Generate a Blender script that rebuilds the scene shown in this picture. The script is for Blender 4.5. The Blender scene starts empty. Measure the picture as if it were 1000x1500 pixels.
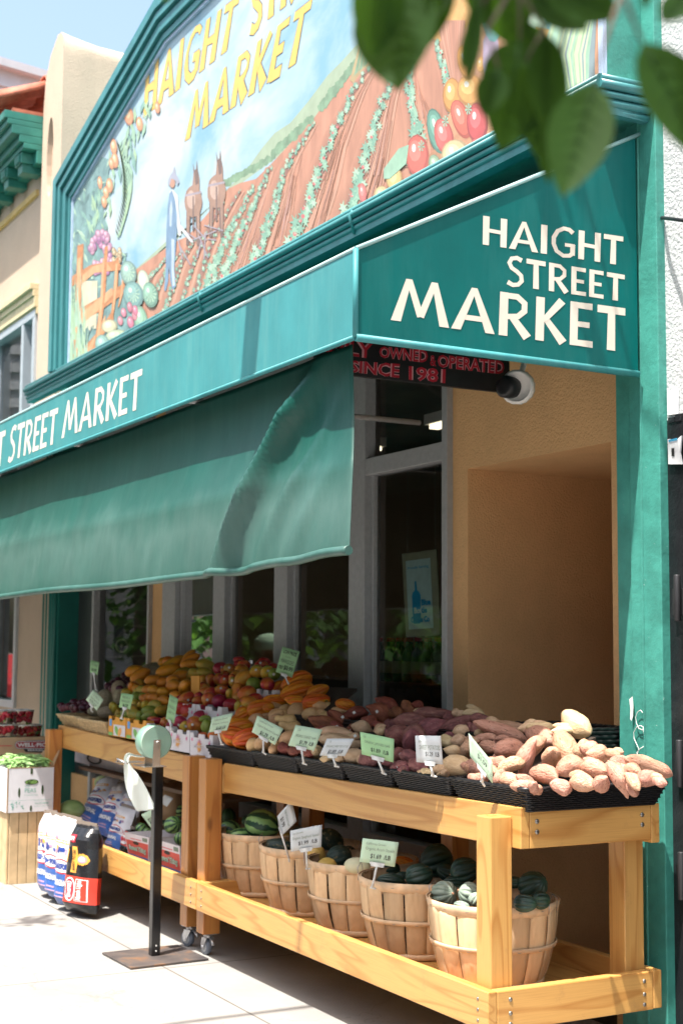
EXPO = 1.15
import bpy, bmesh, math, random
from mathutils import Vector, Matrix, noise as mnoise
from math import radians, sin, cos, pi, tan, atan2, sqrt
random.seed(7)
scn = bpy.context.scene
COL = scn.collection
R = random.random
def U(a, b): return a + (b - a) * random.random()

# ------------------------------------------------------------------ camera
YAW, PIT, ROL, FPX, CAMH = radians(28.68), radians(5.39), radians(.41), 2083.0, 1.5
_fw = Vector((-cos(YAW) * cos(PIT), sin(YAW) * cos(PIT), sin(PIT)))
_rt = _fw.cross(Vector((0, 0, 1))).normalized(); _up = _rt.cross(_fw)
RT = _rt * cos(ROL) + _up * sin(ROL); UPV = _up * cos(ROL) - _rt * sin(ROL); FW = _fw
CAM = Vector((0, 0, CAMH))
def ray(px, py): return RT * ((px - 500) / FPX) - UPV * ((py - 750) / FPX) + FW
def at(px, py, X=None, Y=None, Z=None, D=None):
    """world point on a real plane of the street (X=, Y= or Z= const, or at depth D)"""
    d = ray(px, py)
    if X is not None: t = X / d.x
    elif Y is not None: t = Y / d.y
    elif Z is not None: t = (Z - CAMH) / d.z
    else: t = D
    return CAM + d * t
def on_plane(px, py, p0, n):
    d = ray(px, py); return CAM + d * ((p0 - CAM).dot(n) / d.dot(n))
def depth(p): return (p - CAM).dot(FW)

# ------------------------------------------------------------------ objects
def tag(o, label=None, cat=None, group=None, kind=None):
    if label: o['label'] = label
    if cat: o['category'] = cat
    if group: o['group'] = group
    if kind: o['kind'] = kind
    return o
def thing(name, label, cat, loc=(0, 0, 0), group=None, rz=0):
    o = bpy.data.objects.new(name, None); COL.objects.link(o)
    o.location = loc; o.rotation_euler.z = rz; o.empty_display_size = .05
    return tag(o, label, cat, group)
def wloc(o):
    v = Vector((0, 0, 0))
    while o is not None: v += Vector(o.location); o = o.parent
    return v
def dup(root, loc=None, label=None, group=None):
    r = root.copy(); COL.objects.link(r)
    if loc is not None: r.location = loc
    if label: r['label'] = label
    if group: r['group'] = group
    for ch in list(root.children):
        c = ch.copy(); COL.objects.link(c); c.parent = r
        for g in list(ch.children):
            d = g.copy(); COL.objects.link(d); d.parent = c
    return r

class MB:
    def __init__(s): s.v = []; s.f = []; s.m = []; s.mats = []; s.cur = 0; s.sm = []
    def mat(s, m):
        if m not in s.mats: s.mats.append(m)
        s.cur = s.mats.index(m); return s
    def add(s, vs, fs, smooth=False):
        b = len(s.v); s.v += [Vector(p) for p in vs]
        for f in fs: s.f.append([i + b for i in f]); s.m.append(s.cur); s.sm.append(smooth)
        return s
    def box(s, x0, x1, y0, y1, z0, z1, M=None):
        vs = [Vector((x, y, z)) for z in (z0, z1) for y in (y0, y1) for x in (x0, x1)]
        if M is not None: vs = [M @ p for p in vs]
        return s.add(vs, [(0, 2, 3, 1), (4, 5, 7, 6), (0, 1, 5, 4), (2, 6, 7, 3), (0, 4, 6, 2), (1, 3, 7, 5)])
    def hexa(s, a, b):  # two quads (4 pts each) joined
        return s.add(list(a) + list(b), [(3, 2, 1, 0), (4, 5, 6, 7), (0, 1, 5, 4), (1, 2, 6, 5), (2, 3, 7, 6), (3, 0, 4, 7)])
    def tube(s, pts, r, n=8, caps=True, flat=None):
        pts = [Vector(p) for p in pts]; k = len(pts); rs = r if isinstance(r, (list, tuple)) else [r] * k
        b = len(s.v); u = None
        for i, p in enumerate(pts):
            t = (pts[min(i + 1, k - 1)] - pts[max(i - 1, 0)]).normalized()
            if u is None: u = t.orthogonal().normalized()
            u = (u - t * u.dot(t)).normalized(); w = t.cross(u)
            for j in range(n):
                a = 2 * pi * j / n; s.v.append(p + (u * cos(a) + w * sin(a)) * rs[i])
        for i in range(k - 1):
            for j in range(n):
                j2 = (j + 1) % n
                s.f.append([b + i * n + j, b + i * n + j2, b + (i + 1) * n + j2, b + (i + 1) * n + j]); s.m.append(s.cur); s.sm.append(True)
        if caps:
            s.f.append([b + j for j in range(n)][::-1]); s.m.append(s.cur); s.sm.append(False)
            s.f.append([b + (k - 1) * n + j for j in range(n)]); s.m.append(s.cur); s.sm.append(False)
        return s
    def lathe(s, prof, n=24, M=None, wob=None, caps=True):
        b = len(s.v); k = len(prof)
        for (r, z) in prof:
            for j in range(n):
                a = 2 * pi * j / n; rr = r * (wob(a, z) if wob else 1)
                p = Vector((rr * cos(a), rr * sin(a), z)); s.v.append(M @ p if M is not None else p)
        for i in range(k - 1):
            for j in range(n):
                j2 = (j + 1) % n
                s.f.append([b + i * n + j, b + i * n + j2, b + (i + 1) * n + j2, b + (i + 1) * n + j]); s.m.append(s.cur); s.sm.append(True)
        if caps:
            s.f.append([b + j for j in range(n)][::-1]); s.m.append(s.cur); s.sm.append(False)
            s.f.append([b + (k - 1) * n + j for j in range(n)]); s.m.append(s.cur); s.sm.append(False)
        return s
    def poly(s, pts): return s.add(pts, [list(range(len(pts)))])
    def prism(s, pts, d):
        pts = [Vector(p) for p in pts]; n = len(pts); d = Vector(d)
        return s.add(pts + [p + d for p in pts], [list(range(n))[::-1], list(range(n, 2 * n))] + [(i, (i + 1) % n, n + (i + 1) % n, n + i) for i in range(n)])
    def grid(s, P, smooth=True):  # P[i][j]
        a, b = len(P), len(P[0]); o = len(s.v)
        for row in P: s.v += [Vector(p) for p in row]
        for i in range(a - 1):
            for j in range(b - 1):
                s.f.append([o + i * b + j, o + i * b + j + 1, o + (i + 1) * b + j + 1, o + (i + 1) * b + j]); s.m.append(s.cur); s.sm.append(smooth)
        return s
    def build(s, name, mat=None, parent=None, bevel=0, local=False, label=None, cat=None, group=None, kind=None, solid=0, subsurf=0, recalc=True):
        mats = s.mats if s.mats else [mat]
        off = Vector((0, 0, 0)) if (local or parent is None) else wloc(parent)
        org = Vector((0, 0, 0))
        if parent is None and not local and kind is None and s.v:
            n = len(s.v); org = Vector((sum(p.x for p in s.v) / n, sum(p.y for p in s.v) / n, min(p.z for p in s.v)))
        me = bpy.data.meshes.new(name)
        me.from_pydata([tuple(p - off - org) for p in s.v], [], s.f)
        for m in mats: me.materials.append(m)
        me.polygons.foreach_set('material_index', s.m)
        me.polygons.foreach_set('use_smooth', s.sm)
        if recalc:
            bm = bmesh.new(); bm.from_mesh(me); bmesh.ops.recalc_face_normals(bm, faces=bm.faces); bm.to_mesh(me); bm.free()
        me.update()
        o = bpy.data.objects.new(name, me); COL.objects.link(o); o.location = org
        if parent is not None: o.parent = parent
        if solid:
            d = o.modifiers.new('S', 'SOLIDIFY'); d.thickness = solid; d.offset = 0
        if bevel:
            d = o.modifiers.new('B', 'BEVEL'); d.width = bevel; d.segments = 2; d.limit_method = 'ANGLE'; d.angle_limit = radians(50)
        if subsurf:
            d = o.modifiers.new('U', 'SUBSURF'); d.levels = d.render_levels = subsurf
        return tag(o, label, cat, group, kind)

# ------------------------------------------------------------------ materials
def srgb(r, g, b):
    f = lambda c: ((c / 255) / 12.92 if c <= 10 else ((c / 255 + .055) / 1.055) ** 2.4)
    return (f(r), f(g), f(b), 1)
def C4(c): return tuple(c) if len(c) == 4 else (*c, 1)
class NT:
    def __init__(s, name):
        s.m = bpy.data.materials.new(name); s.m.use_nodes = True; s.t = s.m.node_tree; s.n = s.t.nodes; s.l = s.t.links
        s.p = s.n['Principled BSDF']; s.tc = s.n.new('ShaderNodeTexCoord')
    def new(s, typ, **kw):
        n = s.n.new(typ)
        for k, v in kw.items():
            if isinstance(k, str) and hasattr(n, k): setattr(n, k, v)
            else: n.inputs[k].default_value = v
        return n
    def link(s, a, b): s.l.new(a, b)
    def coord(s, scale=(1, 1, 1), rot=(0, 0, 0), world=False):
        mp = s.n.new('ShaderNodeMapping'); mp.inputs['Scale'].default_value = scale; mp.inputs['Rotation'].default_value = rot
        if world:
            g = s.n.new('ShaderNodeNewGeometry'); s.link(g.outputs['Position'], mp.inputs[0])
        else: s.link(s.tc.outputs['Object'], mp.inputs[0])
        return mp.outputs[0]
    def noise(s, vec, scale=5, detail=5, rough=.55, dist=0):
        n = s.n.new('ShaderNodeTexNoise'); n.inputs['Scale'].default_value = scale; n.inputs['Detail'].default_value = detail
        n.inputs['Roughness'].default_value = rough; n.inputs['Distortion'].default_value = dist; s.link(vec, n.inputs['Vector']); return n.outputs['Fac']
    def ramp(s, fac, stops, interp='LINEAR'):
        r = s.n.new('ShaderNodeValToRGB'); r.color_ramp.interpolation = interp; e = r.color_ramp.elements
        while len(e) < len(stops): e.new(.5)
        for el, (p, c) in zip(e, stops): el.position = p; el.color = C4(c)
        s.link(fac, r.inputs[0]); return r.outputs[0]
    def mix(s, fac, a, b, typ='MIX'):
        n = s.n.new('ShaderNodeMix'); n.data_type = 'RGBA'; n.blend_type = typ
        for i, x in ((0, fac), (6, a), (7, b)):
            if hasattr(x, 'is_output'): s.link(x, n.inputs[i])
            else: n.inputs[i].default_value = x if i == 0 else C4(x)
        return n.outputs[2]
    def math(s, op, a, b=0.0):
        n = s.n.new('ShaderNodeMath'); n.operation = op
        for i, x in ((0, a), (1, b)):
            if hasattr(x, 'is_output'): s.link(x, n.inputs[i])
            else: n.inputs[i].default_value = x
        return n.outputs[0]
    def bump(s, h, strength=.3, dist=.01):
        b = s.n.new('ShaderNodeBump'); b.inputs['Strength'].default_value = strength; b.inputs['Distance'].default_value = dist
        s.link(h, b.inputs['Height']); s.link(b.outputs[0], s.p.inputs['Normal'])
    def done(s, col=None, rough=None, metal=None, spec=None):
        if col is not None:
            if hasattr(col, 'is_output'): s.link(col, s.p.inputs['Base Color'])
            else: s.p.inputs['Base Color'].default_value = C4(col)
        if rough is not None:
            if hasattr(rough, 'is_output'): s.link(rough, s.p.inputs['Roughness'])
            else: s.p.inputs['Roughness'].default_value = rough
        if metal is not None: s.p.inputs['Metallic'].default_value = metal
        if spec is not None: s.p.inputs['Specular IOR Level'].default_value = spec
        return s.m
_mc = {}
def M(name, col=(.5, .5, .5), rough=.6, metal=0, var=.12, scale=14, bump=0, bscale=60, spec=None, rnd=0):
    if name in _mc: return _mc[name]
    t = NT(name); c = C4(col)
    n = t.noise(t.coord(), scale, 4)
    lo = tuple(x * (1 - var) for x in c[:3]); hi = tuple(min(1, x * (1 + var)) for x in c[:3])
    cc = t.ramp(n, [(.3, lo), (.7, hi)])
    if rnd:
        oi = t.n.new('ShaderNodeObjectInfo'); hs = t.n.new('ShaderNodeHueSaturation')
        t.link(cc, hs.inputs['Color']); v = t.math('MULTIPLY_ADD', oi.outputs['Random'], rnd); v.node.inputs[2].default_value = 1 - rnd / 2
        t.link(v, hs.inputs['Value']); h = t.math('MULTIPLY_ADD', oi.outputs['Random'], rnd * .06); h.node.inputs[2].default_value = .5 - rnd * .03; t.link(h, hs.inputs['Hue'])
        cc = hs.outputs[0]
    if bump: t.bump(t.noise(t.coord(), bscale, 3), bump, .004)
    _mc[name] = t.done(cc, rough, metal, spec); return _mc[name]
def wood(name, c0, c1, axis, ring=9, rough=.42, coat=.25):
    """planed timber: growth rings cut lengthwise along axis, pores, faint knots"""
    if name in _mc: return _mc[name]
    t = NT(name); s = [1, 1, 1]; s['xyz'.index(axis)] = .09
    v = t.coord(tuple(s)); oi = t.n.new('ShaderNodeObjectInfo')
    va = t.n.new('ShaderNodeVectorMath'); va.operation = 'ADD'; cmb = t.n.new('ShaderNodeCombineXYZ')
    r3 = t.math('MULTIPLY', oi.outputs['Random'], 7.3)
    for i in range(3): t.link(r3, cmb.inputs[i])
    t.link(v, va.inputs[0]); t.link(cmb.outputs[0], va.inputs[1]); v = va.outputs[0]
    big = t.noise(v, 5.5, 2, .5, .6)
    rg = t.math('FRACT', t.math('MULTIPLY', big, ring))
    col = t.ramp(rg, [(0, c1), (.16, c0), (.72, tuple(a * .97 for a in c0[:3])), (1, c1)])
    s2 = [1, 1, 1]; s2['xyz'.index(axis)] = .02
    fine = t.noise(t.coord(tuple(s2)), 260, 3, .6)
    col = t.mix(t.math('MULTIPLY', t.ramp(fine, [(.45, (0, 0, 0)), (.75, (1, 1, 1))]), .25), col, tuple(x * .6 for x in c1[:3]))
    soft = t.noise(t.coord(), 2.2, 3); col = t.mix(t.ramp(soft, [(.3, (.0, .0, .0)), (.75, (.22, .22, .22))]), col, tuple(x * .75 for x in c0[:3]))
    kv = t.n.new('ShaderNodeTexVoronoi'); s3 = [1, 1, 1]; s3['xyz'.index(axis)] = .4; t.link(t.coord(tuple(s3)), kv.inputs['Vector']); kv.inputs['Scale'].default_value = 4.2
    col = t.mix(t.ramp(kv.outputs['Distance'], [(.03, (.8, .8, .8)), (.075, (0, 0, 0))]), col, (.20, .07, .02))
    dr = t.noise(t.coord(), 9, 6, .75); col = t.mix(t.ramp(dr, [(.58, (0, 0, 0)), (.8, (.4, .4, .4))]), col, (.22, .12, .06))
    hs = t.n.new('ShaderNodeHueSaturation'); t.link(col, hs.inputs['Color']); a = t.math('MULTIPLY_ADD', t.math('FRACT', t.math('MULTIPLY', oi.outputs['Random'], 5.7)), .24); a.node.inputs[2].default_value = .88; t.link(a, hs.inputs['Value']); col = hs.outputs[0]
    t.bump(fine, .08, .002); t.p.inputs['Coat Weight'].default_value = coat; t.p.inputs['Coat Roughness'].default_value = .25
    _mc[name] = t.done(col, rough); return _mc[name]
def paint(name, col, rough=.45, wear=.1, bump=.25, bscale=35, chip=None, streak=False):
    """brushed paint over plaster or timber, with dirt and a few chips"""
    if name in _mc: return _mc[name]
    t = NT(name); c = C4(col)
    n = t.noise(t.coord((1, 1, .35) if streak else (1, 1, 1)), 6, 6, .65)
    cc = t.ramp(n, [(.25, tuple(x * (1 - wear * 1.6) for x in c[:3])), (.55, c), (.8, tuple(min(1, x * (1 + wear) + wear * .04) for x in c[:3]))])
    if chip:
        f = t.ramp(t.noise(t.coord(), 55, 4, .7), [(.70, (0, 0, 0)), (.73, (1, 1, 1))]); cc = t.mix(f, cc, chip)
    t.bump(t.noise(t.coord(), bscale, 5, .6), bump, .006)
    _mc[name] = t.done(cc, rough); return _mc[name]
def stucco(name, col, bscale=110, bump=.55, dirt=.14, rough=.9):
    if name in _mc: return _mc[name]
    t = NT(name); c = C4(col)
    n = t.noise(t.coord(), 2.3, 6, .65)
    cc = t.ramp(n, [(.25, tuple(x * (1 - dirt) for x in c[:3])), (.6, c), (.85, tuple(min(1, x * 1.06) for x in c[:3]))])
    sp = t.noise(t.coord(), bscale, 2, .5); cc = t.mix(t.ramp(sp, [(.3, (.18, .18, .18)), (.5, (0, 0, 0))]), cc, tuple(x * .55 for x in c[:3]))
    t.bump(sp, bump, .008)
    _mc[name] = t.done(cc, rough, spec=.2); return _mc[name]
# ------------------------------------------------------------------ lettering
# flared capitals drawn as strokes: (points, widths) in a box 1 high
GL = {
 'H': (.74, [([(.1, 0), (.1, 1)], (.19, .2)), ([(.64, 0), (.64, 1)], (.19, .2)), ([(.12, .52), (.62, .5)], (.13, .13))]),
 'A': (.86, [([(.07, 0), (.43, 1)], (.2, .12)), ([(.79, 0), (.43, 1)], (.2, .12)), ([(.2, .3), (.66, .3)], (.12, .12))]),
 'I': (.22, [([(.11, 0), (.11, 1)], (.2, .2))]),
 'G': (.80, [([(.72, .86), (.6, .96), (.42, .98), (.22, .86), (.1, .62), (.1, .4), (.2, .16), (.42, .03), (.62, .06), (.72, .16)], (.16, .15, .14, .14, .14, .14, .14, .14, .14, .14)), ([(.72, .08), (.72, .46)], (.15, .16)), ([(.46, .42), (.78, .42)], (.12, .12))]),
 'T': (.66, [([(.33, 0), (.33, .96)], (.2, .17)), ([(0, .92), (.66, .92)], (.17, .17))]),
 'S': (.58, [([(.52, .9), (.36, .97), (.18, .92), (.1, .76), (.18, .6), (.36, .5), (.5, .38), (.52, .2), (.4, .06), (.22, .02), (.04, .1)], (.17, .15, .14, .15, .15, .15, .15, .15, .14, .15, .17))]),
 'R': (.70, [([(.11, 0), (.11, 1)], (.19, .18)), ([(.12, .93), (.4, .93), (.56, .8), (.56, .62), (.42, .48), (.14, .44)], (.13, .14, .14, .14, .13, .12)), ([(.28, .47), (.64, .02)], (.15, .2))]),
 'E': (.54, [([(.1, 0), (.1, 1)], (.18, .18)), ([(.1, .93), (.52, .93)], (.13, .15)), ([(.1, .5), (.46, .5)], (.12, .13)), ([(.1, .07), (.54, .07)], (.13, .15))]),
 'M': (1.12, [([(.07, 0), (.3, 1)], (.2, .12)), ([(.3, 1), (.56, .16)], (.13, .14)), ([(.56, .16), (.82, 1)], (.14, .13)), ([(.82, 1), (1.05, 0)], (.12, .2))]),
 'K': (.68, [([(.11, 0), (.11, 1)], (.19, .19)), ([(.2, .48), (.6, .98)], (.12, .18)), ([(.22, .54), (.64, .02)], (.13, .2))]),
}
_GLS = {'O': 1, }
def lerp_quad(q, u, v):
    """q = TL, TR, BR, BL ; u right, v up from the base line"""
    tl, tr, br, bl = q
    return bl.lerp(br, u).lerp(tl.lerp(tr, u), v)
def flared(mb, s, q, n, w=1.0, gap=.10, base=0.0008, clipu=None, wtop=1.0):
    """strokes of text s spread over the quad q; each stroke lifted a hair more than the last"""
    tot = sum((GL[c][0] if c in GL else .4) + gap for c in s) - gap
    x = 0; k = 0
    hgt = (q[0] - q[3]).length; wid = (q[1] - q[0]).length; ax = hgt / (wid / tot)
    for c in s:
        if c not in GL: x += .4 + gap; continue
        a, st = GL[c]
        for pts, ws in st:
            P = []; n2 = len(pts)
            for i, (px, py) in enumerate(pts):
                d0 = Vector(pts[min(i + 1, n2 - 1)]) - Vector(pts[max(i - 1, 0)]); d0.normalize(); nn = Vector((-d0.y, d0.x))
                if abs(py) < .02 or abs(py - 1) < .02:
                    if abs(d0.x) > .15 and abs(d0.y) > .15: nn = Vector((nn.x / abs(nn.x), 0)) if nn.x else nn
                ww = ws[i] * w * .5 * (wtop if py > .5 else 1)
                P.append((Vector((px, py)) + nn * ww, Vector((px, py)) - nn * ww))
            lift = n * (base + .00012 * (k % 6)); k += 1
            for i in range(n2 - 1):
                qd = [P[i][0], P[i][1], P[i + 1][1], P[i + 1][0]]
                mb.add([lerp_quad(q, (x + p.x) / tot, p.y) + lift for p in qd], [(0, 1, 2, 3)])
        x += a + gap
_tc = {}
def text_geo(s, off=0):
    if (s, off) in _tc: return _tc[(s, off)]
    cu = bpy.data.curves.new('txt', 'FONT'); cu.body = s; cu.size = 1; cu.resolution_u = 2; cu.offset = off
    o = bpy.data.objects.new('txt', cu); COL.objects.link(o)
    dg = bpy.context.evaluated_depsgraph_get(); dg.update(); me = o.evaluated_get(dg).to_mesh()
    vs = [Vector((v.co.x, v.co.y)) for v in me.vertices]; fs = [list(p.vertices) for p in me.polygons]
    o.evaluated_get(dg).to_mesh_clear(); bpy.data.objects.remove(o); bpy.data.curves.remove(cu)
    x0 = min(v.x for v in vs); x1 = max(v.x for v in vs); y0 = min(v.y for v in vs); y1 = max(v.y for v in vs)
    r = ([Vector(((v.x - x0) / (x1 - x0), (v.y - y0) / (y1 - y0))) for v in vs], fs, (x1 - x0) / (y1 - y0)); _tc[(s, off)] = r; return r
def text(mb, s, q, n, u0, u1, v0, v1, off=0, lift=.0008):
    """text s stretched over u0..u1, v0..v1 of quad q"""
    vs, fs, _ = text_geo(s, off)
    mb.add([lerp_quad(q, u0 + (u1 - u0) * p.x, v0 + (v1 - v0) * p.y) + n * lift for p in vs], fs)
def nrm(q):
    n = (q[1] - q[0]).cross(q[3] - q[0]).normalized()
    return n if n.dot(CAM - q[0]) > 0 else -n
def rect_on(mb, q, n, u0, u1, v0, v1, lift):
    mb.add([lerp_quad(q, a, b) + n * lift for a, b in ((u0, v1), (u1, v1), (u1, v0), (u0, v0))], [(0, 1, 2, 3)])
def oval_on(mb, q, n, u, v, ru, rv, lift, k=20, rot=0):
    P = []
    for i in range(k):
        a = 2 * pi * i / k; x = ru * cos(a); y = rv * sin(a)
        P.append(lerp_quad(q, u + x * cos(rot) - y * sin(rot), v + x * sin(rot) + y * cos(rot)) + n * lift)
    mb.add(P, [list(range(k))])
# ------------------------------------------------------------------ shared materials
TEAL = (.012, .20, .185)
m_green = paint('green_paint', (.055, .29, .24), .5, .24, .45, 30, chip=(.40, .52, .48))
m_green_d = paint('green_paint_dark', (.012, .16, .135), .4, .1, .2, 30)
m_frame = paint('mural_frame_paint', (.05, .22, .235), .38, .18, .25, 22, chip=(.2, .42, .4), streak=True)
m_tan = stucco('tan_stucco', (.80, .485, .235))
m_cream = stucco('cream_stucco', (.60, .47, .365), 90, .5, .1)
m_alu = M('brushed_aluminium', (.40, .41, .42), .42, .15, .08, 40)
m_dark = M('dark_metal', (.02, .021, .024), .45, .3, .2, 30)
m_black = M('black_paint', (.012, .012, .014), .5, 0, .2, 10)
m_white = M('white_paint', (.75, .74, .72), .5, 0, .05)

def mat_glass(name, tint=(.93, .96, .95)):
    t = NT(name); t.n.remove(t.p); out = t.n['Material Output']
    tr = t.new('ShaderNodeBsdfTransparent'); tr.inputs[0].default_value = (*tint, 1)
    gl = t.new('ShaderNodeBsdfGlossy'); gl.inputs['Roughness'].default_value = .012
    fr = t.new('ShaderNodeFresnel'); fr.inputs[0].default_value = 1.62
    wob = t.noise(t.coord((1, 1, .5)), 1.4, 2); b = t.new('ShaderNodeBump'); b.inputs['Strength'].default_value = .05; b.inputs['Distance'].default_value = .01
    t.link(wob, b.inputs['Height']); t.link(b.outputs[0], gl.inputs['Normal'])
    mx = t.new('ShaderNodeMixShader'); t.link(fr.outputs[0], mx.inputs[0]); t.link(tr.outputs[0], mx.inputs[1]); t.link(gl.outputs[0], mx.inputs[2])
    t.link(mx.outputs[0], out.inputs[0]); return t.m
m_glass = mat_glass('window_glass')
m_glass2 = mat_glass('clear_plastic', (.99, .99, .99)); m_glass2.node_tree.nodes['Fresnel'].inputs[0].default_value = 1.25

# ------------------------------------------------------------------ ground
def mat_walk():
    t = NT('sidewalk_concrete'); v = t.coord(world=True)
    n = t.noise(v, 1.1, 7, .65); f = t.noise(v, 160, 3, .7)
    c = t.ramp(n, [(.25, (.21, .20, .19)), (.55, (.29, .28, .265)), (.8, (.34, .33, .31))])
    c = t.mix(t.ramp(f, [(.30, (.4, .4, .4)), (.45, (0, 0, 0))]), c, (.2, .19, .18))
    st = t.noise(v, 3.1, 5, .7, .5); c = t.mix(t.ramp(st, [(.62, (0, 0, 0)), (.75, (.4, .4, .4))]), c, (.26, .245, .225))
    sep = t.new('ShaderNodeSeparateXYZ'); t.link(v, sep.inputs[0])
    j = None
    for ax, off, per in ((0, .35, 1.5), (1, -2.56, 1.22)):
        a = t.math('ABSOLUTE', t.math('SUBTRACT', t.math('FRACT', t.math('DIVIDE', t.math('ADD', sep.outputs[ax], off + 100 * per), per)), .5))
        g = t.math('GREATER_THAN', a, .5 - .004 / per * 1.2); j = g if j is None else t.math('MAXIMUM', j, g)
    c = t.mix(j, c, (.13, .12, .11))
    vo = t.new('ShaderNodeTexVoronoi'); vo.inputs['Scale'].default_value = 2.3; t.link(v, vo.inputs['Vector'])
    c = t.mix(t.math('MULTIPLY', t.math('LESS_THAN', vo.outputs['Distance'], .035), .35), c, (.10, .095, .09))
    ck = t.new('ShaderNodeTexVoronoi'); ck.feature = 'DISTANCE_TO_EDGE'; ck.inputs['Scale'].default_value = .42; wv = t.n.new('ShaderNodeVectorMath'); wv.operation = 'ADD'
    nz_ = t.n.new('ShaderNodeTexNoise'); nz_.inputs['Scale'].default_value = 2.2; nz_.inputs['Detail'].default_value = 6; t.link(v, nz_.inputs['Vector']); t.link(v, wv.inputs[0]); t.link(nz_.outputs['Color'], wv.inputs[1]); t.link(wv.outputs[0], ck.inputs['Vector'])
    c = t.mix(t.math('MULTIPLY', t.math('LESS_THAN', ck.outputs['Distance'], .0016), .3), c, (.12, .11, .10))
    h = t.math('SUBTRACT', t.math('MULTIPLY', f, .35), t.math('MULTIPLY', j, 1.5)); t.bump(h, .5, .004)
    return t.done(c, .9, spec=.25)
mb = MB(); mb.box(-60, 40, -.9, 3.75, -.15, 0); mb.build('sidewalk', mat_walk(), kind='structure')
mb = MB(); mb.box(-300, 300, -10.2, -.9, -.5, -.14); mb.build('street', M('asphalt', (.055, .055, .057), .85, 0, .25, 3, .5, 200), kind='structure')
mb = MB(); mb.box(-300, 300, -300, 300, -.9, -.52); mb.build('ground', M('far_ground', (.22, .21, .19), .95, 0, .2, .2), kind='structure')
mb = MB(); mb.box(-60, 40, -14, -10.2, -.5, 0); mb.build('far_sidewalk', M('far_walk', (.42, .40, .38), .9, 0, .1, 2), kind='structure')

# ------------------------------------------------------------------ market building
YP, YW, YM = 3.6, 3.75, 3.42          # pilaster face, window wall, mural bay
AX, AY, AZ0, AZ1, AZW = -4.17, 2.33, 2.55, 2.86, 3.5   # awning end, front, heights
bld = thing('market_building', 'green and tan stucco market building with fruit stands before its windows', 'building', (-8, YP, 0))
PXL, PXR = -4.345, -4.085
def xw(px, py=950, Y=YW): return at(px, py, Y=Y).x
# right pilaster with beads
mb = MB(); 
xs = [at(902, 1000, Y=YP).x, at(925, 1000, Y=YP).x, at(946, 1000, Y=YP).x, at(973, 1000, Y=YP).x]
mb.box(xs[0], xs[1], YP + .012, 4.3, 0, 7.5); mb.box(xs[1], xs[2], YP, 4.3, 0, 7.5); mb.box(xs[2], xs[3], YP - .010, 4.3, 0, 7.5)
for x in (xs[2],): mb.tube([(x, YP - .009, 0), (x, YP - .009, 7.5)], .007, 6)
mb.build('pilaster', m_green, bld, bevel=.004)
PX1 = xs[3]; PX0 = xs[0]
# left pilaster, fluted
x0, x1 = at(62, 1000, Y=YP).x, at(82, 1000, Y=YP).x
mb = MB(); mb.box(x0, x1, YP + .01, 4.3, 0, 3.6)
for k in range(4): mb.tube([(x0 + .05 + k * .085, YP, 0), (x0 + .05 + k * .085, YP, 3.6)], .03, 8)
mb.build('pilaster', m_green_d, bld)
LX1 = x1
# stucco wall pieces of the window wall
xr = at(663, 1000, Y=YW).x
nl, nr = at(685, 900, Y=YW).x, at(897, 900, Y=YW).x; nz = at(790, 667, Y=YW).z
mb = MB(); T = .22
mb.box(xr, nl, YW, YW + T, 0, 3.45); mb.box(nl, PX0 + .02, YW, YW + .45, nz, 3.45); mb.box(nr, PX0 + .02, YW, YW + .45, 0, nz)
mb.box(LX1 - .02, at(97, 950, Y=YW).x, YW, YW + T, 0, 3.45); mb.box(xw(222), xw(243), YW, YW + T, 0, 3.45)
mb.box(LX1, xr, YW + .001, YW + T, 0, .449); mb.box(xw(222) - .1, xw(243), YW + .002, YW + T, 0, 1.2)
mb.box(at(97, 950, Y=YW).x, xr, YW, YW + T, 3.2, 3.45)
# deep doorway recess: its left reveal faces the pilaster
mb.box(nl - .22, nl, YW + T, 5.3, 0, nz + .2); mb.box(nl + .001, PX0 + .3, YW + .451, 5.3, nz, nz + .2); mb.box(nl, PX0 + .3, 5.3, 5.4, 0, nz + .2); mb.box(nr + .001, PX0 + .3, YW + .451, 5.299, 0, nz - .001)
mb.build('stucco_wall', m_tan, bld, recalc=False)
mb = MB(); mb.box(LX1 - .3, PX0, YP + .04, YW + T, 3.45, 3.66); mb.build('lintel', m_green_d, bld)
# windows: aluminium frames, each pane a sub-part
zt0, zt1 = 2.405, 2.495
ed = [(243, 262), (318, 335), (408, 427), (518, 541), (655, 663)]
E_ = [(xw(a), xw(b)) for a, b in ed]
wb, wt = .45, 3.2
for i in range(4):
    a0, a1 = E_[i]; b0, b1 = E_[i + 1]
    mb = MB()
    f0 = .035
    mb.box(a0, a1, YW - f0, YW + .06, wb, wt)
    mb.box(a1, a1 + .025, YW + .005, YW + .05, wb, zt0); mb.box(b0 - .02, b0, YW + .005, YW + .05, wb, zt0)
    if i == 3: mb.box(b0, b1, YW - f0, YW + .06, wb, wt)
    mb.box(a1, b0, YW - f0 + .004, YW + .06, zt0, zt1); mb.box(a1, b0, YW - f0 + .004, YW + .06, wb, wb + .09); mb.box(a1, b0, YW - f0 + .004, YW + .06, wt - .09, wt)
    mb.mat(m_alu); w = mb.build('window', m_alu, bld, bevel=.003)
    for z0, z1 in ((wb + .09, zt0), (zt1, wt - .09)):
        p = MB(); p.add([(a1, YW + .03, z0), (b0, YW + .03, z0), (b0, YW + .03, z1), (a1, YW + .03, z1)], [(0, 1, 2, 3)]); p.build('pane', m_glass, w)
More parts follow.
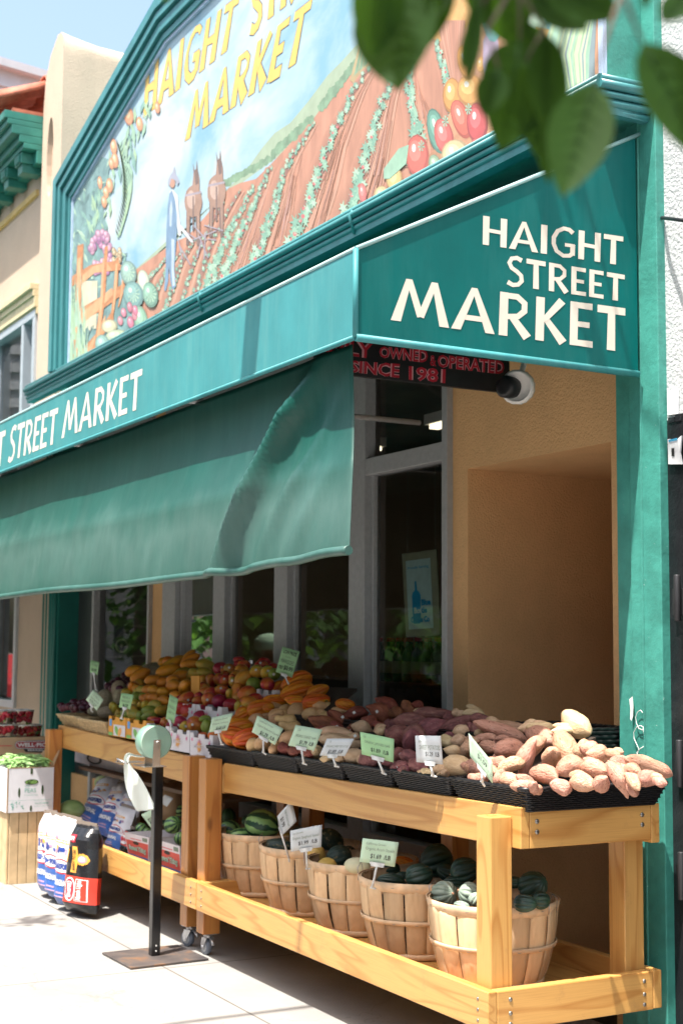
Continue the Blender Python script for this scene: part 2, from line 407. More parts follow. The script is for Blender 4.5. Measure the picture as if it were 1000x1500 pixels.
# doorway at the left: open dark door leaf and a picture of an old motor car behind glass
da, db, dc, dd = xw(97), xw(138), xw(220), xw(222.5)
mb = MB(); mb.box(da, da + .05, YW - .03, YW + .08, 0, wt); mb.box(db - .02, db + .03, YW - .02, YW + .08, 0, wt); mb.box(dc, dd, YW - .03, YW + .08, 0, wt)
mb.box(da + .05, db - .02, YW + .0, YW + .08, wt - .1, wt); mb.box(db + .03, dc, YW + .0, YW + .08, wt - .1, wt)
dr = mb.build('door_frame', m_alu, bld)
mb = MB(); mb.box(da + .05, db - .02, YW + .03, YW + .07, 0, wt - .1); mb.box(db - .22, db - .02, YW + .01, YW + .03, 0, wt - .1); mb.build('door', M('door_dark', (.045, .05, .052), .35, 0, .15, 5), bld, bevel=.004)
mb = MB(); mb.add([(db + .03, YW + .03, .1), (dc, YW + .03, .1), (dc, YW + .03, wt - .1), (db + .03, YW + .03, wt - .1)], [(0, 1, 2, 3)]); mb.build('window', m_glass, bld)
yq = YW + .16
q = [at(141, 868, Y=yq), at(221, 858, Y=yq), at(221, 1000, Y=yq), at(141, 1000, Y=yq)]; n = Vector((0, -1, 0))
q[0].x -= .1; q[3].x -= .1; q[1].x += .08; q[2].x += .08; q[3].z = .5; q[2].z = .5; q[0].z = q[1].z = 2.6
pic = MB(); pk = [M('photo_black', (.006, .006, .006), .5), M('photo_grey', (.075, .07, .06), .5), M('photo_pale', (.23, .21, .17), .5)]
pic.mat(pk[0]).prism(q, (0, .02, 0))
def P_(px, py, l=.003): p = at(px, py, Y=yq - l); return p
def pp(pts, l, m): pic.mat(m).poly([P_(a, b, l) for a, b in pts])
pp([(143, 872), (218, 861), (218, 915), (143, 918)], .004, M('photo_dim', (.03, .028, .024), .5))
pp([(180, 874), (219, 876), (219, 896), (183, 893)], .006, pk[1]); pp([(180, 872), (219, 873), (219, 878), (180, 876)], .008, pk[0])
pp([(186, 917), (200, 919), (212, 920), (219, 921), (219, 917), (200, 915)], .006, pk[1])
pp([(141, 962), (219, 959), (219, 962), (141, 965)], .006, pk[1]); pp([(170, 935), (180, 921), (189, 922), (186, 925), (178, 933)], .006, pk[1])
for r0, r1, cx_, cy_ in ((9.6, 7.2, 178.5, 946), (2.4, .01, 178.5, 946)):
    A = []; B = []
    for k in range(28):
        a = 2 * pi * k / 28; A.append(P_(cx_ + r0 * cos(a), cy_ + r0 * 1.07 * sin(a), .008)); B.append(P_(cx_ + r1 * cos(a), cy_ + r1 * 1.07 * sin(a), .008))
    pic.mat(pk[2]).add(A + B, [(k, (k + 1) % 28, 28 + (k + 1) % 28, 28 + k) for k in range(28)])
tq = [P_(192, 877, .01), P_(219, 879, .01), P_(219, 887, .01), P_(192, 884, .01)]; pic.mat(pk[0]); text(pic, 'Sin-Tax', tq, n, 0, 1, 0, 1)
for k in range(16):
    a, b = U(158, 190), U(890, 905); pic.mat(pk[0]); pic.poly([P_(a + 5 * cos(t) * U(.7, 1.3), b + 4 * sin(t) * U(.7, 1.3), .009 + k * .0004) for t in [i * pi / 4 for i in range(8)]])
tag(pic.build('car_photograph'), 'black and white photograph of an old motor car behind the doorway glass', 'photograph')
# store interior
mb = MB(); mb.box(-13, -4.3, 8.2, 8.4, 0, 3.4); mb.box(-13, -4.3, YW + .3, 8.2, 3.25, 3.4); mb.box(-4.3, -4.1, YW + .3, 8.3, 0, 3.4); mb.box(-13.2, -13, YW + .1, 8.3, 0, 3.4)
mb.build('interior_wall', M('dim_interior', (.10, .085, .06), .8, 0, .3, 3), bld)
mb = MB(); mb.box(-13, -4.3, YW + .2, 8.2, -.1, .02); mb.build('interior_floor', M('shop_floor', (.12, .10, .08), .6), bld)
m_lamp = NT('fluorescent'); m_lamp.p.inputs['Emission Color'].default_value = (1, .86, .6, 1); m_lamp.p.inputs['Emission Strength'].default_value = 1.3; m_lamp = m_lamp.done((.8, .8, .7), .5)
for k, (x, y, L) in enumerate(((-7.6, 5.2, 1.25), (-9.9, 5.4, 1.25), (-8.4, 6.9, 1.25))):
    t = thing('ceiling_light', ['fluorescent strip light just inside the narrow window beside the tan wall', 'fluorescent strip light over the second window bay from the left', 'fluorescent strip light deep in the shop above the bottle shelf', 'fluorescent strip light deep in the shop behind the doorway side', 'fluorescent strip light deep in the shop nearest the stucco niche'][k], 'ceiling light', (x, y, 3.0), 'strip lights inside the shop')
    a = MB(); a.box(-L / 2, L / 2, -.06, .06, .02, .09); a.build('housing', m_white, t, local=True); a = MB(); a.box(-L / 2 + .03, L / 2 - .03, -.035, .035, -.01, .018); a.build('diffuser', m_lamp, t, local=True)
# ---- mural bay
def offs(P, d):
    """inset of an open outline (x, z) by d, mitred"""
    out = []; n = len(P)
    for i, p in enumerate(P):
        a = (P[i] - P[i - 1]) if i else (P[1] - P[0]); b = (P[i + 1] - P[i]) if i < n - 1 else (P[-1] - P[-2])
        na = Vector((a.y, -a.x)).normalized(); nb = Vector((b.y, -b.x)).normalized(); m = (na + nb); m = m / max(.3, m.dot(na))
        out.append(p + m * d)
    return out
def xz(px, py): p = at(px, py, Y=YM - .06); return Vector((p.x, p.z))
p1 = xz(86, 268); p2 = xz(233, 8); i1, i2 = xz(232, 66), xz(297, 0)
sl = (i2.y - i1.y) / (i2.x - i1.x); MXR = at(889, 80, Y=YM).x; MXL = p1.x; mid = (MXL + MXR) / 2
MZ0 = at(500, 328, Y=YM).z
pk_ = Vector((mid, p2.y + sl * (mid - p2.x)))
half = [Vector((MXL, MZ0)), p1, p2, pk_]
outl = half + [Vector((2 * mid - p.x, p.y)) for p in half[-2::-1]]
outl[-1].x = outl[-2].x = MXR + .0
mb = MB(); o3 = [Vector((p.x, YM, p.y)) for p in outl]; o3[0].z = o3[-1].z = 3.55; mb.prism(o3[::-1], (0, 1.6, 0)); mb.build('upper_wall', m_green, bld)
FW_ = .26
mb = MB()
left = half + [outl[4]]
for d0, d1, yf in ((-.03, .045, .10), (.045, .06, .065), (.06, .115, .085), (.115, .13, .05), (.13, .20, .065), (.20, .215, .035), (.215, FW_, .045)):
    A = offs(outl, d0); B = offs(outl, d1)
    for i in range(len(outl) - 2):     # the right upright stays a plain painted corner, as in the photo
        f = [Vector((p.x, YM - yf, p.y)) for p in (A[i], A[i + 1], B[i + 1], B[i])]; bk = [Vector((p.x, YM - .001, p.y)) for p in (A[i], A[i + 1], B[i + 1], B[i])]
        mb.hexa(bk, f)
mb.build('mural_frame', m_frame, bld, bevel=.004)
mb = MB(); A = offs(outl, FW_); B = offs(outl, FW_ + .022)
for i in range(len(outl) - 2):
    mb.hexa([Vector((p.x, YM - .001, p.y)) for p in (A[i], A[i + 1], B[i + 1], B[i])], [Vector((p.x, YM - .03, p.y)) for p in (A[i], A[i + 1], B[i + 1], B[i])])
mb.box(MXR - .03, MXR - .002, YM - .02, YM - .001, MZ0, outl[-2].y); mb.build('mural_trim', M('pale_blue_trim', (.45, .55, .72), .5), bld)
# ledge below the mural: a pile of beads, returning round the right corner
lx = at(36, 585, Y=YM - .08).x
mb = MB(); zb = MZ0 - .005
prof = [(.085, -.0, .016), (.10, -.03, .018), (.09, -.062, .013), (.075, -.09, .016), (.065, -.118, .012)]
for (o, dz, r) in prof:
    mb.tube([(lx, YM - o + .02, zb + dz), (MXR + o - .05, YM - o + .02, zb + dz)], r, 10)
    mb.tube([(MXR + o - .05, YM - o + .02, zb + dz), (MXR + o - .03, YP + .02, zb + dz - .0)], r, 10)
mb.box(lx + .01, MXR + .03, YM - .06, YM, zb - .135, zb + .008); mb.box(MXR + .001, MXR + .034, YM - .059, YP, zb - .133, zb + .006)
led = mb.build('ledge', m_frame, bld)
for px in (270, 488):
    p = at(px, 460 if px < 300 else 352, Y=YM - .18); b = MB(); b.tube([(p.x, YM - .085 + .02, zb + .01), (p.x + .012, YM - .115 + .02, zb - .04), (p.x, YM - .08 + .02, zb - .12)], .01, 6); b.build('joint', m_frame, led)
mb = MB(); mb.box(LX1, PX0, YP + .03, YP + .1, 3.3, zb - .13); mb.build('shadow_band', M('band_shadow', (.02, .035, .033), .7), bld)  # near-black strip stands in for the shadow between ledge and awning

# ------------------------------------------------------------------ neighbours
nb = thing('neighbouring_building', 'cream stucco building with red roof tiles beyond the market on the left', 'building', (-14, YP, 0))
nx1 = at(60, 700, Y=YP).x + .02
def zx(px, py, Y=YP): return at(px, py, Y=Y)
mb = MB()
w1 = [zx(-90, 560), zx(49, 462), zx(49, 640), zx(-90, 720)]
X0 = -32
wx0, wx1 = -13.6, zx(50, 500).x; wz0, wz1 = 2.95, zx(48, 455).z
lx0, lx1 = -14.4, zx(22, 950).x; lz0, lz1 = zx(10, 1036).z, 2.35
for (a, b, c, d) in ((wx1, nx1, 0, 5.95), (X0, wx0 - 1.2, 0, 5.95), (wx0 - 1.2, wx1, wz1, 5.95), (wx0 - 1.2, wx1, lz1, wz0), (lx1, wx1, 0, lz1), (wx0 - 1.2, lx1, 0, lz0)):
    if b > a: mb.box(a, b, YP + .03, YP + .5, c, d)
mb.build('wall', m_cream, nb)
mb = MB(); mb.box(X0, nx1, YP + .5, 9, 0, 5.9); mb.build('rear_body', m_cream, nb)
m_walu = M('pale_window_frame', (.50, .55, .60), .35, .3, .05)
for (a, b, c, d) in ((wx0 - 1.2, wx1, wz0, wz1), (wx0 - 1.2, lx1, lz0, lz1)):
    mb = MB(); f = .07
    mb.box(a, b, YP + .03 - .03, YP + .12, d - f, d); mb.box(a, b, YP + .03 - .03, YP + .12, c, c + f)
    for x in (a, a + (b - a) * .4, b - .42 if d > 3 else b - .9, b - f): mb.box(x, x + f, YP + .002, YP + .118, c + f, d - f)
    w = mb.build('window', m_walu, nb, bevel=.004); p = MB(); p.add([(a, YP + .09, c), (b, YP + .09, c), (b, YP + .09, d), (a, YP + .09, d)], [(0, 1, 2, 3)]); p.build('pane', m_glass, w)
    p = MB(); p.box(a, b, YP + .48, YP + .5, c, d); p.build('blind', M('blind_grey', (.10, .11, .12), .8), w)
mb = MB(); z = zx(52, 425).z
for k, (h0, h1, o) in enumerate(((0, .06, .09), (-.06, 0, .06), (-.16, -.06, .045), (-.22, -.16, .025))): mb.box(wx0 - 1.3, wx1 + .03, YP + .03 - o, YP + .03, z + h0, z + h1)
mb.build('window_head', M('cream_paint', (.66, .55, .34), .5), nb, bevel=.005)
mb = MB(); z = zx(52, 278).z; mb.box(X0, zx(53, 278).x, YP, YP + .03, z - .05, z); mb.build('trim_band', M('yellow_trim', (.62, .43, .16), .6), nb)
# pier with a bell-shaped top and an oval hole
pl, pr_ = zx(61, 400).x, zx(95, 150).x; pw = pr_ - pl; pt = zx(80, 62).z
pts = [(0, 0), (0, pt - 1.75), (-.01, pt - 1.0), (.0, pt - .55), (.08, pt - .30), (.30, pt - .12), (.68, pt), (.88, pt - .02), (.98, pt - .09), (1.0, pt - .25), (1, 0)]
O = [(.42 + .17 * cos(a), pt - 1.06 + .36 * sin(a)) for a in [pi / 2 - 2 * pi * k / 22 for k in range(22)]]
def V3(p, y): return Vector((pl + p[0] * pw, y, p[1]))
mb = MB(); y0, y1 = YP - .02, YP + .62
bm = bmesh.new(); vo = [bm.verts.new(V3(p, y0)) for p in pts]; vi = [bm.verts.new(V3(p, y0)) for p in O]
es = [bm.edges.new((vo[i], vo[(i + 1) % len(vo)])) for i in range(len(vo))] + [bm.edges.new((vi[i], vi[(i + 1) % len(vi)])) for i in range(len(vi))]
bmesh.ops.triangle_fill(bm, use_beauty=True, edges=es); bm.verts.ensure_lookup_table()
mb.add([v.co.copy() for v in bm.verts], [[v.index for v in f.verts] for f in bm.faces] if (bm.verts.index_update() or True) else [])
bm.free()
n_ = len(pts); fr = [V3(p, y0) for p in pts]; bk = [V3(p, y1) for p in pts]
for i, k in ((5, .02), (6, .05), (7, .12), (8, .1)): bk[i].z -= k
bk2 = [p.copy() for p in bk]
for p in bk2: p.y += .9
for i in (4, 5, 6, 7, 8, 9): bk2[i].z -= .75
G = [fr, bk, bk2]
sub = []
for a, b, m in ((fr, bk, 8), (bk, bk2, 8)):
    for k in range(m):
        sub.append([a[i].lerp(b[i], k / m) for i in range(n_)])
sub.append(bk2)
GR = []
for j, row in enumerate(sub):
    L = []
    for i in range(n_):
        a, b = row[i], row[(i + 1) % n_]
        m = 10 if i == 9 else (6 if i == 0 else 2)
        for k in range(m):
            p = a.lerp(b, k / m)
            if j: p = p + Vector((1, 0, .3)) * .05 * (mnoise.noise(p * 1.7) + .6 * mnoise.noise(p * 4.3))
            L.append(p)
    L.append(L[0]); GR.append(L)
mb.grid(GR)
mb.add([V3(p, y0) for p in O] + [V3(p, y0 + .16) for p in O], [(i, (i + 1) % 22, 22 + (i + 1) % 22, 22 + i) for i in range(22)]); mb.poly([V3(p, y0 + .16) for p in O])
mb.build('pier', m_cream, nb, recalc=False)
# cornice with brackets
m_corn = paint('cornice_green', (.03, .20, .16), .4, .22, .3, 14, chip=(.12, .3, .24))
cz = zx(66, 172).z; cx1 = pl - .01; mb = MB()
for z0, z1, o in ((-.07, 0, .40), (-.12, -.07, .37), (-.20, -.12, .33), (-.27, -.20, .26), (-.32, -.27, .22), (-.44, -.32, .10)): mb.box(X0, cx1, YP + .03 - o, YP + .03, cz + z0, cz + z1)
cor = mb.build('cornice', m_corn, nb, bevel=.006)
for k in range(14):
    x = cx1 - .10 - k * .46; b = MB(); b.box(x - .2, x, YP + .03 - .21, YP + .02, cz - .42, cz - .325); b.box(x - .17, x - .03, YP + .03 - .19, YP + .02, cz - .50, cz - .42)
    for j in range(3): b.box(x - .165 + j * .05, x - .135 + j * .05, YP + .03 - .225, YP + .03 - .21, cz - .41, cz - .335)
    b.build('bracket', m_corn, cor, bevel=.004)
m_tile = M('red_tile', (.42, .13, .075), .7, 0, .3, 9, .3, 40)
rf = MB(); rf.box(X0, cx1, YP - .3, 9, cz + .0, cz + .03); rfo = rf.build('roof', m_tile, nb)
for k in range(30):
    x = cx1 - .12 - k * .26
    for j in range(3):
        y0 = YP - .42 + j * .42; z0 = cz + .06 + j * .22; b = MB()
        A = []; B = []
        for i in range(9):
            a = pi * i / 8; A.append((x - .11 * cos(a) * 1.12, y0, z0 + .10 * sin(a) + .03)); B.append((x - .10 * cos(a), y0 + .46, z0 + .235 + .08 * sin(a)))
        b.grid([A, B])
        if R() < 1.1: b.build('roof_tile', m_tile, rfo, solid=.018)
    if k > 6: break
# far house with lap siding
fh = thing('siding_house', 'pale grey clapboard house rising behind the red tiled roof', 'house', (-18, 8, 0))
a, b = at(-10, 96, X=-17), at(72, 120, X=-17); mb = MB(); m_sid = M('pale_siding', (.46, .50, .54), .7, 0, .05)
sp = (b.z - a.z) / (b.y - a.y)
y0, y1 = a.y - 3, b.y + 3
zt = a.z + sp * (y0 - a.y); 
for k in range(26):
    z1 = -.0 - k * .22
    f = lambda y, z: a.z + sp * (y - a.y) + z
    mb.hexa([Vector((-22, y0, f(y0, z1 - .22))), Vector((-22, y1, f(y1, z1 - .22))), Vector((-22, y1, f(y1, z1))), Vector((-22, y0, f(y0, z1)))], [Vector((-17, y0, f(y0, z1 - .22))), Vector((-17, y1, f(y1, z1 - .22))), Vector((-17.03, y1, f(y1, z1))), Vector((-17.03, y0, f(y0, z1)))])
mb.build('wall', m_sid, fh)
mb = MB(); mb.hexa([Vector((-22.1, y0, f(y0, .0))), Vector((-22.1, y1, f(y1, .0))), Vector((-22.1, y1, f(y1, .1))), Vector((-22.1, y0, f(y0, .1)))], [Vector((-16.9, y0, f(y0, .0))), Vector((-16.9, y1, f(y1, .0))), Vector((-16.9, y1, f(y1, .1))), Vector((-16.9, y0, f(y0, .1)))])
mb.build('roof_edge', m_sid, fh)
# right neighbour: white over black
rb = thing('next_door_building', 'rough stuccoed wall, white above and glossy black below, right of the green pilaster', 'building', (-3, YP, 0))
zs = at(985, 612, Y=YP).z
mb = MB(); mb.box(PX1, 6, YP + .03, 5, zs, 7.5); mb.build('white_wall', stucco('white_stucco', (.50, .52, .53), 70, .9, .1), rb)
mb = MB(); mb.box(PX1 + .001, 6, YP + .028, 5, 0, zs)
for k in range(9):
    x = PX1 + .01 + k * .04; mb.box(x, x + .035, YP + .024, YP + .03, zs - .01, zs + U(.005, .03))
mb.build('black_wall', paint('black_wall_paint', (.014, .014, .017), .3, .4, .5, 60, chip=(.16, .16, .17)), rb)
mb = MB(); x = at(996, 900, Y=YP).x; mb.tube([(x + .09, YP - .02, 0), (x + .09, YP - .02, 2.2)], .022, 10); mb.build('pipe', M('grey_pipe', (.03, .028, .03), .5, .4), rb)
for zz in (.62, 1.02, 1.62):
    mb = MB(); mb.box(x - .045, x + .02, YP - .0, YP + .035, zz, zz + .10); mb.tube([(x + .0, YP - .015, zz - .02), (x + .0, YP - .015, zz + .15)], .013, 8)
    mb.build('hinge', M('grimy_steel', (.05, .05, .055), .5, .6), rb, bevel=.003)
mb = MB(); q = [at(977, 643, Y=YP + .015), at(997, 638, Y=YP + .015), at(998, 680, Y=YP + .015), at(978, 680, Y=YP + .015)]; mb.mat(M('torn_paper', (.7, .72, .74), .7)).prism([q[0], q[1].lerp(q[0], .3) + Vector((0, 0, -.01)), q[1], q[2].lerp(q[1], .4) + Vector((-.01, 0, 0)), q[2], q[3]], (0, .006, 0))
mb.mat(M('blue_ink', (.05, .3, .5), .6)); rect_on(mb, q, Vector((0, -1, 0)), .1, .75, .86, .95, .003); mb.mat(M('dark_ink', (.02, .02, .02), .6)); rect_on(mb, q, Vector((0, -1, 0)), .3, .5, .3, .6, .003)
tag(mb.build('torn_poster'), 'torn white and blue paper pasted on the black wall', 'poster')
mb = MB(); q = [at(976, 572, Y=YP + .022), at(992, 568, Y=YP + .022), at(992, 606, Y=YP + .022), at(977, 608, Y=YP + .022)]; mb.prism(q, (0, .005, 0)); mb.build('paper_patch', M('white_patch', (.7, .72, .75), .7), rb)
mb = MB(); mb.tube([at(969, 319, Y=YP - .03), at(1010, 324, Y=YP - .2)], .007, 8); mb.tube([at(969, 319, Y=YP - .03), at(969, 319, Y=YP + .05)], .007, 8); tag(mb.build('bracket_rod', m_dark), 'thin black metal rod sticking out of the white wall', 'rod')
# white scrawl on the pilaster
mb = MB(); S5 = 4.545
def g(pts, r): mb.tube([at(780 + a / S5, 1020 + b / S5, Y=YP - .012) for a, b in pts], r, 5)
g([(730, 110), (715, 92), (695, 105), (683, 140), (688, 180), (705, 215), (730, 225), (735, 205), (715, 195), (690, 205), (670, 240), (672, 280), (690, 320), (705, 350), (690, 390), (672, 408)], .0016)
g([(735, 205), (738, 262)], .0022); g([(742, 330), (712, 350), (690, 372)], .0018); g([(690, 370), (703, 412)], .0016)
mb.poly([at(780 + a / S5, 1020 + b / S5, Y=YP - .0125) for a, b in [(640, 20), (662, 0), (668, 60), (665, 130), (655, 165), (646, 150), (648, 90)]])
tag(mb.build('paint_scrawl', M('white_mark', (.8, .8, .78), .6)), 'white scrawled marks on the green pilaster beside the sweet potatoes', 'graffiti')

# ------------------------------------------------------------------ awning
aw = thing('awning', 'green vinyl shop awning with white lettering over the produce stands', 'awning', (-8, 2.9, 2.5))
def mat_vinyl(name, c, scuff, hem=False):
    t = NT(name); v = t.coord(); cc = C4(c)
    n = t.noise(v, 3.5, 6, .6); col = t.ramp(n, [(.3, tuple(x * .88 for x in cc[:3])), (.7, tuple(min(1, x * 1.1) for x in cc[:3]))])
    st = t.noise(t.coord((1, 1, .12)), 16, 5, .7); col = t.mix(t.math('MULTIPLY', t.ramp(st, [(.45, (0, 0, 0)), (.8, (1, 1, 1))]), scuff), col, (.22, .42, .38))
    t.bump(t.math('ADD', t.noise(t.coord((1, 1, .5)), 22, 4), t.math('MULTIPLY', t.noise(t.coord(), 420, 2), .25)), .2, .004)
    gr = t.noise(t.coord((1, 1, .4)), 1.6, 6, .7); col = t.mix(t.ramp(gr, [(.45, (0, 0, 0)), (.8, (.38, .38, .38))]), col, tuple(x * .45 + .01 for x in cc[:3]))
    if hem:      # a paler grey-green band low on the curtain, broken up by noise
        sep = t.new('ShaderNodeSeparateXYZ'); t.link(t.tc.outputs['Object'], sep.inputs[0])
        zz = t.math('ADD', sep.outputs[2], t.math('MULTIPLY', t.noise(t.coord((1, 1, .3)), 2.5, 5, .7), .35))
        bd = t.ramp(t.math('MULTIPLY_ADD', zz, 1.0), [(0, (.04, .04, .04)), (.12, (.16, .16, .16)), (.30, (.26, .26, .26)), (.48, (.05, .05, .05)), (.7, (0, 0, 0))])
        bd.node.inputs[0].links[0].from_node.inputs[2].default_value = .62
        sp = t.ramp(t.noise(t.coord((1, 1, .5)), 9, 6, .7), [(.3, (.6, .6, .6)), (.7, (1, 1, 1))])
        col = t.mix(t.mix(1, bd, sp, 'MULTIPLY'), col, (.30, .40, .38))
    return t.done(col, .42, spec=.18 if not hem else .5)
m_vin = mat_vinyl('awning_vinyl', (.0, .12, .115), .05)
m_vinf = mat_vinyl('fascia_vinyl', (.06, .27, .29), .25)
AXL = -16.0
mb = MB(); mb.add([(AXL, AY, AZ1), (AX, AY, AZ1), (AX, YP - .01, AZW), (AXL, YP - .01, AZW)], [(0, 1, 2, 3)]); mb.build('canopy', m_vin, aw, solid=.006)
mb = MB(); mb.box(AXL, AX - .001, AY - .003, AY + .003, AZ0, AZ1); fa = mb.build('fascia', m_vinf, aw)
mb = MB(); mb.tube([(AXL, AY, AZ1), (AX, AY, AZ1)], .008, 8); mb.tube([(AX, AY, AZ1), (AX, YP, AZW)], .008, 8); mb.build('top_seam', M('pale_seam', (.35, .55, .55), .5), aw)
mb = MB(); mb.tube([(AXL, AY, AZ0), (AX, AY, AZ0)], .010, 8); mb.tube([(AX, AY, AZ0), (AX, YP - .03, AZ0 - .005)], .014, 8); mb.tube([(AX, AY, AZ0), (AX, AY, AZ1)], .010, 8); mb.build('hem', m_vinf, aw)
mb = MB(); mb.prism([(AX, AY, AZ0), (AX, YP - .03, AZ0 - .01), (AX, YP - .03, AZW - .02), (AX, AY, AZ1)], (-.005, 0, 0)); side = mb.build('side_panel', m_vin, aw)
# frame rails seen underneath
mb = MB()
for x in (AX - .05, -5.8, -7.4, -9, -10.6): mb.tube([(x, AY + .03, AZ0 + .03), (x, YP, AZ0 + .03)], .014, 6); mb.tube([(x, AY + .03, AZ1 - .03), (x, YP, AZW - .04)], .014, 6)
mb.tube([(AXL, AY + .03, AZ0 + .03), (AX - .03, AY + .03, AZ0 + .03)], .014, 6); mb.build('frame_rail', m_alu, aw)
m_let = M('cream_lettering', (.74, .66, .56), .6, 0, .04, 8)
mb = MB(); nx = Vector((1, 0, 0)); fx = lambda px, py: at(px, py, X=AX)
flared(mb, 'HAIGHT', [fx(707, 316), fx(912, 347), fx(911, 389), fx(706, 358)], nx)
flared(mb, 'STREET', [fx(741, 374), fx(914, 403), fx(913, 442), fx(741, 417)], nx)
flared(mb, 'MARKET', [fx(577, 406), fx(915, 452), fx(914, 516), fx(574, 469)], nx)
mb.build('lettering', m_let, side, recalc=False)
mb = MB(); ny = Vector((0, -1, 0)); fy = lambda px, py: at(px, py, Y=AY - .003)
flared(mb, 'MARKET', [fy(95, 589), fy(209, 540), fy(206, 598), fy(91, 642)], ny, .95); mb.build('lettering', m_let, fa, recalc=False); mb = MB()
flared(mb, 'STREET', [fy(17, 626), fy(86, 597), fy(82, 649), fy(12, 677)], ny, .95); mb.build('lettering', m_let, fa, recalc=False); mb = MB()
flared(mb, 'HAIGHT', [fy(-62, 662), fy(9, 630), fy(5, 681), fy(-66, 711)], ny, .95)
mb.build('lettering', m_let, fa, recalc=False)
# drop curtain hanging behind the fascia, billowing, puckered near its right end
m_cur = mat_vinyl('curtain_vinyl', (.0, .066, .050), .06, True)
G = []; NX, NZ = 260, 36; cx0, cx1 = -13.5, at(515, 600, Y=AY + .09).x
for j in range(NZ + 1):
    v = j / NZ; row = []; ye_ = AY + .085 + (.035 * sin(pi * min(1, v * 1.5 + .12)) - .085 * v) * .6; cx1e = at(516 - 3 * v, 650, Y=ye_).x
    for i in range(NX + 1):
        x = cx0 + (cx1 - cx0) * (i / NX) ** .8; 
        zb_ = 1.775 + .055 * max(0, (x + 5.2)) + .004 * sin(x * 3.1) + (.004 * sin((x + 4.2) * 16) if x > -5.3 else .0)
        z = AZ0 + .02 + (zb_ - AZ0 - .02) * v
        en = min(1, (cx1 - x) / .45); en = en * en * (3 - 2 * en)
        y = AY + .085 + (.035 * sin(pi * min(1, v * 1.5 + .12)) - .085 * v) * (.6 + .4 * en)
        k = max(0, min(1, (x + 5.6) / .25))
        f = 0
        for ph, am, wd in ((-5.30, .12, .085), (-4.98, .03, .05), (-4.74, .035, .05), (-4.5, .025, .045)):
            f += am * math.exp(-((x - (ph + .75 * (1 - v) ** 1.25)) / wd) ** 2)
        y -= en * k * f * (1 - .55 * v) * (.25 + .75 * min(1, v * 4))
        y += .012 * mnoise.noise(Vector((x * 1.1, z * 2, 0))) + .0015 * mnoise.noise(Vector((x * 7, z * 2, 3)))
        row.append((x + (cx1e - cx1) * max(0, 1 - (cx1 - x) / 1.2), y, z))
    G.append(row)
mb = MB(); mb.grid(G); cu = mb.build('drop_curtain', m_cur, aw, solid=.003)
mb = MB(); mb.tube([Vector(p) + Vector((0, -.002, .012)) for p in G[-1]], .017, 8); mb.build('curtain_hem', m_cur, cu)
mb = MB(); mb.tube([Vector(p) + Vector((0, -.006, .0)) for p in G[-2][::2]], .0022, 4); mb.build('stitching', M('stitch', (.5, .6, .55), .8), cu)

# black sign board hanging under the end of the awning
sgx = AX - .58; fs = lambda px, py: at(px, py, X=sgx)
sg = thing('hanging_sign', 'black hanging sign lettered in red, family owned and operated, under the awning end', 'sign', fs(640, 560))
q = [fs(462, 487), fs(746, 523), fs(746, 576), fs(462, 544)]
yl = q[0].y

mb = MB(); mb.prism(q, (-.02, 0, 0)); mb.build('board', M('sign_black', (.012, .011, .012), .45, 0, .3, 20), sg, bevel=.002)
m_red = M('sign_red', (.42, .012, .03), .55); m_pk = M('sign_pink_outline', (.62, .30, .33), .55)
for off, m, l in ((.055, m_pk, .0015), (.018, m_red, .003)):
    mb = MB(); mb.mat(m)
    def tq(s, a, b, c, d): text(mb, s, [fs(*a), fs(*b), fs(*c), fs(*d)], nx, 0, 1, 0, 1, off, l)
    tq('FAMILY', (449, 489), (545, 504), (544, 526), (447, 511)); tq('OWNED', (555, 507), (626, 513), (625, 532), (555, 524)); tq('&', (629, 520), (638, 521), (638, 537), (629, 536))
    tq('OPERATED', (640, 519), (738, 529), (737, 549), (640, 538)); tq('SINCE', (513, 528), (585, 533), (584, 554), (512, 545)); tq('1981', (598, 536), (652, 541), (651, 562), (598, 557))
    mb.build('lettering', None, sg, recalc=False)
# flood lamp at the inner end of the sign
c = at(757, 567, X=AX - .45); fl = thing('flood_lamp', 'round white lamp housing at the end of the black hanging sign', 'lamp', c)
Mx = Matrix.Translation(c) @ (Vector((.55, -.6, -.12)).to_track_quat('Z', 'Y').to_matrix().to_4x4())
mb = MB(); mb.lathe([(.02, -.03), (.062, -.03), (.070, -.02), (.070, .012), (.064, .02), (.058, .024), (.056, .016), (.01, .01)], 40, Mx, lambda a, z: 1 + .015 * (1 if sin(a * 16) > 0 else -1)); mb.build('rim', m_white, fl)
c2 = at(743, 567, X=AX - .46); mb = MB(); Mx = Matrix.Translation(c2) @ (Vector((.25, -1, 0)).to_track_quat('Z', 'Y').to_matrix().to_4x4()); mb.lathe([(.035, -.035), (.045, -.03), (.045, .02), (.03, .03), (.01, .03)], 24, Mx); mb.build('socket', m_dark, fl)
mb = MB(); mb.tube([c, c + Vector((-.1, .12, .16)), c + Vector((-.1, .2, .3))], .012, 8); mb.build('arm', m_white, fl)
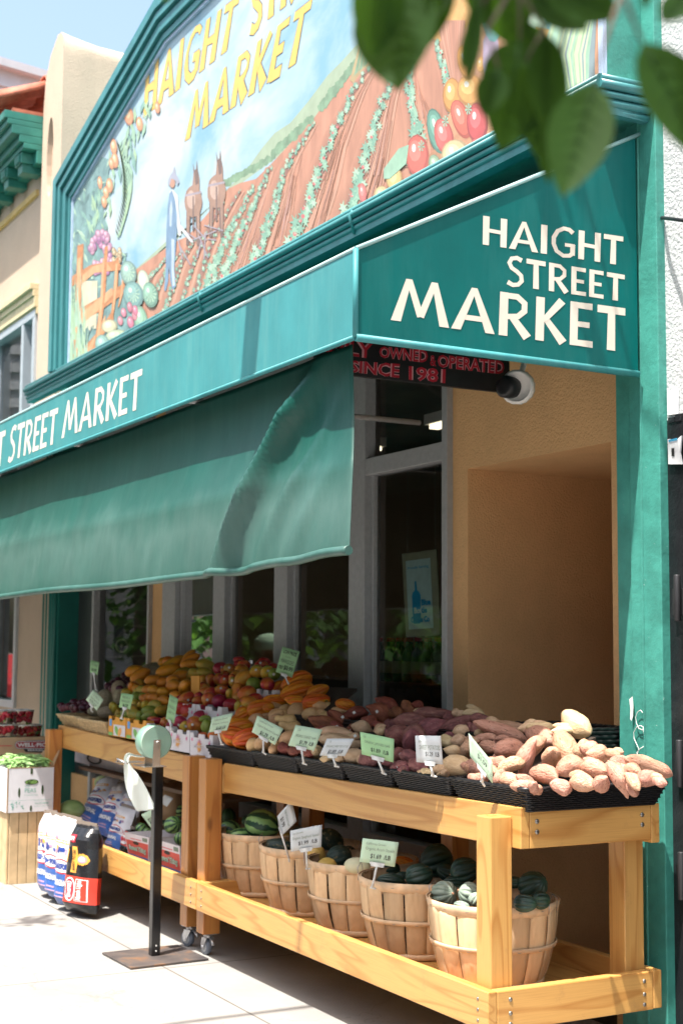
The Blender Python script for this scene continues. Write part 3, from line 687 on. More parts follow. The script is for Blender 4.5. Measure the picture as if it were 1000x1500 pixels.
# ------------------------------------------------------------------ the painted mural board
YB = YM - .012
mr = thing('mural_sign', 'painted mural of a farmer ploughing red fields under yellow market lettering', 'mural', (-8, YB, MZ0))
def mu(px, py, l=0): p = at(px, py, Y=YB); p.y = YB - l; return p
def mat_sky():
    t = NT('painted_sky'); v = t.coord((1, 1, 1.6))
    c = t.ramp(t.noise(v, .9, 6, .6, .4), [(.36, (.20, .37, .48)), (.5, (.36, .48, .55)), (.66, (.56, .60, .60))])
    return t.done(c, .55)
ins = offs(outl, FW_ + .015); B_ = [Vector((p.x, YB, p.y)) for p in ins]; B_[-1].x = B_[-2].x = MXR - .03; B_[0].z = B_[-1].z = MZ0
mb = MB(); mb.prism(B_, (0, .01, 0)); mb.build('painted_board', mat_sky(), mr)
def pm(name, c, var=.18, sc=5, streak=(1, 1, 1)):
    if name in _mc: return _mc[name]
    c = tuple((v + (.72 - v) * .08) * .74 for v in c)
    t = NT(name); n = t.noise(t.coord(streak), sc, 6, .65); c = C4(c)
    _mc[name] = t.done(t.ramp(n, [(.3, tuple(x * (1 - var) for x in c[:3])), (.7, tuple(min(1, x * (1 + var)) for x in c[:3]))]), .55); return _mc[name]
LAY = [0, 0, 9999, .000015]      # base, step, cycle: thin coats of paint
def lay(): LAY[1] = (LAY[1] + 1) % LAY[2]; return LAY[0] + LAY[1] * LAY[3]
def coat(b, c=9999, s=.000015): LAY[0] = b; LAY[1] = 0; LAY[2] = c; LAY[3] = s
inP = [(p.x, p.y) for p in ins]
def ptop(x):
    for a, b in zip(ins[:-1], ins[1:]):
        if a.x <= x <= b.x and b.x > a.x: return a.y + (b.y - a.y) * (x - a.x) / (b.x - a.x)
    return 9
MS = [None]
def P2(pts, m, mb, l=None):
    if MS[0]: pts = [MS[0](a, b) for a, b in pts]
    l = lay() if l is None else l; mb.mat(m); V = [mu(a, b, l) for a, b in pts]
    for p in V: p.x = min(max(p.x, MXL + FW_ + .02), MXR - .035); p.z = min(max(p.z, MZ0), ptop(p.x) - .03)
    mb.add(V, [list(range(len(V)))])
def blob(x, y, rx, ry, m, mb, rot=0, wob=.06, k=14, l=None):
    # ellipse given in pixels of the photograph, laid on the board's plane
    P = []
    for i in range(k):
        a = 2 * pi * i / k; r = 1 + U(-wob, wob); u, v = rx * r * cos(a), ry * r * sin(a); P.append((x + u * cos(rot) + v * sin(rot), y - u * sin(rot) + v * cos(rot)))
    P2(P, m, mb, l)
def ball(x, y, rx, ry, c, mb, rot=0, hi=1.5):
    n = 'mp_%d_%d_%d' % tuple(int(v * 99) for v in c)
    l = lay(); a_ = .000002
    blob(x, y, rx, ry, pm(n + 'd', tuple(v * .62 for v in c)), mb, rot, .02, 16, l)
    blob(x - rx * .06, y - ry * .06, rx * .84, ry * .86, pm(n, c), mb, rot, .02, 16, l + a_)
    blob(x - rx * .2, y - ry * .22, rx * .5, ry * .5, pm(n + 'l', tuple(min(.9, v * hi + .06) for v in c)), mb, rot, .04, 12, l + 2 * a_)
    blob(x - rx * .3, y - ry * .35, rx * .18, ry * .2, pm('mp_hi', (.85, .82, .76)), mb, rot, .04, 8, l + 3 * a_)
coat(0)
soil = (.60, .27, .17)
SKY = MB()
gd = pm('m_green_far', (.42, .52, .36), .12, 9); ge = pm('m_green_hedge', (.22, .36, .22), .3, 14); so_ = pm('m_soil', soil, .22, 3, (2.5, 1, .5)); sd_ = pm('m_furrow', (.36, .17, .13), .2, 6); sl_ = pm('m_soil_light', (.66, .34, .23), .12, 5, (3, 1, .4))
P2([(190, 402), (215, 380), (245, 352), (290, 322), (320, 290), (345, 265), (365, 243), (385, 215), (402, 195), (425, 180), (450, 150), (480, 110), (500, 90), (518, 70), (540, 50), (600, -10), (640, -60), (640, 60), (520, 140), (400, 235), (310, 300), (240, 370), (195, 404)], gd, SKY)
P2([(188, 440), (193, 400), (225, 376), (255, 355), (275, 346), (300, 318), (320, 293), (335, 276), (352, 268), (375, 262), (399, 238), (430, 205), (456, 178), (480, 145), (504, 118), (520, 98), (545, 78), (600, 40), (700, 20), (760, 60), (800, 160), (720, 215), (640, 255), (560, 297), (500, 327), (440, 360), (370, 398), (300, 434), (250, 462), (215, 480)], so_, SKY)
for a, b in (((395, 235), (332, 270)), ((456, 176), (400, 228)), ((520, 95), (470, 160))):
    for k in range(16): f = k / 15; blob(a[0] + (b[0] - a[0]) * f, a[1] + (b[1] - a[1]) * f - 2, U(4, 7), U(5, 8), ge, SKY, 0, .25, 9)
P2([(512, 118), (528, 60), (540, 40), (556, 66), (548, 95), (520, 122)], pm('m_ochre', (.55, .40, .2)), SKY)
for k in range(5): P2([(518 + k * 7, 112 - k * 7), (530 + k * 4, 62 - k * 1), (533 + k * 4, 62), (524 + k * 7, 106 - k * 6)], ge, SKY)
# houses and hay rows at the top of the field
P2([(600, 40), (640, 0), (720, -20), (740, 10), (690, 60), (640, 60)], pm('m_gold', (.74, .40, .12), .3, 8), SKY); P2([(604, 36), (606, 6), (620, -6), (634, 2), (632, 30)], pm('m_barn', (.60, .42, .28)), SKY); P2([(612, 14), (620, 10), (621, 22), (613, 26)], pm('m_barn_d', (.2, .16, .3)), SKY)
# ridges: rows of red earth, converging upward, dark furrows, plants
rows = [
 [(304, 398 + 36), (312, 393), (322, 372), (334, 345), (348, 318), (362, 292), (372, 272)],
 [(318, 425), (330, 395), (345, 360), (362, 325), (378, 290), (388, 266), (396, 245)],
 [(370, 393), (385, 350), (397, 318), (408, 282), (418, 250), (432, 222), (446, 203), (458, 182)],
 [(427, 362), (440, 325), (458, 282), (470, 248), (478, 222), (492, 190), (506, 158), (520, 130), (540, 100)],
 [(505, 322), (516, 290), (528, 265), (538, 225), (545, 200), (554, 170), (562, 143), (575, 110), (590, 70)],
 [(610, 245), (614, 225), (612, 200), (606, 170), (600, 145), (598, 110), (604, 70)],
 [(672, 225), (668, 165), (660, 125), (648, 90), (640, 60)],
 [(283, 445), (292, 410), (302, 380), (314, 350), (326, 325), (340, 300), (352, 280)],
 [(262, 455), (275, 415), (284, 385), (298, 352), (312, 322), (328, 298)],
 [(240, 460), (252, 425), (262, 395), (276, 368), (292, 345)],
 [(225, 440), (236, 412), (250, 388), (266, 368)], [(212, 430), (222, 405), (238, 386), (252, 372)]]
def path(pts, n):
    out = []; L = sum(((pts[i + 1][0] - pts[i][0]) ** 2 + (pts[i + 1][1] - pts[i][1]) ** 2) ** .5 for i in range(len(pts) - 1)); 
    for k in range(n):
        d = L * k / (n - 1) * .9999; i = 0
        while True:
            s = ((pts[i + 1][0] - pts[i][0]) ** 2 + (pts[i + 1][1] - pts[i][1]) ** 2) ** .5
            if d <= s or i == len(pts) - 2: break
            d -= s; i += 1
        f = d / s; out.append((pts[i][0] + (pts[i + 1][0] - pts[i][0]) * f, pts[i][1] + (pts[i + 1][1] - pts[i][1]) * f))
    return out
def strip(pts, w0, w1, m, mb):
    q = path(pts, 14); l = lay()
    for i in range(13):
        a, b = q[i], q[i + 1]; wa = w0 + (w1 - w0) * i / 13; wb_ = w0 + (w1 - w0) * (i + 1) / 13
        P2([(a[0] - wa, a[1]), (b[0] - wb_, b[1]), (b[0] + wb_, b[1]), (a[0] + wa, a[1])], m, mb, l)
sh = lambda r, d0, d1: [(p[0] + d0 + (d1 - d0) * i / (len(r) - 1), p[1]) for i, p in enumerate(r)]
soft = [pm('m_soil_sh%d' % k, tuple(soil[i] * (1 - .055 * k) for i in range(3)), .12, 5, (3, 1, .4)) for k in range(5)]
for ri, r in enumerate(rows):
    near = 1 if ri < 7 else .55
    for k in range(5): strip(sh(r, -13 * near + k * 1.6, -3.5 + k * .5), (12 - 1.6 * k) * near, 3 - .4 * k, soft[k], SKY)
    strip(r, 7 * near, 2, sd_, SKY)
    strip(sh(r, 16 * near, 6), 4 * near, 1.2, sl_, SKY)
    if ri in (3, 4): strip(sh(r, 30, 9), 4, 1.4, soft[2], SKY); strip(sh(r, 40, 12), 3, 1.2, sl_, SKY)
pla = [pm('m_leaf_a', (.36, .58, .42), .15, 12), pm('m_leaf_b', (.50, .70, .52), .1, 12), pm('m_leaf_c', (.24, .46, .34), .15, 12)]
ber = pm('m_berry', (.72, .16, .16)); berl = pm('m_berry_l', (.85, .50, .45))
stq = [soft[4], sl_, soft[2], pm('m_soil_rose', (.66, .36, .30))]
for ri, r in enumerate(rows[:6]):
    for k in range(16):
        off = U(8, 44); i0 = U(0, .55); q = path(r, 20); a_i = int(i0 * 19); b_i = min(19, a_i + random.randint(4, 9)); f0 = 1 - a_i / 22; f1 = 1 - b_i / 22
        A_, B__ = q[a_i], q[b_i]; P2([(A_[0] + off * f0, A_[1]), (B__[0] + off * f1, B__[1]), (B__[0] + (off + 1.1) * f1, B__[1]), (A_[0] + (off + 1.5) * f0, A_[1])], random.choice(stq), SKY)
PL = MB(); coat(.0033, 30)
def star(x, y, r, m, mb):
    a0 = U(0, 6); P = []
    for i in range(14): a = a0 + 2 * pi * i / 14; rr = r * (U(.9, 1.25) if i % 2 else U(.35, .55)); P.append((x + rr * .8 * cos(a), y + rr * 1.25 * sin(a)))
    P2(P, m, mb)
for ri, r in enumerate(rows):
    n = 30 if ri < 7 else 18; q = path(r, n)
    for i, (x, y) in enumerate(q):
        s = (11 if ri in (3, 4, 5, 6) else 8.5) * (1 - .62 * i / n) * (1 if ri < 7 else .55)
        star(x + U(-3, 3) * s * .25, y + U(-2, 2), s, pla[2], PL); star(x + U(-3, 3) * s * .3, y + U(-2, 2), s * .8, random.choice(pla[:2]), PL)
        if R() < .4: blob(x + U(-2, 2), y + U(-2, 2), s * .28, s * .34, ber, PL, 0, 0, 8); blob(x, y - 1, s * .1, s * .12, berl, PL, 0, 0, 6)
# farmer with plough, two mules
coat(.0039); FG = MB(); den = pm('m_denim', (.20, .33, .50), .2, 8, (2, 1, 1)); denl = pm('m_denim_l', (.52, .62, .74)); shw = pm('m_shirt', (.78, .80, .82)); skn = pm('m_skin', (.60, .32, .22)); hat = pm('m_hat', (.42, .44, .55)); mul = pm('m_mule', (.42, .24, .17), .2, 9); muld = pm('m_mule_d', (.20, .12, .10)); mull = pm('m_mule_l', (.62, .42, .34)); pw_ = pm('m_plough', (.40, .34, .40))
MS[0] = None
def mule(cx, top, bot, w):      # a mule seen from behind: rump, two hind legs, thick neck, small head with ears
    H_ = bot - top; Q = lambda u, v: (cx + u * w, top + v * H_)
    P2([Q(-.38, .42), Q(-.40, .98), Q(-.22, .98), Q(-.14, .62), Q(.12, .62), Q(.2, .98), Q(.38, .98), Q(.40, .42)], muld, FG)
    P2([Q(-.12, .40), Q(-.02, .22), Q(.02, .12), Q(.22, .08), Q(.34, .18), Q(.36, .40)], mul, FG)
    P2([Q(.02, .13), Q(-.02, .0), Q(.08, .10)], muld, FG); P2([Q(.16, .10), Q(.20, -.03), Q(.25, .10)], muld, FG)
    P2([Q(.05, .10), Q(.2, .07), Q(.30, .13), Q(.30, .25), Q(.14, .27)], muld, FG)
    blob(cx, top + .46 * H_, w * .50, H_ * .19, mul, FG, 0, .03, 18); blob(cx - w * .12, top + .44 * H_, w * .24, H_ * .11, mull, FG, 0, .05)
    P2([Q(-.46, .38), Q(.46, .34), Q(.46, .365), Q(-.46, .405)], pw_, FG); P2([Q(-.03, .40), Q(.04, .40), Q(.06, .80), Q(-.05, .80)], muld, FG)
    P2([Q(-.36, .50), Q(-.34, .9), Q(-.26, .9), Q(-.2, .55)], mul, FG); P2([Q(.36, .50), Q(.34, .9), Q(.26, .9), Q(.2, .55)], mul, FG)
mule(318, 222, 350, 27); mule(284, 238, 362, 26)
MS[0] = None
for a, b in (((266, 335), (288, 350)), ((282, 352), (318, 338)), ((284, 330), (304, 352)), ((292, 345), (306, 378)), ((302, 340), (300, 380)), ((264, 360), (280, 388)), ((300, 330), (328, 338)), ((262, 350), (268, 380)), ((296, 352), (290, 378)), ((305, 350), (318, 352))):
    dx, dy = b[0] - a[0], b[1] - a[1]; L_ = (dx * dx + dy * dy) ** .5; nx_, ny_ = -dy / L_ * .9, dx / L_ * .9
    P2([(a[0] + nx_, a[1] + ny_), (b[0] + nx_, b[1] + ny_), (b[0] - nx_, b[1] - ny_), (a[0] - nx_, a[1] - ny_)], pw_, FG)
MS[0] = lambda a, b: (253 + (a - 253) * .9, 345 + (b - 345) * .88)
P2([(263, 330), (268, 328), (284, 350), (288, 356), (284, 357)], shw, FG)
P2([(249, 272), (254, 268), (262, 278), (264, 305), (267, 330), (268, 345), (264, 346), (260, 325), (256, 300), (248, 290)], shw, FG)
P2([(246, 300), (249, 275), (253, 270), (258, 285), (261, 310), (261, 340), (259, 370), (257, 400), (259, 430), (254, 436), (250, 420), (248, 395), (247, 420), (243, 438), (240, 436), (243, 400), (243, 370), (244, 330)], den, FG)
P2([(252, 350), (257, 352), (256, 400), (258, 428), (254, 430), (252, 400)], denl, FG); P2([(249, 300), (252, 285), (254, 300), (252, 330), (249, 330)], denl, FG)
blob(253.5, 258, 4.6, 8, skn, FG, 0, .02); P2([(247, 252), (251, 243), (254, 240), (257, 229), (259, 242), (262, 248), (265, 256), (262, 262), (259, 254), (252, 250), (249, 262), (246, 259)], hat, FG)
# corner garden on the left: vines, peppers, pineapple, grapes, fence, vegetables
coat(.0040, 9999, .000008); MS[0] = None; VG = MB(); g1 = pm('m_vine', (.22, .42, .36), .3, 10); g2 = pm('m_vine_l', (.40, .60, .44), .2, 10); g3 = pm('m_blade', (.42, .62, .38), .2, 8, (3, 1, 1)); dk = pm('m_shade_green', (.12, .24, .24), .3, 8)
P2([(92, 300), (120, 255), (150, 215), (165, 235), (150, 290), (158, 340), (170, 380), (180, 420), (200, 450), (210, 480), (160, 505), (95, 540)], pm('m_under_green', (.20, .36, .36), .4, 6), VG)
for k in range(230):
    t_ = R(); x = 96 + t_ * 120 * R(); y = U(225, 520)
    if y < 372 and x > 150 - (y - 230) * .1 + (26 if y < 300 else 0): continue
    if x < 92 or y < 425 - 1.55 * (x - 60) * 1.0 - 60: continue
    a = U(0, 3.1); s = U(3, 8); P2([(x - s * cos(a), y - s * sin(a) * 1.6), (x + s * .35 * sin(a), y - s * .35 * cos(a)), (x + s * cos(a), y + s * sin(a) * 1.6), (x - s * .35 * sin(a), y + s * .35 * cos(a))], random.choice((g1, g2, dk, g1, pla[1])), VG)
for k in range(70):
    y = U(150, 335); x = 212 - (y - 150) * .28 + U(-14, 14) - (18 if y > 250 else 0); a = U(.9, 2.2); s = U(4, 10)
    P2([(x - s * cos(a), y - s * sin(a) * 1.5), (x + s * .3, y), (x + s * cos(a), y + s * sin(a) * 1.5), (x - s * .3, y)], random.choice((g1, g2, g3, pla[0])), VG)
for k in range(46):      # pineapple crown
    f = k / 46; x = 176 + 14 * sin(f * 3) - f * 4; y = 210 + 135 * f; s = 17 * (1 - abs(f - .5) * .8); d_ = -1 if k % 2 else 1
    P2([(x - 1.5, y + 6), (x + d_ * s * .5, y - s * .9), (x + d_ * s * .35, y - s * .2), (x + 1.5, y + 6)], random.choice((g3, g2, pla[0])), VG)
for (x, y, rx, ry) in ((190, 170, 7, 14), (206, 182, 5, 11), (168, 215, 5, 12), (170, 235, 5, 12), (165, 240, 4, 9), (148, 268, 3.5, 10), (162, 272, 5, 11), (157, 282, 4, 9), (154, 296, 4, 9), (180, 165, 4, 9), (232, 158, 4, 9)): ball(x, y, rx, ry, (.78, .34, .17), VG, .1)
for k in range(46):
    y = U(338, 400); w_ = 22 * (1 - abs(y - 372) / 50); x = 149 + U(-w_, w_); ball(x, y, 3.6, 5.6, random.choice(((.50, .22, .38), (.40, .16, .34), (.58, .30, .42))), VG)
for k in range(22): ball(172 + U(-5, 6), 372 + U(-8, 14), 2.6, 4, (.5, .36, .2), VG)
P2([(118, 415), (140, 408), (140, 470), (128, 500), (116, 470)], dk, VG)
for k in range(7): P2([(121 + k * 3.4, 412), (124 + k * 3.4, 411), (126 + k * 2.8, 480 + U(-8, 8)), (122 + k * 2.8, 482)], pm('m_corn_pale', (.78, .72, .52)), VG)
wd = pm('m_rail', (.62, .24, .08), .3, 9, (1, 1, 3)); wdl = pm('m_rail_l', (.80, .42, .2), .2, 9)
for q_ in (((107, 405), (135, 388), (172, 382), (186, 395), (140, 400), (107, 420)), ((103, 462), (140, 440), (184, 415), (186, 428), (145, 458), (103, 482)), ((116, 520), (128, 505), (150, 480), (168, 452), (168, 470), (140, 508), (120, 535)), ((115, 360), (124, 357), (122, 420), (118, 480), (113, 560), (108, 560), (110, 480), (113, 420)), ((155, 362), (160, 360), (156, 430), (148, 500), (138, 535), (134, 535), (142, 490), (150, 430)), ((172, 378), (176, 377), (174, 420), (168, 462), (164, 462), (168, 420)), ((182, 392), (185, 392), (182, 430), (176, 450), (174, 450), (179, 425))):
    P2(q_, wd, VG); c_ = (sum(a for a, b in q_) / len(q_), sum(b for a, b in q_) / len(q_)); P2([(c_[0] + (a - c_[0]) * .55, c_[1] + (b - c_[1]) * .8) for a, b in q_], wdl if len(q_) < 9 else wd, VG)
for k in range(60):
    x = U(92, 128); y0_ = U(470, 560); h_ = U(30, 90); P2([(x - 1.3, y0_), (x + U(-9, 9), y0_ - h_), (x + 1.5, y0_)], random.choice((g3, g2, pla[1])), VG)
for (x, y, rx, ry, c) in ((190, 400, 12, 18, (.30, .48, .42)), (212, 412, 9, 17, (.62, .68, .52)), (197, 432, 15, 20, (.22, .42, .40)), (222, 432, 11, 19, (.26, .48, .36)), (208, 468, 10, 20, (.30, .52, .36)), (196, 512, 17, 24, (.36, .56, .42)), (162, 478, 12, 10, (.66, .62, .40)), (172, 492, 16, 9, (.55, .62, .42)), (152, 505, 11, 15, (.28, .46, .40)), (183, 458, 4, 7, (.70, .22, .30)), (192, 450, 4, 8, (.68, .20, .28)), (199, 462, 4, 8, (.72, .25, .3)), (193, 472, 5, 9, (.66, .2, .3)), (178, 470, 4, 7, (.7, .25, .3)), (200, 455, 4, 8, (.7, .2, .3)), (143, 555, 9, 26, (.76, .42, .20)), (157, 560, 9, 12, (.80, .80, .76)), (277, 468, 12, 20, (.58, .60, .40)), (308, 472, 11, 22, (.50, .60, .40)), (243, 500, 8, 14, (.66, .34, .26)), (292, 492, 11, 22, (.70, .58, .40))): ball(x, y, rx, ry, c, VG, .15, 1.25)
for k in range(40): ball(216 + U(-10, 22), 520 + U(-22, 22), 4, 6.5, random.choice(((.62, .28, .32), (.70, .36, .36), (.5, .2, .28))), VG)
P2([(258, 520), (262, 490), (272, 478), (276, 480), (270, 520), (258, 545)], pm('m_papaya', (.80, .70, .48)), VG); 
for k in range(26): blob(265 + U(-4, 4), 508 + U(-14, 14), 1, 1.3, pm('m_seed', (.14, .12, .2)), VG, 0, 0, 6)
for (x, y) in ((195, 508), (190, 398), (197, 430), (222, 430)):
    for k in range(12):
        a = k * .52; P2([(x, y), (x + 9 * cos(a) + 1, y + 13 * sin(a)), (x + 9 * cos(a + .12), y + 13 * sin(a + .12) + 1)], pla[1], VG)
for k in range(9): P2([(98 + k * 4.4, 575 - k * 4), (100 + k * 4.4, 556 - k * 4), (102 + k * 4.4, 571 - k * 4)], pm('m_yellow_script', (.70, .62, .2)), VG)
# corner garden on the right
coat(.0040, 9999, .000008); VR = MB(); P2([(560, 300), (600, 262), (640, 215), (665, 150), (668, 60), (700, 20), (760, -10), (890, -60), (890, 130), (760, 192), (640, 255), (575, 292)], pm('m_under_brown', (.62, .30, .16), .4, 6), VR)
for k in range(30): a = k / 30; P2([(668 + 4 * a, 150), (640 + 40 * a, 30), (644 + 40 * a, 30), (670 + 4 * a, 150)], random.choice((soft[0], sl_, soft[3])), VR)
for (x, y, rx, ry, c, ro) in ((578, 262, 12, 21, (.80, .52, .20), .1), (560, 288, 12, 16, (.84, .60, .3), 0), (612, 228, 17, 31, (.76, .14, .10), 0), (640, 192, 13, 34, (.14, .34, .26), .2), (663, 140, 14, 26, (.80, .34, .08), 0), (690, 132, 20, 24, (.82, .38, .10), 0), (705, 95, 7, 12, (.80, .4, .12), 0), (683, 92, 12, 26, (.78, .34, .08), .2), (651, 200, 14, 27, (.78, .14, .12), .2), (676, 175, 13, 30, (.80, .16, .10), .3), (700, 180, 16, 30, (.6, .08, .08), 0), (668, 228, 21, 24, (.86, .62, .34), 0), (700, 216, 9, 14, (.82, .16, .14), .2), (638, 242, 9, 16, (.30, .40, .26), .2), (532, 283, 6, 15, (.80, .20, .18), .1)): ball(x, y, rx, ry, c, VR, ro, 1.3)
P2([(708, 60), (718, 40), (730, 55), (734, 100), (728, 140), (715, 130), (708, 95)], pm('m_lilac', (.50, .38, .52)), VR)
blob(768, 25, 46, 40, pla[0], VR); blob(768, 20, 34, 32, pla[1], VR)
for k in range(50): a = U(0, 6.28); r_ = U(2, 28); x, y = 768 + r_ * cos(a), 18 + r_ * sin(a); P2([(x, y), (x + U(-9, 9), y + U(-9, 9)), (x + U(-2, 2), y + 2)], pm('m_pale_rib', (.72, .82, .66)), VR)
blob(722, 20, 16, 42, pm('m_blue_leaf', (.14, .40, .42), .3, 10), VR); blob(815, 20, 18, 36, pm('m_blue_leaf', (.14, .40, .42)), VR); blob(762, 50, 24, 10, pm('m_cream_stalk', (.76, .72, .6)), VR)
P2([(785, 40), (840, 50), (850, 140), (815, 160), (800, 110)], pm('m_squash_gold', (.72, .46, .10), .2), VR); blob(805, 140, 22, 30, pm('m_squash_gold', (.72, .46, .10)), VR)
for k in range(26):
    f = k / 25; x0_ = 818 + 50 * f; P2([(x0_ - 5, 150 - 22 * f), (x0_ - 4 - 20 * (1 - f), 80), (x0_ + 6 + 10 * f, -20), (x0_ + 12 + 10 * f, -20), (x0_ + 4 - 20 * (1 - f), 80), (x0_ + 4, 148 - 22 * f)], random.choice((g3, pla[0], pm('m_leek_grey', (.26, .34, .36)), pm('m_leek_pale', (.60, .74, .44)))), VR)
for (x, y) in ((618, 214), (653, 178), (687, 160), (668, 232)):
    for k in range(7): a = k * .9; P2([(x, y), (x + 5 * cos(a), y + 9 * sin(a)), (x + 5 * cos(a + .5), y + 8 * sin(a + .5))], pla[0], VR)
PG = MB(); P2([(563, 248), (585, 218), (600, 212), (596, 240), (572, 262), (563, 262)], pla[0], VR); P2([(585, 285), (600, 268), (618, 260), (614, 268), (596, 280)], pla[1], VR)
for mb_, nm in ((SKY, 'painted_field'), (PL, 'painted_plants'), (FG, 'painted_farmer'), (VG, 'painted_vegetables'), (VR, 'painted_fruit')): mb_.build(nm, None, mr, recalc=False)
ny = Vector((0, -1, 0))
T1 = [mu(215, 97), mu(352, -8), mu(338, 70), mu(211, 172)]; T2 = [mu(280, 138), mu(458, -2), mu(440, 88), mu(273, 206)]; T0 = [mu(368, -18), mu(520, -140), mu(508, -62), mu(366, 50)]
m_tg = M('title_gold', (.72, .46, .12), .5, 0, .08); m_to = M('title_outline', (.05, .09, .15), .5)
mb = MB(); b0 = .0004
for w_, m, l in ((1.62, m_to, b0), (1.34, m_tg, b0 + .0012)):
    mb.mat(m)
    for q_, s_ in ((T1, 'HAIGHT'), (T2, 'MARKET'), (T0, 'STREET')): flared(mb, s_, q_, ny, w_ * 1.08, .16, l, wtop=.66)
mb.build('lettering', None, mr, recalc=False)
# ------------------------------------------------------------------ timber tables on castors
W0, W1 = (.62, .335, .10), (.47, .21, .05)
wx, wy, wz = (wood('timber_' + a, W0, W1, a) for a in 'xyz')
W0r, W1r = (.58, .25, .065), (.43, .15, .035)
wzr = wood('timber_warm', W0r, W1r, 'z', 7)
m_zinc = M('zinc_plate', (.55, .56, .58), .35, .8, .1, 30); m_rub = M('castor_rubber', (.16, .18, .22), .5, 0, .1); m_screw = M('screw_head', (.35, .33, .30), .4, .9, .1)
YL, YPo, YT, YBk = 2.755, 2.80, 2.89, 3.50
def castor(par, x, y, ztop, rz=0, label=None):
    e = bpy.data.objects.new('castor', None); COL.objects.link(e); e.location = Vector((x, y, 0)) - wloc(par); e.parent = par; e.rotation_euler.z = rz; e.empty_display_size = .03
    z = .04; mb = MB(); mb.box(-.035, .035, -.03, .03, ztop - .004, ztop); mb.lathe([(.022, ztop - .02), (.024, ztop - .004)], 16)
    for s in (-1, 1): mb.prism([(-.024, s * .019, ztop - .02), (.024, s * .019, ztop - .02), (.036, s * .019, z + .012), (.026, s * .019, z - .014), (.008, s * .019, z - .008)], (0, s * .003, 0))
    mb.tube([(.018, -.026, z), (.018, .026, z)], .006, 8); mb.tube([(-.024, .0, ztop - .022), (-.05, 0, ztop - .04), (-.055, .0, ztop - .05)], .008, 6)
    mb.build('fork', m_zinc, e, local=True)
    mb = MB(); Mx = Matrix.Translation((.018, 0, z)) @ Matrix.Rotation(pi / 2, 4, 'X')
    mb.lathe([(.028, -.013), (.037, -.012), (.04, -.006), (.04, .006), (.037, .012), (.028, .013)], 28, Mx); mb.mat(m_rub) if 0 else None
    mb.build('wheel', m_rub, e, local=True)
    mb = MB(); mb.lathe([(.006, -.0155), (.02, -.0155), (.026, -.013), (.026, .013), (.02, .0155), (.006, .0155)], 20, Mx); mb.build('hub', M('castor_hub', (.45, .47, .5), .4, .3), e, local=True)
def table(label, XL, XR, zl, zr, posts, extra):
    t = thing('produce_table', label, 'table', ((XL + XR) / 2, 3.1, 0), 'timber produce tables')
    H = .14; th = .038
    def rail(nm, x0, x1, y0, y1, za, zb, m, h=H):
        mb = MB(); mb.hexa([(x0, y0, za - h), (x0, y1, za - h), (x0, y1, za), (x0, y0, za)], [(x1, y0, zb - h), (x1, y1, zb - h), (x1, y1, zb), (x1, y0, zb)]); return mb.build(nm, m, t, bevel=.0035)
    rail('top_rail', XL, XR, YT, YT + th, zl, zr, wx); rail('top_rail', XL, XR, YBk - th, YBk, zl, zr - .012, wx)
    rail('end_rail', XR - th, XR - .0005, YT + th + .001, YBk - th - .001, zr, zr, wy); rail('end_rail', XL + .0005, XL + th, YT + th + .001, YBk - th - .001, zl, zl, wy)
    lowz = .362
    rail('lower_rail', XL - .0, XR + (.0), YL, YL + .036, lowz, lowz, wx, .132); rail('lower_rail', XL, XR, YBk - th, YBk, lowz, lowz, wx, .132)
    rail('end_rail', XR - th, XR - .0005, YL + .0365, YBk - th - .001, lowz, lowz - .002, wy, .132); rail('end_rail', XL + .0005, XL + th, YL + .0365, YBk - th - .001, lowz, lowz, wy, .132)
    mb = MB(); mb.hexa([(XL + th, YT + th, zl - .055), (XL + th, YBk - th, zl - .055), (XL + th, YBk - th, zl - .036), (XL + th, YT + th, zl - .036)], [(XR - th, YT + th, zr - .055), (XR - th, YBk - th, zr - .055), (XR - th, YBk - th, zr - .036), (XR - th, YT + th, zr - .036)]); mb.build('table_top', wx, t)
    mb = MB(); mb.box(XL + th + .001, XR - th - .001, YL + .037, YBk - th - .001, .262, .28); mb.build('shelf', wx, t)
    for (x, y, z0, z1, m) in posts:
        mb = MB(); mb.box(x - .044, x + .044, y, y + .088, z0, z1); mb.build('leg', m, t, bevel=.004)
    for (x, y, rz) in extra: castor(t, x, y, .105, rz)
    Mx = Matrix.Rotation(pi / 2, 4, 'X'); Mr = Matrix.Rotation(pi / 2, 4, 'Y')
    def screw(r, Mt): sc = MB(); sc.lathe([(r, 0), (r, .002), (r * .35, .0035)], 10, Mt); sc.build('screw', m_screw, t)
    for x in (XL + .06, XR - .06):
        for z in (.33, .295, .26): screw(.0055, Matrix.Translation((x, YL, z)) @ Mx)
    for y in (YT + th + .03, YBk - .08):
        for z in (zr - .05, zr - .085): screw(.0085, Matrix.Translation((XR - .0005, y, z)) @ Mr)
    for y in (YL + .09, YBk - .08):
        for z in (.33, .285, .25): screw(.0075, Matrix.Translation((XR - .0005, y, z)) @ Mr)
    return t
TX = on_plane(762, 1183, Vector((0, YT, 0)), Vector((0, 1, 0))).x
TM = at(318, 1117, Y=YPo).x - .07
zr_, zl_ = at(762, 1183, Y=YT).z, at(330, 1118, Y=YT).z
TL_ = at(86, 1062, Y=YT).x; zL0, zL1 = at(86, 1062, Y=YT).z, at(272, 1110, Y=YT).z
pr1 = at(697, 1300, Y=YPo).x + .044; pb3 = at(290, 1200, Y=YPo).x + .044; pb2 = at(266, 1200, Y=YPo).x + .044; pl1 = at(66, 1100, Y=YPo).x + .044
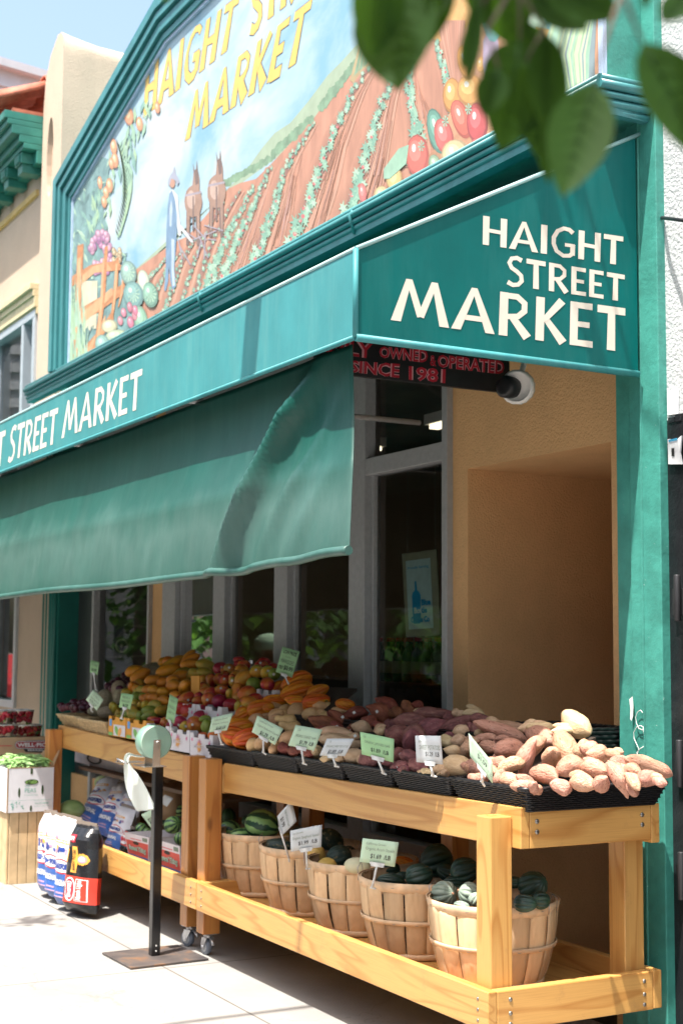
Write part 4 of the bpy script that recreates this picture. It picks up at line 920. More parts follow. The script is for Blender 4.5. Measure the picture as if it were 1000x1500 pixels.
tabR = table('right timber produce table with sweet potatoes on top and bushel baskets below', TM - .05, TX, zl_, zr_,
  [(pr1, YPo, .30, .925, wz), (pb3, YPo, .106, .945, wzr), (TX - .088, YBk - .088 - .04, .28, zr_ - .14, wz), (pb3, YBk - .13, .106, .80, wzr), ((TM + TX) / 2, YBk - .13, .28, .80, wzr)], [(pb3 + .0, YPo + .045, pi * 1.02), (TX - .2, YPo + .1, .4), (pb3 + .1, YBk - .1, .3), (TX - .2, YBk - .1, .3)])
tabL = table('left timber produce table with mangoes on top and charcoal bags below', TL_, TM - .058, zL0, zL1,
  [(pl1, YPo, .0, .95, wzr), (pb2, YPo, .106, .945, wzr), (pb2 - .08, YBk - .13, .28, .80, wzr), (pl1 + .06, YBk - .13, .106, .80, wzr)], [(pb2 - .01, YPo + .045, pi * 1.1), (TL_ + .3, YBk - .1, .3), (pb2, YBk - .1, .6)])

# ------------------------------------------------------------------ wicker display baskets
m_blackw = M('black_wicker', (.012, .011, .012), .38, 0, .3, 40); m_straw = M('straw_wicker', (.50, .36, .19), .7, 0, .3, 40)
def wick(name, label, x0, x1, y0, y1, z0, z1, m, group, parent_mat=None, flare=.03, nstr=9, n_up=11):
    t = thing(name, label, 'basket', ((x0 + x1) / 2, (y0 + y1) / 2, z0), group)
    mb = MB(); a = (x0 + flare, x1 - flare, y0 + flare, y1 - flare)
    # inner shell
    lo = [(a[0], a[2], z0), (a[1], a[2], z0), (a[1], a[3], z0), (a[0], a[3], z0)]; hi = [(x0, y0, z1), (x1, y0, z1), (x1, y1, z1), (x0, y1, z1)]
    mb.add(lo + hi, [(3, 2, 1, 0), (0, 1, 5, 4), (1, 2, 6, 5), (2, 3, 7, 6), (3, 0, 4, 7)]); mb.build('lining', m, t, solid=.003, recalc=False)
    # woven strands
    mb = MB()
    for k in range(nstr):
        v = (k + .5) / nstr; pts = []
        for s in range(4):
            A = Vector(lo[s]).lerp(Vector(hi[s]), v); B = Vector(lo[(s + 1) % 4]).lerp(Vector(hi[(s + 1) % 4]), v)
            n = (B - A).cross(Vector((0, 0, 1))).normalized(); m_ = max(8, int((B - A).length / .02))
            for i in range(m_): pts.append(A.lerp(B, i / m_) + n * (.003 + .0032 * (1 if (i + k) % 2 else -1)))
        pts.append(pts[0]); mb.tube(pts, (z1 - z0) / nstr * .46, 5, False)
    mb.build('weave', m, t)
    mb = MB(); pts = []
    for rr in range(2):
        pts = []
        for s in range(4):
            A, B = Vector(hi[s]), Vector(hi[(s + 1) % 4]); m_ = max(6, int((B - A).length / .03))
            for i in range(m_): f = i / m_; pts.append(A.lerp(B, f) + Vector((0, 0, .004 + .003 * sin(i * 2.4 + rr * pi))) + (B - A).cross(Vector((0, 0, 1))).normalized() * .003 * cos(i * 2.4 + rr * pi))
        pts.append(pts[0]); mb.tube(pts, .0065, 5, False)
    mb.build('rim', m, t); return t
ords = ['first', 'second', 'third', 'fourth', 'fifth', 'sixth', 'seventh', 'eighth', 'ninth', 'tenth', 'eleventh', 'twelfth', 'thirteenth', 'fourteenth', 'fifteenth', 'sixteenth', 'seventeenth', 'eighteenth', 'nineteenth', 'twentieth', 'twenty-first', 'twenty-second', 'twenty-third', 'twenty-fourth', 'twenty-fifth', 'twenty-sixth', 'twenty-seventh', 'twenty-eighth']
def xf(px, py): return at(px, py, Y=2.9).x
bx = [xf(308, 1085) + .0, xf(374, 1112), xf(438, 1118), xf(506, 1132), xf(578, 1145), xf(664, 1160), TX + .05]
bl = ['black wicker basket of orange ridged squash beside the white mango cartons', 'black wicker basket under the butternut squash card', 'black wicker basket of garnet yams beside the butternut squash', 'black wicker basket of cream sweet potatoes, middle of the row', 'black wicker basket of purple yams under the white card', 'black wicker basket of sunlit sweet potatoes at the table corner']
for i in range(6):
    zf = zl_ + (zr_ - zl_) * (bx[i] - bx[0]) / (bx[6] - bx[0])
    x1 = bx[i + 1] - .012
    wick('wicker_basket', bl[i], bx[i], x1, 2.885, 3.22 if i < 5 else 3.50, zf - .010, zf + .066, m_blackw, 'black wicker baskets in the front row', nstr=10)
cr = at(886, 1070, Y=3.3)
wick('wicker_basket', 'raised black wicker basket behind the sunlit sweet potatoes against the niche', -4.85, -4.37, 3.42, 3.68, 1.03, 1.185, m_blackw, 'black wicker baskets in the back row', flare=.01)
wick('wicker_basket', 'raised black wicker basket holding the orange ridged squash near the window', -6.75, -5.95, 3.24, 3.5, 1.0, 1.15, m_blackw, 'black wicker baskets in the back row', flare=.01)
wick('wicker_basket', 'raised black wicker basket of brown yams in front of the glass', -5.93, -4.77, 3.24, 3.5, 1.0, 1.15, m_blackw, 'black wicker baskets in the back row', flare=.01)
xs_ = lambda px: at(px, 1050, Y=2.9).x
zA = zL0 + (zL1 - zL0) * .05
wick('straw_basket', 'pale straw basket of dark plums at the left end of the table', xs_(84), xs_(121), 2.90, 3.22, zA - .02, zA + .065, m_straw, 'pale straw baskets', flare=.055)
wick('straw_basket', 'pale straw basket of melons beside the mango cartons', xs_(118), xs_(158.5), 2.88, 3.22, zA - .04, zA + .06, m_straw, 'pale straw baskets', flare=.055)
wick('straw_basket', 'raised straw basket of plums behind the cantaloupes', xs_(118) - .5, xs_(140) - .1, 3.26, 3.49, 1.06, 1.2, m_straw, 'pale straw baskets', flare=.02)

# ------------------------------------------------------------------ bushel baskets
def wood_thin(name, c0, c1):
    t = NT(name); v = t.coord((1, 1, .16)); oi = t.n.new('ShaderNodeObjectInfo')
    col = t.ramp(t.noise(v, 16, 5, .65, .5), [(.3, c1), (.5, c0), (.75, tuple(min(1, a * 1.15) for a in c0))])
    st = t.noise(t.coord(), 3.4, 4, .6); col = t.mix(t.ramp(st, [(.55, (0, 0, 0)), (.72, (.55, .55, .55))]), col, (.36, .16, .07))
    at_ = t.n.new('ShaderNodeAttribute'); at_.attribute_name = 'tone'; col = t.mix(1, col, at_.outputs['Color'], 'MULTIPLY')
    t.bump(t.noise(v, 60, 3), .25, .002); return t.done(col, .75)
m_veneer = wood_thin('basket_veneer', (.76, .54, .32), (.60, .38, .20)); m_hoop = M('basket_hoop', (.68, .48, .30), .7, 0, .22, 14)
def bushel(label, cx_, cy_, Rb, Rt, z0, H, hs):
    random.seed(hs); t = thing('bushel_basket', label, 'basket', (cx_, cy_, z0), 'slatted bushel baskets on the lower shelf')
    n = 16; mb = MB(); cols = []
    for k in range(n):
        a0 = 2 * pi * k / n + U(-.02, .02); a1 = 2 * pi * (k + 1) / n - U(.0, .035); tone = U(.62, 1.14); wv = U(-.004, .004)
        A = []
        for j in range(8):
            v = j / 7; r = Rb + (Rt - Rb) * (v ** .8) + .012 * sin(v * pi) + wv * sin(v * 6 + k); A.append([((r + .002 * sin(pi * i / 4)) * cos(a0 + (a1 - a0) * i / 4), (r + .002 * sin(pi * i / 4)) * sin(a0 + (a1 - a0) * i / 4), H * v) for i in range(5)])
        f0 = len(mb.f); mb.grid(A); cols += [tone * U(.97, 1.03)] * (len(mb.f) - f0)
    mb.lathe([(Rb - .004, .004), (Rb - .012, .012)], n * 2); cols += [.8] * (len(mb.f) - len(cols))
    o = mb.build('staves', m_veneer, t, local=True, solid=.003, recalc=False)
    ca = o.data.color_attributes.new('tone', 'FLOAT_COLOR', 'CORNER')
    for p in o.data.polygons:
        tn = cols[p.index]; rd = 1.0 if (p.index // 28) % 3 else .96
        for li in p.loop_indices: ca.data[li].color = (tn, tn * rd, tn * rd * rd, 1)
    mb = MB(); mb.lathe([(Rb * .3, .006), (Rb, .006), (Rb, .02), (Rb * .3, .02)], 32); mb.build('base', m_hoop, t, local=True)
    for zz, hh, dr in ((H - .034, .038, .006), (H * .47, .017, .010), (.004, .022, .006)):
        v = (zz + hh / 2) / H; r = Rb + (Rt - Rb) * v ** .8 + .012 * sin(v * pi) + dr
        dd = (Rt - Rb) * hh / H * .5; mb = MB(); ph = U(0, 6)
        mb.lathe([(r - dd - .004, zz), (r - dd, zz), (r, zz + hh * .5), (r + dd, zz + hh), (r + dd - .004, zz + hh)], 48, None, lambda a, z: 1 + .006 * sin(a * 2 + ph) + .003 * sin(a * 9), False); mb.build('hoop', m_hoop, t, local=True)
    mb = MB(); v = 1; r = Rt - .002; mb.lathe([(r - .004, H - .04), (r, H - .04), (r, H + .001), (r - .004, H + .001)], 48, caps=False); mb.build('hoop', m_hoop, t, local=True)
    sb = MB(); 
    for k in range(0, n):
        a = 2 * pi * (k + .5) / n
        for zz, rr in ((H - .016, Rt + .0075), (H * .48, Rb + (Rt - Rb) * .55 + .024)): sb.box(-.006, .006, -.001, .001, -.0008, .0008, Matrix.Translation((rr * cos(a), rr * sin(a), zz)) @ Matrix.Rotation(a + pi / 2, 4, 'Z'))
    sb.build('staple_set', m_screw, t, local=True)
    for a in (U(3.6, 4.2), ):
        for s in (0, pi * .98):
            mb = MB(); c0, s0 = cos(a + s), sin(a + s); rt = Rt + .01
            tv = Vector((-s0, c0, 0)); ov = Vector((c0, s0, 0)); mb.tube([ov * rt + tv * -.03 + Vector((0, 0, H - .03)), ov * (rt + .004) + tv * -.028 + Vector((0, 0, H + .02)), ov * rt + tv * 0 + Vector((0, 0, H + .038)), ov * (rt + .004) + tv * .028 + Vector((0, 0, H + .02)), ov * rt + tv * .03 + Vector((0, 0, H - .03))], .0016, 6); mb.build('handle', M('wire', (.35, .35, .38), .35, .9), t, local=True)
    random.seed(hs + 50); return t
bpos = [(388, 1222, 3.14), (456, 1245, 3.12), (530, 1270, 3.11), (613, 1288, 3.09), (721, 1325, 3.07)]
blab = ['bushel basket of striped watermelons, farthest of the five under the table', 'bushel basket of mottled dark squash, second from the table legs', 'stained bushel basket of yellow and white squash under the middle', 'bushel basket under the green acorn squash card', 'sunlit bushel basket of grey and dark acorn squash at the corner post']
BK = []
for i, (px, py, Y) in enumerate(bpos):
    c = at(px, py, Y=Y); sc_ = 1.0
    BK.append(bushel(blab[i], c.x, Y, .175, .238, .281, .30, 30 + i))
# ------------------------------------------------------------------ fruit and vegetables
def spindle(prof, n=20, bend=0, ridges=0, rd=0, lump=.0, seed=0, flat=1):
    """body along X, -0.5..0.5 ; prof = [(x, r)]"""
    mb = MB(); L = []
    k = len(prof)
    for (x, r) in prof:
        row = []
        for j in range(n):
            a = 2 * pi * j / n; rr = r * (1 - rd * (abs(cos(a * ridges / 2)) ** .6 if 0 else (1 - abs(sin(a * ridges / 2))) ** 1.6)) if ridges else r
            p = Vector((x, rr * cos(a), rr * sin(a) * flat))
            if lump: q_ = p + Vector((seed * 3.1, 0, 0)); f = lump * mnoise.noise(q_ * 2.6) + lump * .4 * mnoise.noise(q_ * 7); p = p + Vector((0, cos(a), sin(a))) * f * (1 if r > .02 else .1)
            p.z += bend * (.25 - x * x) * 2; p.y += lump * .8 * sin(x * 5 + seed)
            row.append(p)
        row.append(row[0]); L.append(row)
    mb.grid(L); return mb
def prof_fn(f, n=16): return [(-.5 * cos(pi * i / n), f(-.5 * cos(pi * i / n))) for i in range(n + 1)]
zz_ = 0
E_l = lambda x, p=2, q=2: max(0.0, 1 - abs(2 * x) ** p) ** (1 / q)
PR = {
 'mango': [prof_fn(lambda x: .5 * E_l(x, 2, 2) * (1 + .12 * x)) for _ in range(2)],
 'ataulfo': [prof_fn(lambda x: .5 * E_l(x, 2.3, 1.8) * (1 - .18 * x)) for _ in range(2)],
 'yam': [prof_fn(lambda x: .5 * (E_l(x, 1.9, 1.25))) , prof_fn(lambda x: .5 * E_l(x - .0, 1.7, 1.1) * (1 + .35 * x)), prof_fn(lambda x: .5 * E_l(x, 2.6, 1.3) * (1 - .2 * x)), prof_fn(lambda x: .5 * (E_l(x, 2, 1.0)) ** .9 * (1 + .5 * x))],
 'butternut': [prof_fn(lambda x: (.5 * max(0, 1 - ((x + .2) / .31) ** 2) ** .5 if x < -.2 else (.5 - .27 * min(1, (x + .2) / .4) ** 1.2) * (max(0, 1 - ((max(x, .3) - .3) / .2) ** 2) ** .5)), 22)],
 'round': [prof_fn(lambda x: .5 * E_l(x, 2, 2))],
 'acorn': [prof_fn(lambda x: .5 * (E_l(x, 2.2, 1.9)) * (1 - .25 * x) * (1 - .2 * math.exp(-((x + .5) / .08) ** 2)), 20)],
}
def meshes(kind, mat, ridges=0, rd=0, lump=0, bends=(0,), nv=None, stem=None, flat=1, n=22):
    out = []
    for i, b in enumerate(bends):
        pr = PR[kind][i % len(PR[kind])]
        mb = spindle(pr, n, b, ridges, rd, lump, i + 1, flat).mat(mat)
        if not mb.mats: mb.mats = [mat]
        if stem:
            mb.mat(stem[0]); mb.lathe([(stem[1], 0), (stem[1] * .7, stem[2] * .5), (stem[1] * 1.1, stem[2])], 8, Matrix.Translation((-.5 + .01 if kind != 'butternut' else .49, 0, b * 0)) @ Matrix.Rotation(-pi / 2 if kind != 'butternut' else pi / 2, 4, 'Y'))
        o = mb.build('proto', mat, None, local=True); me = o.data; bpy.data.objects.remove(o); out.append(me)
    return out
def skin(name, stops, scale=3, rough=.45, spots=None, bump=0, bs=30, rndhue=.03, rndval=.25, streak=(1, 1, 1), stripes=None, coatw=0, detail=5, rspread=.12):
    t = NT(name); v = t.coord(streak); oi = t.n.new('ShaderNodeObjectInfo')
    va = t.n.new('ShaderNodeVectorMath'); va.operation = 'ADD'; cb = t.n.new('ShaderNodeCombineXYZ'); r9 = t.math('MULTIPLY', oi.outputs['Random'], 31)
    for i in range(3): t.link(r9, cb.inputs[i])
    t.link(v, va.inputs[0]); t.link(cb.outputs[0], va.inputs[1]); v2 = va.outputs[0]
    nn = t.noise(v2, scale, detail, .55, .3)
    if rspread: nn = t.math('ADD', nn, t.math('MULTIPLY', t.math('SUBTRACT', oi.outputs['Random'], .5), rspread))
    col = t.ramp(nn, stops)
    if stripes:
        sep = t.new('ShaderNodeSeparateXYZ'); t.link(t.tc.outputs['Object'], sep.inputs[0])
        an = t.math('ARCTAN2', sep.outputs[1], sep.outputs[2]); wob = t.math('MULTIPLY', t.noise(v2, 5.5, 4, .7), stripes[2])
        w = t.math('SINE', t.math('ADD', t.math('MULTIPLY', an, stripes[0]), wob)); col = t.mix(t.ramp(w, [(stripes[3], (0, 0, 0)), (min(1, stripes[3] + .16), (1, 1, 1))]), col, stripes[1])
    if spots: col = t.mix(t.ramp(t.noise(v2, spots[1], 2, .5), [(spots[2], (0, 0, 0)), (spots[2] + .04, (1, 1, 1))]), col, spots[0])
    hs = t.n.new('ShaderNodeHueSaturation'); t.link(col, hs.inputs['Color'])
    f = t.math('FRACT', t.math('MULTIPLY', oi.outputs['Random'], 7.7)); a = t.math('MULTIPLY_ADD', f, rndval); a.node.inputs[2].default_value = 1 - rndval / 2; t.link(a, hs.inputs['Value'])
    a = t.math('MULTIPLY_ADD', t.math('FRACT', t.math('MULTIPLY', oi.outputs['Random'], 3.3)), rndhue); a.node.inputs[2].default_value = .5 - rndhue / 2; t.link(a, hs.inputs['Hue'])
    if bump: t.bump(t.noise(v2, bs, 4, .6), bump, .05)
    t.p.inputs['Coat Weight'].default_value = coatw; t.p.inputs['Coat Roughness'].default_value = .3
    return t.done(hs.outputs[0], rough)
s_at = skin('ataulfo_skin', [(.3, (.62, .20, .012)), (.55, (.75, .30, .02)), (.75, (.66, .33, .04))], 2, .42, ((.16, .05, .02), 22, .72))
s_ag = skin('green_yellow_skin', [(.3, (.22, .25, .035)), (.5, (.46, .34, .04)), (.7, (.60, .36, .05))], 2.2, .42, ((.12, .08, .02), 22, .72))
s_ma = skin('red_mango_skin', [(.32, (.30, .012, .03)), (.48, (.44, .03, .035)), (.60, (.62, .17, .03)), (.74, (.52, .34, .06))], 1.2, .34, ((.7, .4, .2), 48, .72), rspread=.3)
s_mo = skin('blush_mango_skin', [(.30, (.50, .06, .03)), (.45, (.68, .24, .03)), (.62, (.66, .36, .05)), (.75, (.34, .34, .06))], 1.3, .36, ((.3, .12, .03), 40, .73), rspread=.2)
s_mg = skin('green_mango_skin', [(.3, (.14, .22, .03)), (.6, (.28, .32, .05)), (.8, (.5, .2, .08))], 1.3, .4)
s_or = skin('orange_squash_skin', [(.35, (.60, .13, .008)), (.55, (.78, .24, .01)), (.68, (.80, .36, .02)), (.74, (.08, .09, .02))], 1.9, .45, bump=.15, bs=12, stripes=(4, (.70, .13, .01), 1.4, .4), rspread=.08)
s_bn = skin('butternut_skin', [(.3, (.60, .33, .14)), (.6, (.74, .46, .22)), (.8, (.80, .56, .30))], 2, .5, ((.40, .22, .10), 20, .70), bump=.05, rspread=.05)
s_ya = skin('garnet_skin', [(.3, (.17, .045, .025)), (.55, (.30, .085, .045)), (.8, (.42, .15, .08))], 4, .6, ((.07, .03, .02), 15, .66), bump=.35, bs=9)
s_cr = skin('cream_yam_skin', [(.3, (.58, .36, .19)), (.6, (.74, .52, .31)), (.85, (.62, .40, .22))], 3, .6, ((.36, .20, .10), 14, .68), bump=.25, bs=9)
s_pu = skin('purple_yam_skin', [(.3, (.16, .05, .05)), (.55, (.30, .10, .095)), (.8, (.46, .22, .18))], 4, .6, ((.44, .26, .22), 17, .68), bump=.4, bs=9)
s_sw = skin('sweet_potato_skin', [(.3, (.46, .21, .13)), (.55, (.62, .33, .225)), (.8, (.68, .42, .30))], 3.4, .55, ((.24, .10, .05), 11, .64), bump=.4, bs=12, rndhue=.03, detail=8)
s_me = skin('cantaloupe_skin', [(.3, (.30, .24, .15)), (.6, (.44, .36, .23))], 3, .8, ((.56, .48, .33), 26, .5), bump=.5, bs=26)
s_pl = skin('plum_skin', [(.3, (.045, .008, .02)), (.6, (.11, .015, .035)), (.8, (.20, .03, .05))], 3, .28, rndval=.5)
s_wm = skin('watermelon_skin', [(.3, (.14, .30, .08)), (.6, (.27, .46, .15)), (.8, (.36, .54, .2))], 3, .38, stripes=(8, (.010, .06, .028), 4.4, .05), coatw=.2)
s_wp = skin('pale_melon_skin', [(.3, (.22, .36, .10)), (.6, (.42, .52, .22)), (.8, (.55, .6, .32))], 1.5, .45)
s_wd = skin('dark_melon_skin', [(.3, (.014, .05, .022)), (.7, (.035, .10, .04))], 3, .4, stripes=(6, (.06, .16, .06), 4, .55))
s_ac = skin('acorn_skin', [(.3, (.008, .026, .018)), (.6, (.016, .048, .032)), (.74, (.035, .08, .035)), (.80, (.5, .22, .04))], 1.5, .42, bump=.05)
s_ag2 = skin('grey_acorn_skin', [(.3, (.14, .19, .15)), (.6, (.27, .33, .27)), (.8, (.36, .38, .28))], 3, .55)
s_ka = skin('kabocha_skin', [(.3, (.012, .035, .028)), (.56, (.03, .06, .045)), (.64, (.26, .22, .12)), (.7, (.03, .05, .04))], 5, .5, bump=.2, bs=12, detail=7)
s_sp = skin('spaghetti_skin', [(.3, (.60, .42, .08)), (.7, (.78, .60, .16))], 2, .42)
s_hd = skin('honeydew_skin', [(.3, (.56, .58, .36)), (.7, (.70, .68, .46))], 2, .5)
stm = M('dry_stem', (.38, .28, .14), .8, 0, .3, 20); stk = M('stem_tip', (.50, .26, .16), .7)
FM = {
 'at': meshes('ataulfo', s_at, bends=(.16, .08, .22), lump=.02, n=18), 'ag': meshes('ataulfo', s_ag, bends=(.1, .05), lump=.02, n=18),
 'ma': meshes('mango', s_ma, bends=(.05, .0, .08), lump=.04, flat=.92), 'mo': meshes('mango', s_mo, bends=(.06, .1), lump=.04, flat=.92), 'mg': meshes('mango', s_mg, bends=(.05, .1), lump=.03),
 'or': meshes('acorn', s_or, 10, .16, .02, (0, 0), stem=(stk, .035, .03), n=60), 'bn': meshes('butternut', s_bn, lump=.02, bends=(.0, .06, .03), stem=(stm, .05, .05)), 'bl': meshes('round', s_bn, lump=.04, bends=(0,), stem=(stm, .06, .04)),
 'ya': meshes('yam', s_ya, lump=.11, bends=(.1, .2, .05, .3)), 'cr': meshes('yam', s_cr, lump=.08, bends=(.05, .1, .0, .12)), 'pu': meshes('yam', s_pu, lump=.09, bends=(.12, .2, .05, .25)), 'sw': meshes('yam', s_sw, lump=.085, bends=(.05, .28, .1, .34)),
 'me': meshes('round', s_me, lump=.01), 'pl': meshes('round', s_pl, lump=.01, n=14), 'wm': meshes('round', s_wm, lump=.015, n=36), 'wp': meshes('round', s_wp, lump=.02), 'wd': meshes('round', s_wd, lump=.015, n=30),
 'ac': meshes('acorn', s_ac, 10, .17, .02, (0, 0), stem=(stk, .03, .04), n=60), 'gc': meshes('acorn', s_ag2, 10, .17, .02, (0, 0), stem=(stk, .045, .05), n=60), 'ka': meshes('round', s_ka, 12, .07, .02, (0,), stem=(stm, .06, .05), n=60), 'sp': meshes('round', s_sp, lump=.02), 'hd': meshes('round', s_hd, lump=.01),
}
KN = {'at': ('mango', 'golden yellow mango'), 'ag': ('mango', 'yellow-green mango'), 'ma': ('mango', 'crimson mango'), 'mo': ('mango', 'orange-blushed mango'), 'mg': ('mango', 'green mango'), 'or': ('ridged_squash', 'ridged orange squash'), 'bn': ('butternut_squash', 'pale butternut squash'), 'bl': ('butternut_squash', 'butternut squash seen end-on'),
 'ya': ('yam', 'red-brown yam'), 'cr': ('sweet_potato', 'cream-skinned sweet potato'), 'pu': ('yam', 'purple-skinned yam'), 'sw': ('sweet_potato', 'pinkish sweet potato'), 'me': ('melon', 'netted cantaloupe'), 'pl': ('plum', 'dark plum'), 'wm': ('watermelon', 'striped watermelon'), 'wp': ('melon', 'pale green melon'), 'wd': ('watermelon', 'dark green watermelon'),
 'ac': ('acorn_squash', 'dark green acorn squash'), 'gc': ('acorn_squash', 'grey-green acorn squash'), 'ka': ('kabocha_squash', 'mottled dark squash'), 'sp': ('spaghetti_squash', 'yellow squash'), 'hd': ('melon', 'whitish round squash')}
m_stick = M('fruit_sticker', (.75, .74, .72), .4, 0, .05); m_st2 = M('fruit_sticker_blue', (.3, .36, .6), .4)
stick_me = None
def sticker(o, W, kind):
    """small paper sticker as a part of the fruit, on the side turned to the street"""
    ob = MB()
    n = (CAM - Vector(o.location)).normalized(); n = (n + RT * U(-.35, .35) + UPV * U(-.1, .5)).normalized()
    Mi = o.matrix_basis.inverted(); 
    p0 = Vector(o.location) + n * W
    hit, loc, nn, _ = o.ray_cast(Mi @ p0, (Mi.to_3x3() @ (-n)).normalized())
    if not hit: return
    wl = o.matrix_basis @ loc; wn = (o.matrix_basis.inverted().transposed().to_3x3() @ nn).normalized()
    u = wn.orthogonal().normalized(); v = wn.cross(u); r = .0075 if kind in 'mamomg' else .009
    k = 12 if kind in 'mamomg' else 4
    ob.add([Mi @ (wl + wn * .0016 + (u * cos(2 * pi * i / k + .7) + v * sin(2 * pi * i / k + .7)) * r) for i in range(k)], [list(range(k))])
    ob.mat(m_stick) ; s = ob.build('sticker', m_stick, o, local=True)
ALLF = []
def put(kind, P, L, W, ang, dep=0.0, group='', roll=None):
    """one fruit: centre P, size L x W metres, long axis at ang in the picture's plane, tipped by dep"""
    ax = (RT * cos(ang) + UPV * sin(ang) + FW * dep).normalized()
    ms = FM[kind]; o = bpy.data.objects.new(KN[kind][0], random.choice(ms)); COL.objects.link(o)
    y = ax.cross(Vector((0, 0, 1))); y = y.normalized() if y.length > .1 else RT.copy(); z = ax.cross(y)
    if z.z < 0: z = -z; y = -y
    y = z.cross(ax)
    if R() < .5 and kind not in ('at', 'ag', 'ya', 'pu'): ax = -ax; y = -y
    Mx = Matrix((ax, y, z)).transposed().to_4x4(); Mx = Mx @ Matrix.Rotation(U(-.6, .6) if roll is None else roll, 4, 'X')
    o.matrix_basis = Matrix.Translation(P) @ Mx @ Matrix.Diagonal((L, W, W, 1))
    o['category'] = KN[kind][0].replace('_', ' '); o['group'] = group; ALLF.append((o, kind, group)); return o
def pile(entries, kx, ky, sc, pl, group, stick=0.0, dsc=1.1, fill=.55):
    """entries traced from the photo: (x, y, w, h, kind, angle, tip); centres lie on the slanting face of the heap"""
    p0, n = pl
    for e in entries:
        x, y, w, h, kind = e[:5]; ang = e[5] if len(e) > 5 else 0; tip = e[6] if len(e) > 6 else None
        px, py = kx + x / sc, ky + y / sc
        S = on_plane(px, py, p0, n); d = depth(S); k = d / FPX / sc
        L, W = w * k * dsc, h * k * dsc
        if kind in ('ma', 'mo', 'mg', 'me', 'pl', 'ac', 'gc', 'ka', 'sp', 'hd', 'or', 'wm', 'bl', 'wd', 'wp'):
            if h > w: L, W = W, L; ang += 90
            dep = U(-.4, .4) if tip is None else tip
        else:
            if h > w: L, W = W, L; ang += 90
            dep = 0 if tip is None else tip
            if tip is None and L < 1.35 * W: dep = -1.6; L = W * 1.9
        P = S + ray(px, py).normalized() * (min(L, W) * .42)
        o = put(kind, P, L * (1 + abs(dep) * .10), W, radians(ang), dep, group)
        if R() < fill:      # the layer underneath
            a = U(0, 6.3); rr = .55 * min(L, W); P2_ = P + RT * (rr * cos(a)) + UPV * (rr * sin(a) * .8) + ray(px, py).normalized() * min(L, W) * .75
            put(kind, P2_, L * .95, W * .95, radians(ang) + U(-.5, .5), dep, group)
        if R() < stick: sticker(o, W, kind)
def plane(x, y0, z0, slope): return (Vector((x, y0, z0)), Vector((0, -slope, 1)).normalized())
zt = lambda f: f
PLR = plane(-5, 2.90, 1.03, .40); PLM = plane(-7.5, 2.90, 1.0, .72)
YG = 'yellow mangoes heaped on the left table'; RG = 'red mangoes heaped at the middle'
A = []
for e in [(150,105,95,66,'at',5),(235,92,125,66,'at',10),(310,86,135,58,'at',35),(330,130,160,82,'at',5),(455,140,160,90,'ag',-15),(150,185,205,92,'at',15),(255,225,145,86,'at',5),(270,186,120,55,'ag',10),(360,200,75,70,'ag'),(450,198,135,75,'ag',-10),(115,280,115,78,'at',10),(195,310,115,95,'at',20),(285,318,98,120,'at',-25),(35,345,95,75,'at',0),(110,355,105,72,'at',0),(205,382,75,66,'at',0),(35,408,95,72,'at',0),(115,425,78,76,'at',0),(35,265,150,78,'at',0),(210,250,70,50,'at')]: A.append(e)
pile(A, 220, 950, 5.556, PLM, YG)
pile([(700,220,170,92,'at',30),(690,285,66,62,'at'),(640,325,78,80,'at'),(672,332,64,64,'at'),(715,340,66,66,'ag'),(765,345,76,76,'at'),
 (590,358,90,60,'ag'),(670,400,95,84,'mg'),(722,402,66,76,'mg'),(768,405,70,66,'at'),(655,470,82,84,'ag'),(705,475,64,76,'ag'),(745,475,72,88,'ag'),(820,470,116,86,'ag',10),(500,500,66,76,'ag'),(518,540,56,86,'ag'),(565,530,60,66,'mg'),(600,538,66,70,'mg'),(655,545,90,90,'ag'),(697,550,66,76,'mg'),(780,545,136,80,'mg',15),(885,512,86,110,'ag',70),(510,590,78,54,'mg'),(670,612,66,48,'mg'),(560,588,70,60,'ag'),(610,590,70,60,'mg')], 80, 950, 5.556, PLM, YG)
pile([(575,165,112,108,'ma'),(650,175,112,94,'ma'),(735,125,104,64,'ma'),(745,172,104,84,'mo'),(870,190,112,104,'mo'),(960,200,114,114,'mo'),(905,132,104,66,'ma'),(500,260,90,104,'mo'),(565,250,90,94,'ma'),(615,265,98,98,'mo'),(430,260,76,84,'mo'),(672,275,64,84,'mo'),(765,250,155,130,'mo',35),(845,295,114,114,'mg'),(955,290,108,108,'ma'),(460,360,114,88,'ma'),(580,340,118,84,'ma'),(650,375,70,94,'ag'),(708,350,90,134,'mo'),(790,370,144,124,'mo'),(310,415,154,118,'mo',20),(390,430,94,78,'ma'),(240,430,60,94,'ma'),(480,430,118,132,'ma'),(565,430,114,114,'ma'),(655,455,114,94,'ma'),(800,445,134,108,'mo'),(725,478,74,94,'ag'),(320,510,134,118,'mo'),(60,590,104,56,'ma'),(115,600,66,78,'ma'),(180,622,94,66,'ma'),(245,618,104,132,'ma'),(288,640,84,94,'mo'),(365,625,134,138,'ma'),(450,575,94,56,'mg'),(462,638,84,118,'mg'),(430,705,76,54,'ma'),(700,225,90,90,'mo'),(1010,210,90,90,'mg'),(1000,160,90,80,'ma'),(610,210,60,60,'ma'),(420,500,90,80,'ma'),(530,355,80,70,'ma')], 220, 950, 5.556, PLM, RG, .45)
OG = 'orange ridged squash on the right table'
pile([(605,45,112,124,'or',-30),(750,70,262,160,'or',15),(920,68,174,96,'or',20),(905,148,214,118,'or',5),(575,140,190,84,'or',-5),(755,158,164,64,'or'),(310,262,128,118,'or',30),(450,212,204,144,'or',15),(90,420,124,94,'or',20),(262,395,264,194,'or',20),(345,460,224,164,'or',10),(225,312,90,60,'or'),(520,205,90,80,'or')], 300, 1000, 5.556, plane(-6.5, 2.90, 1.03, .52), OG)
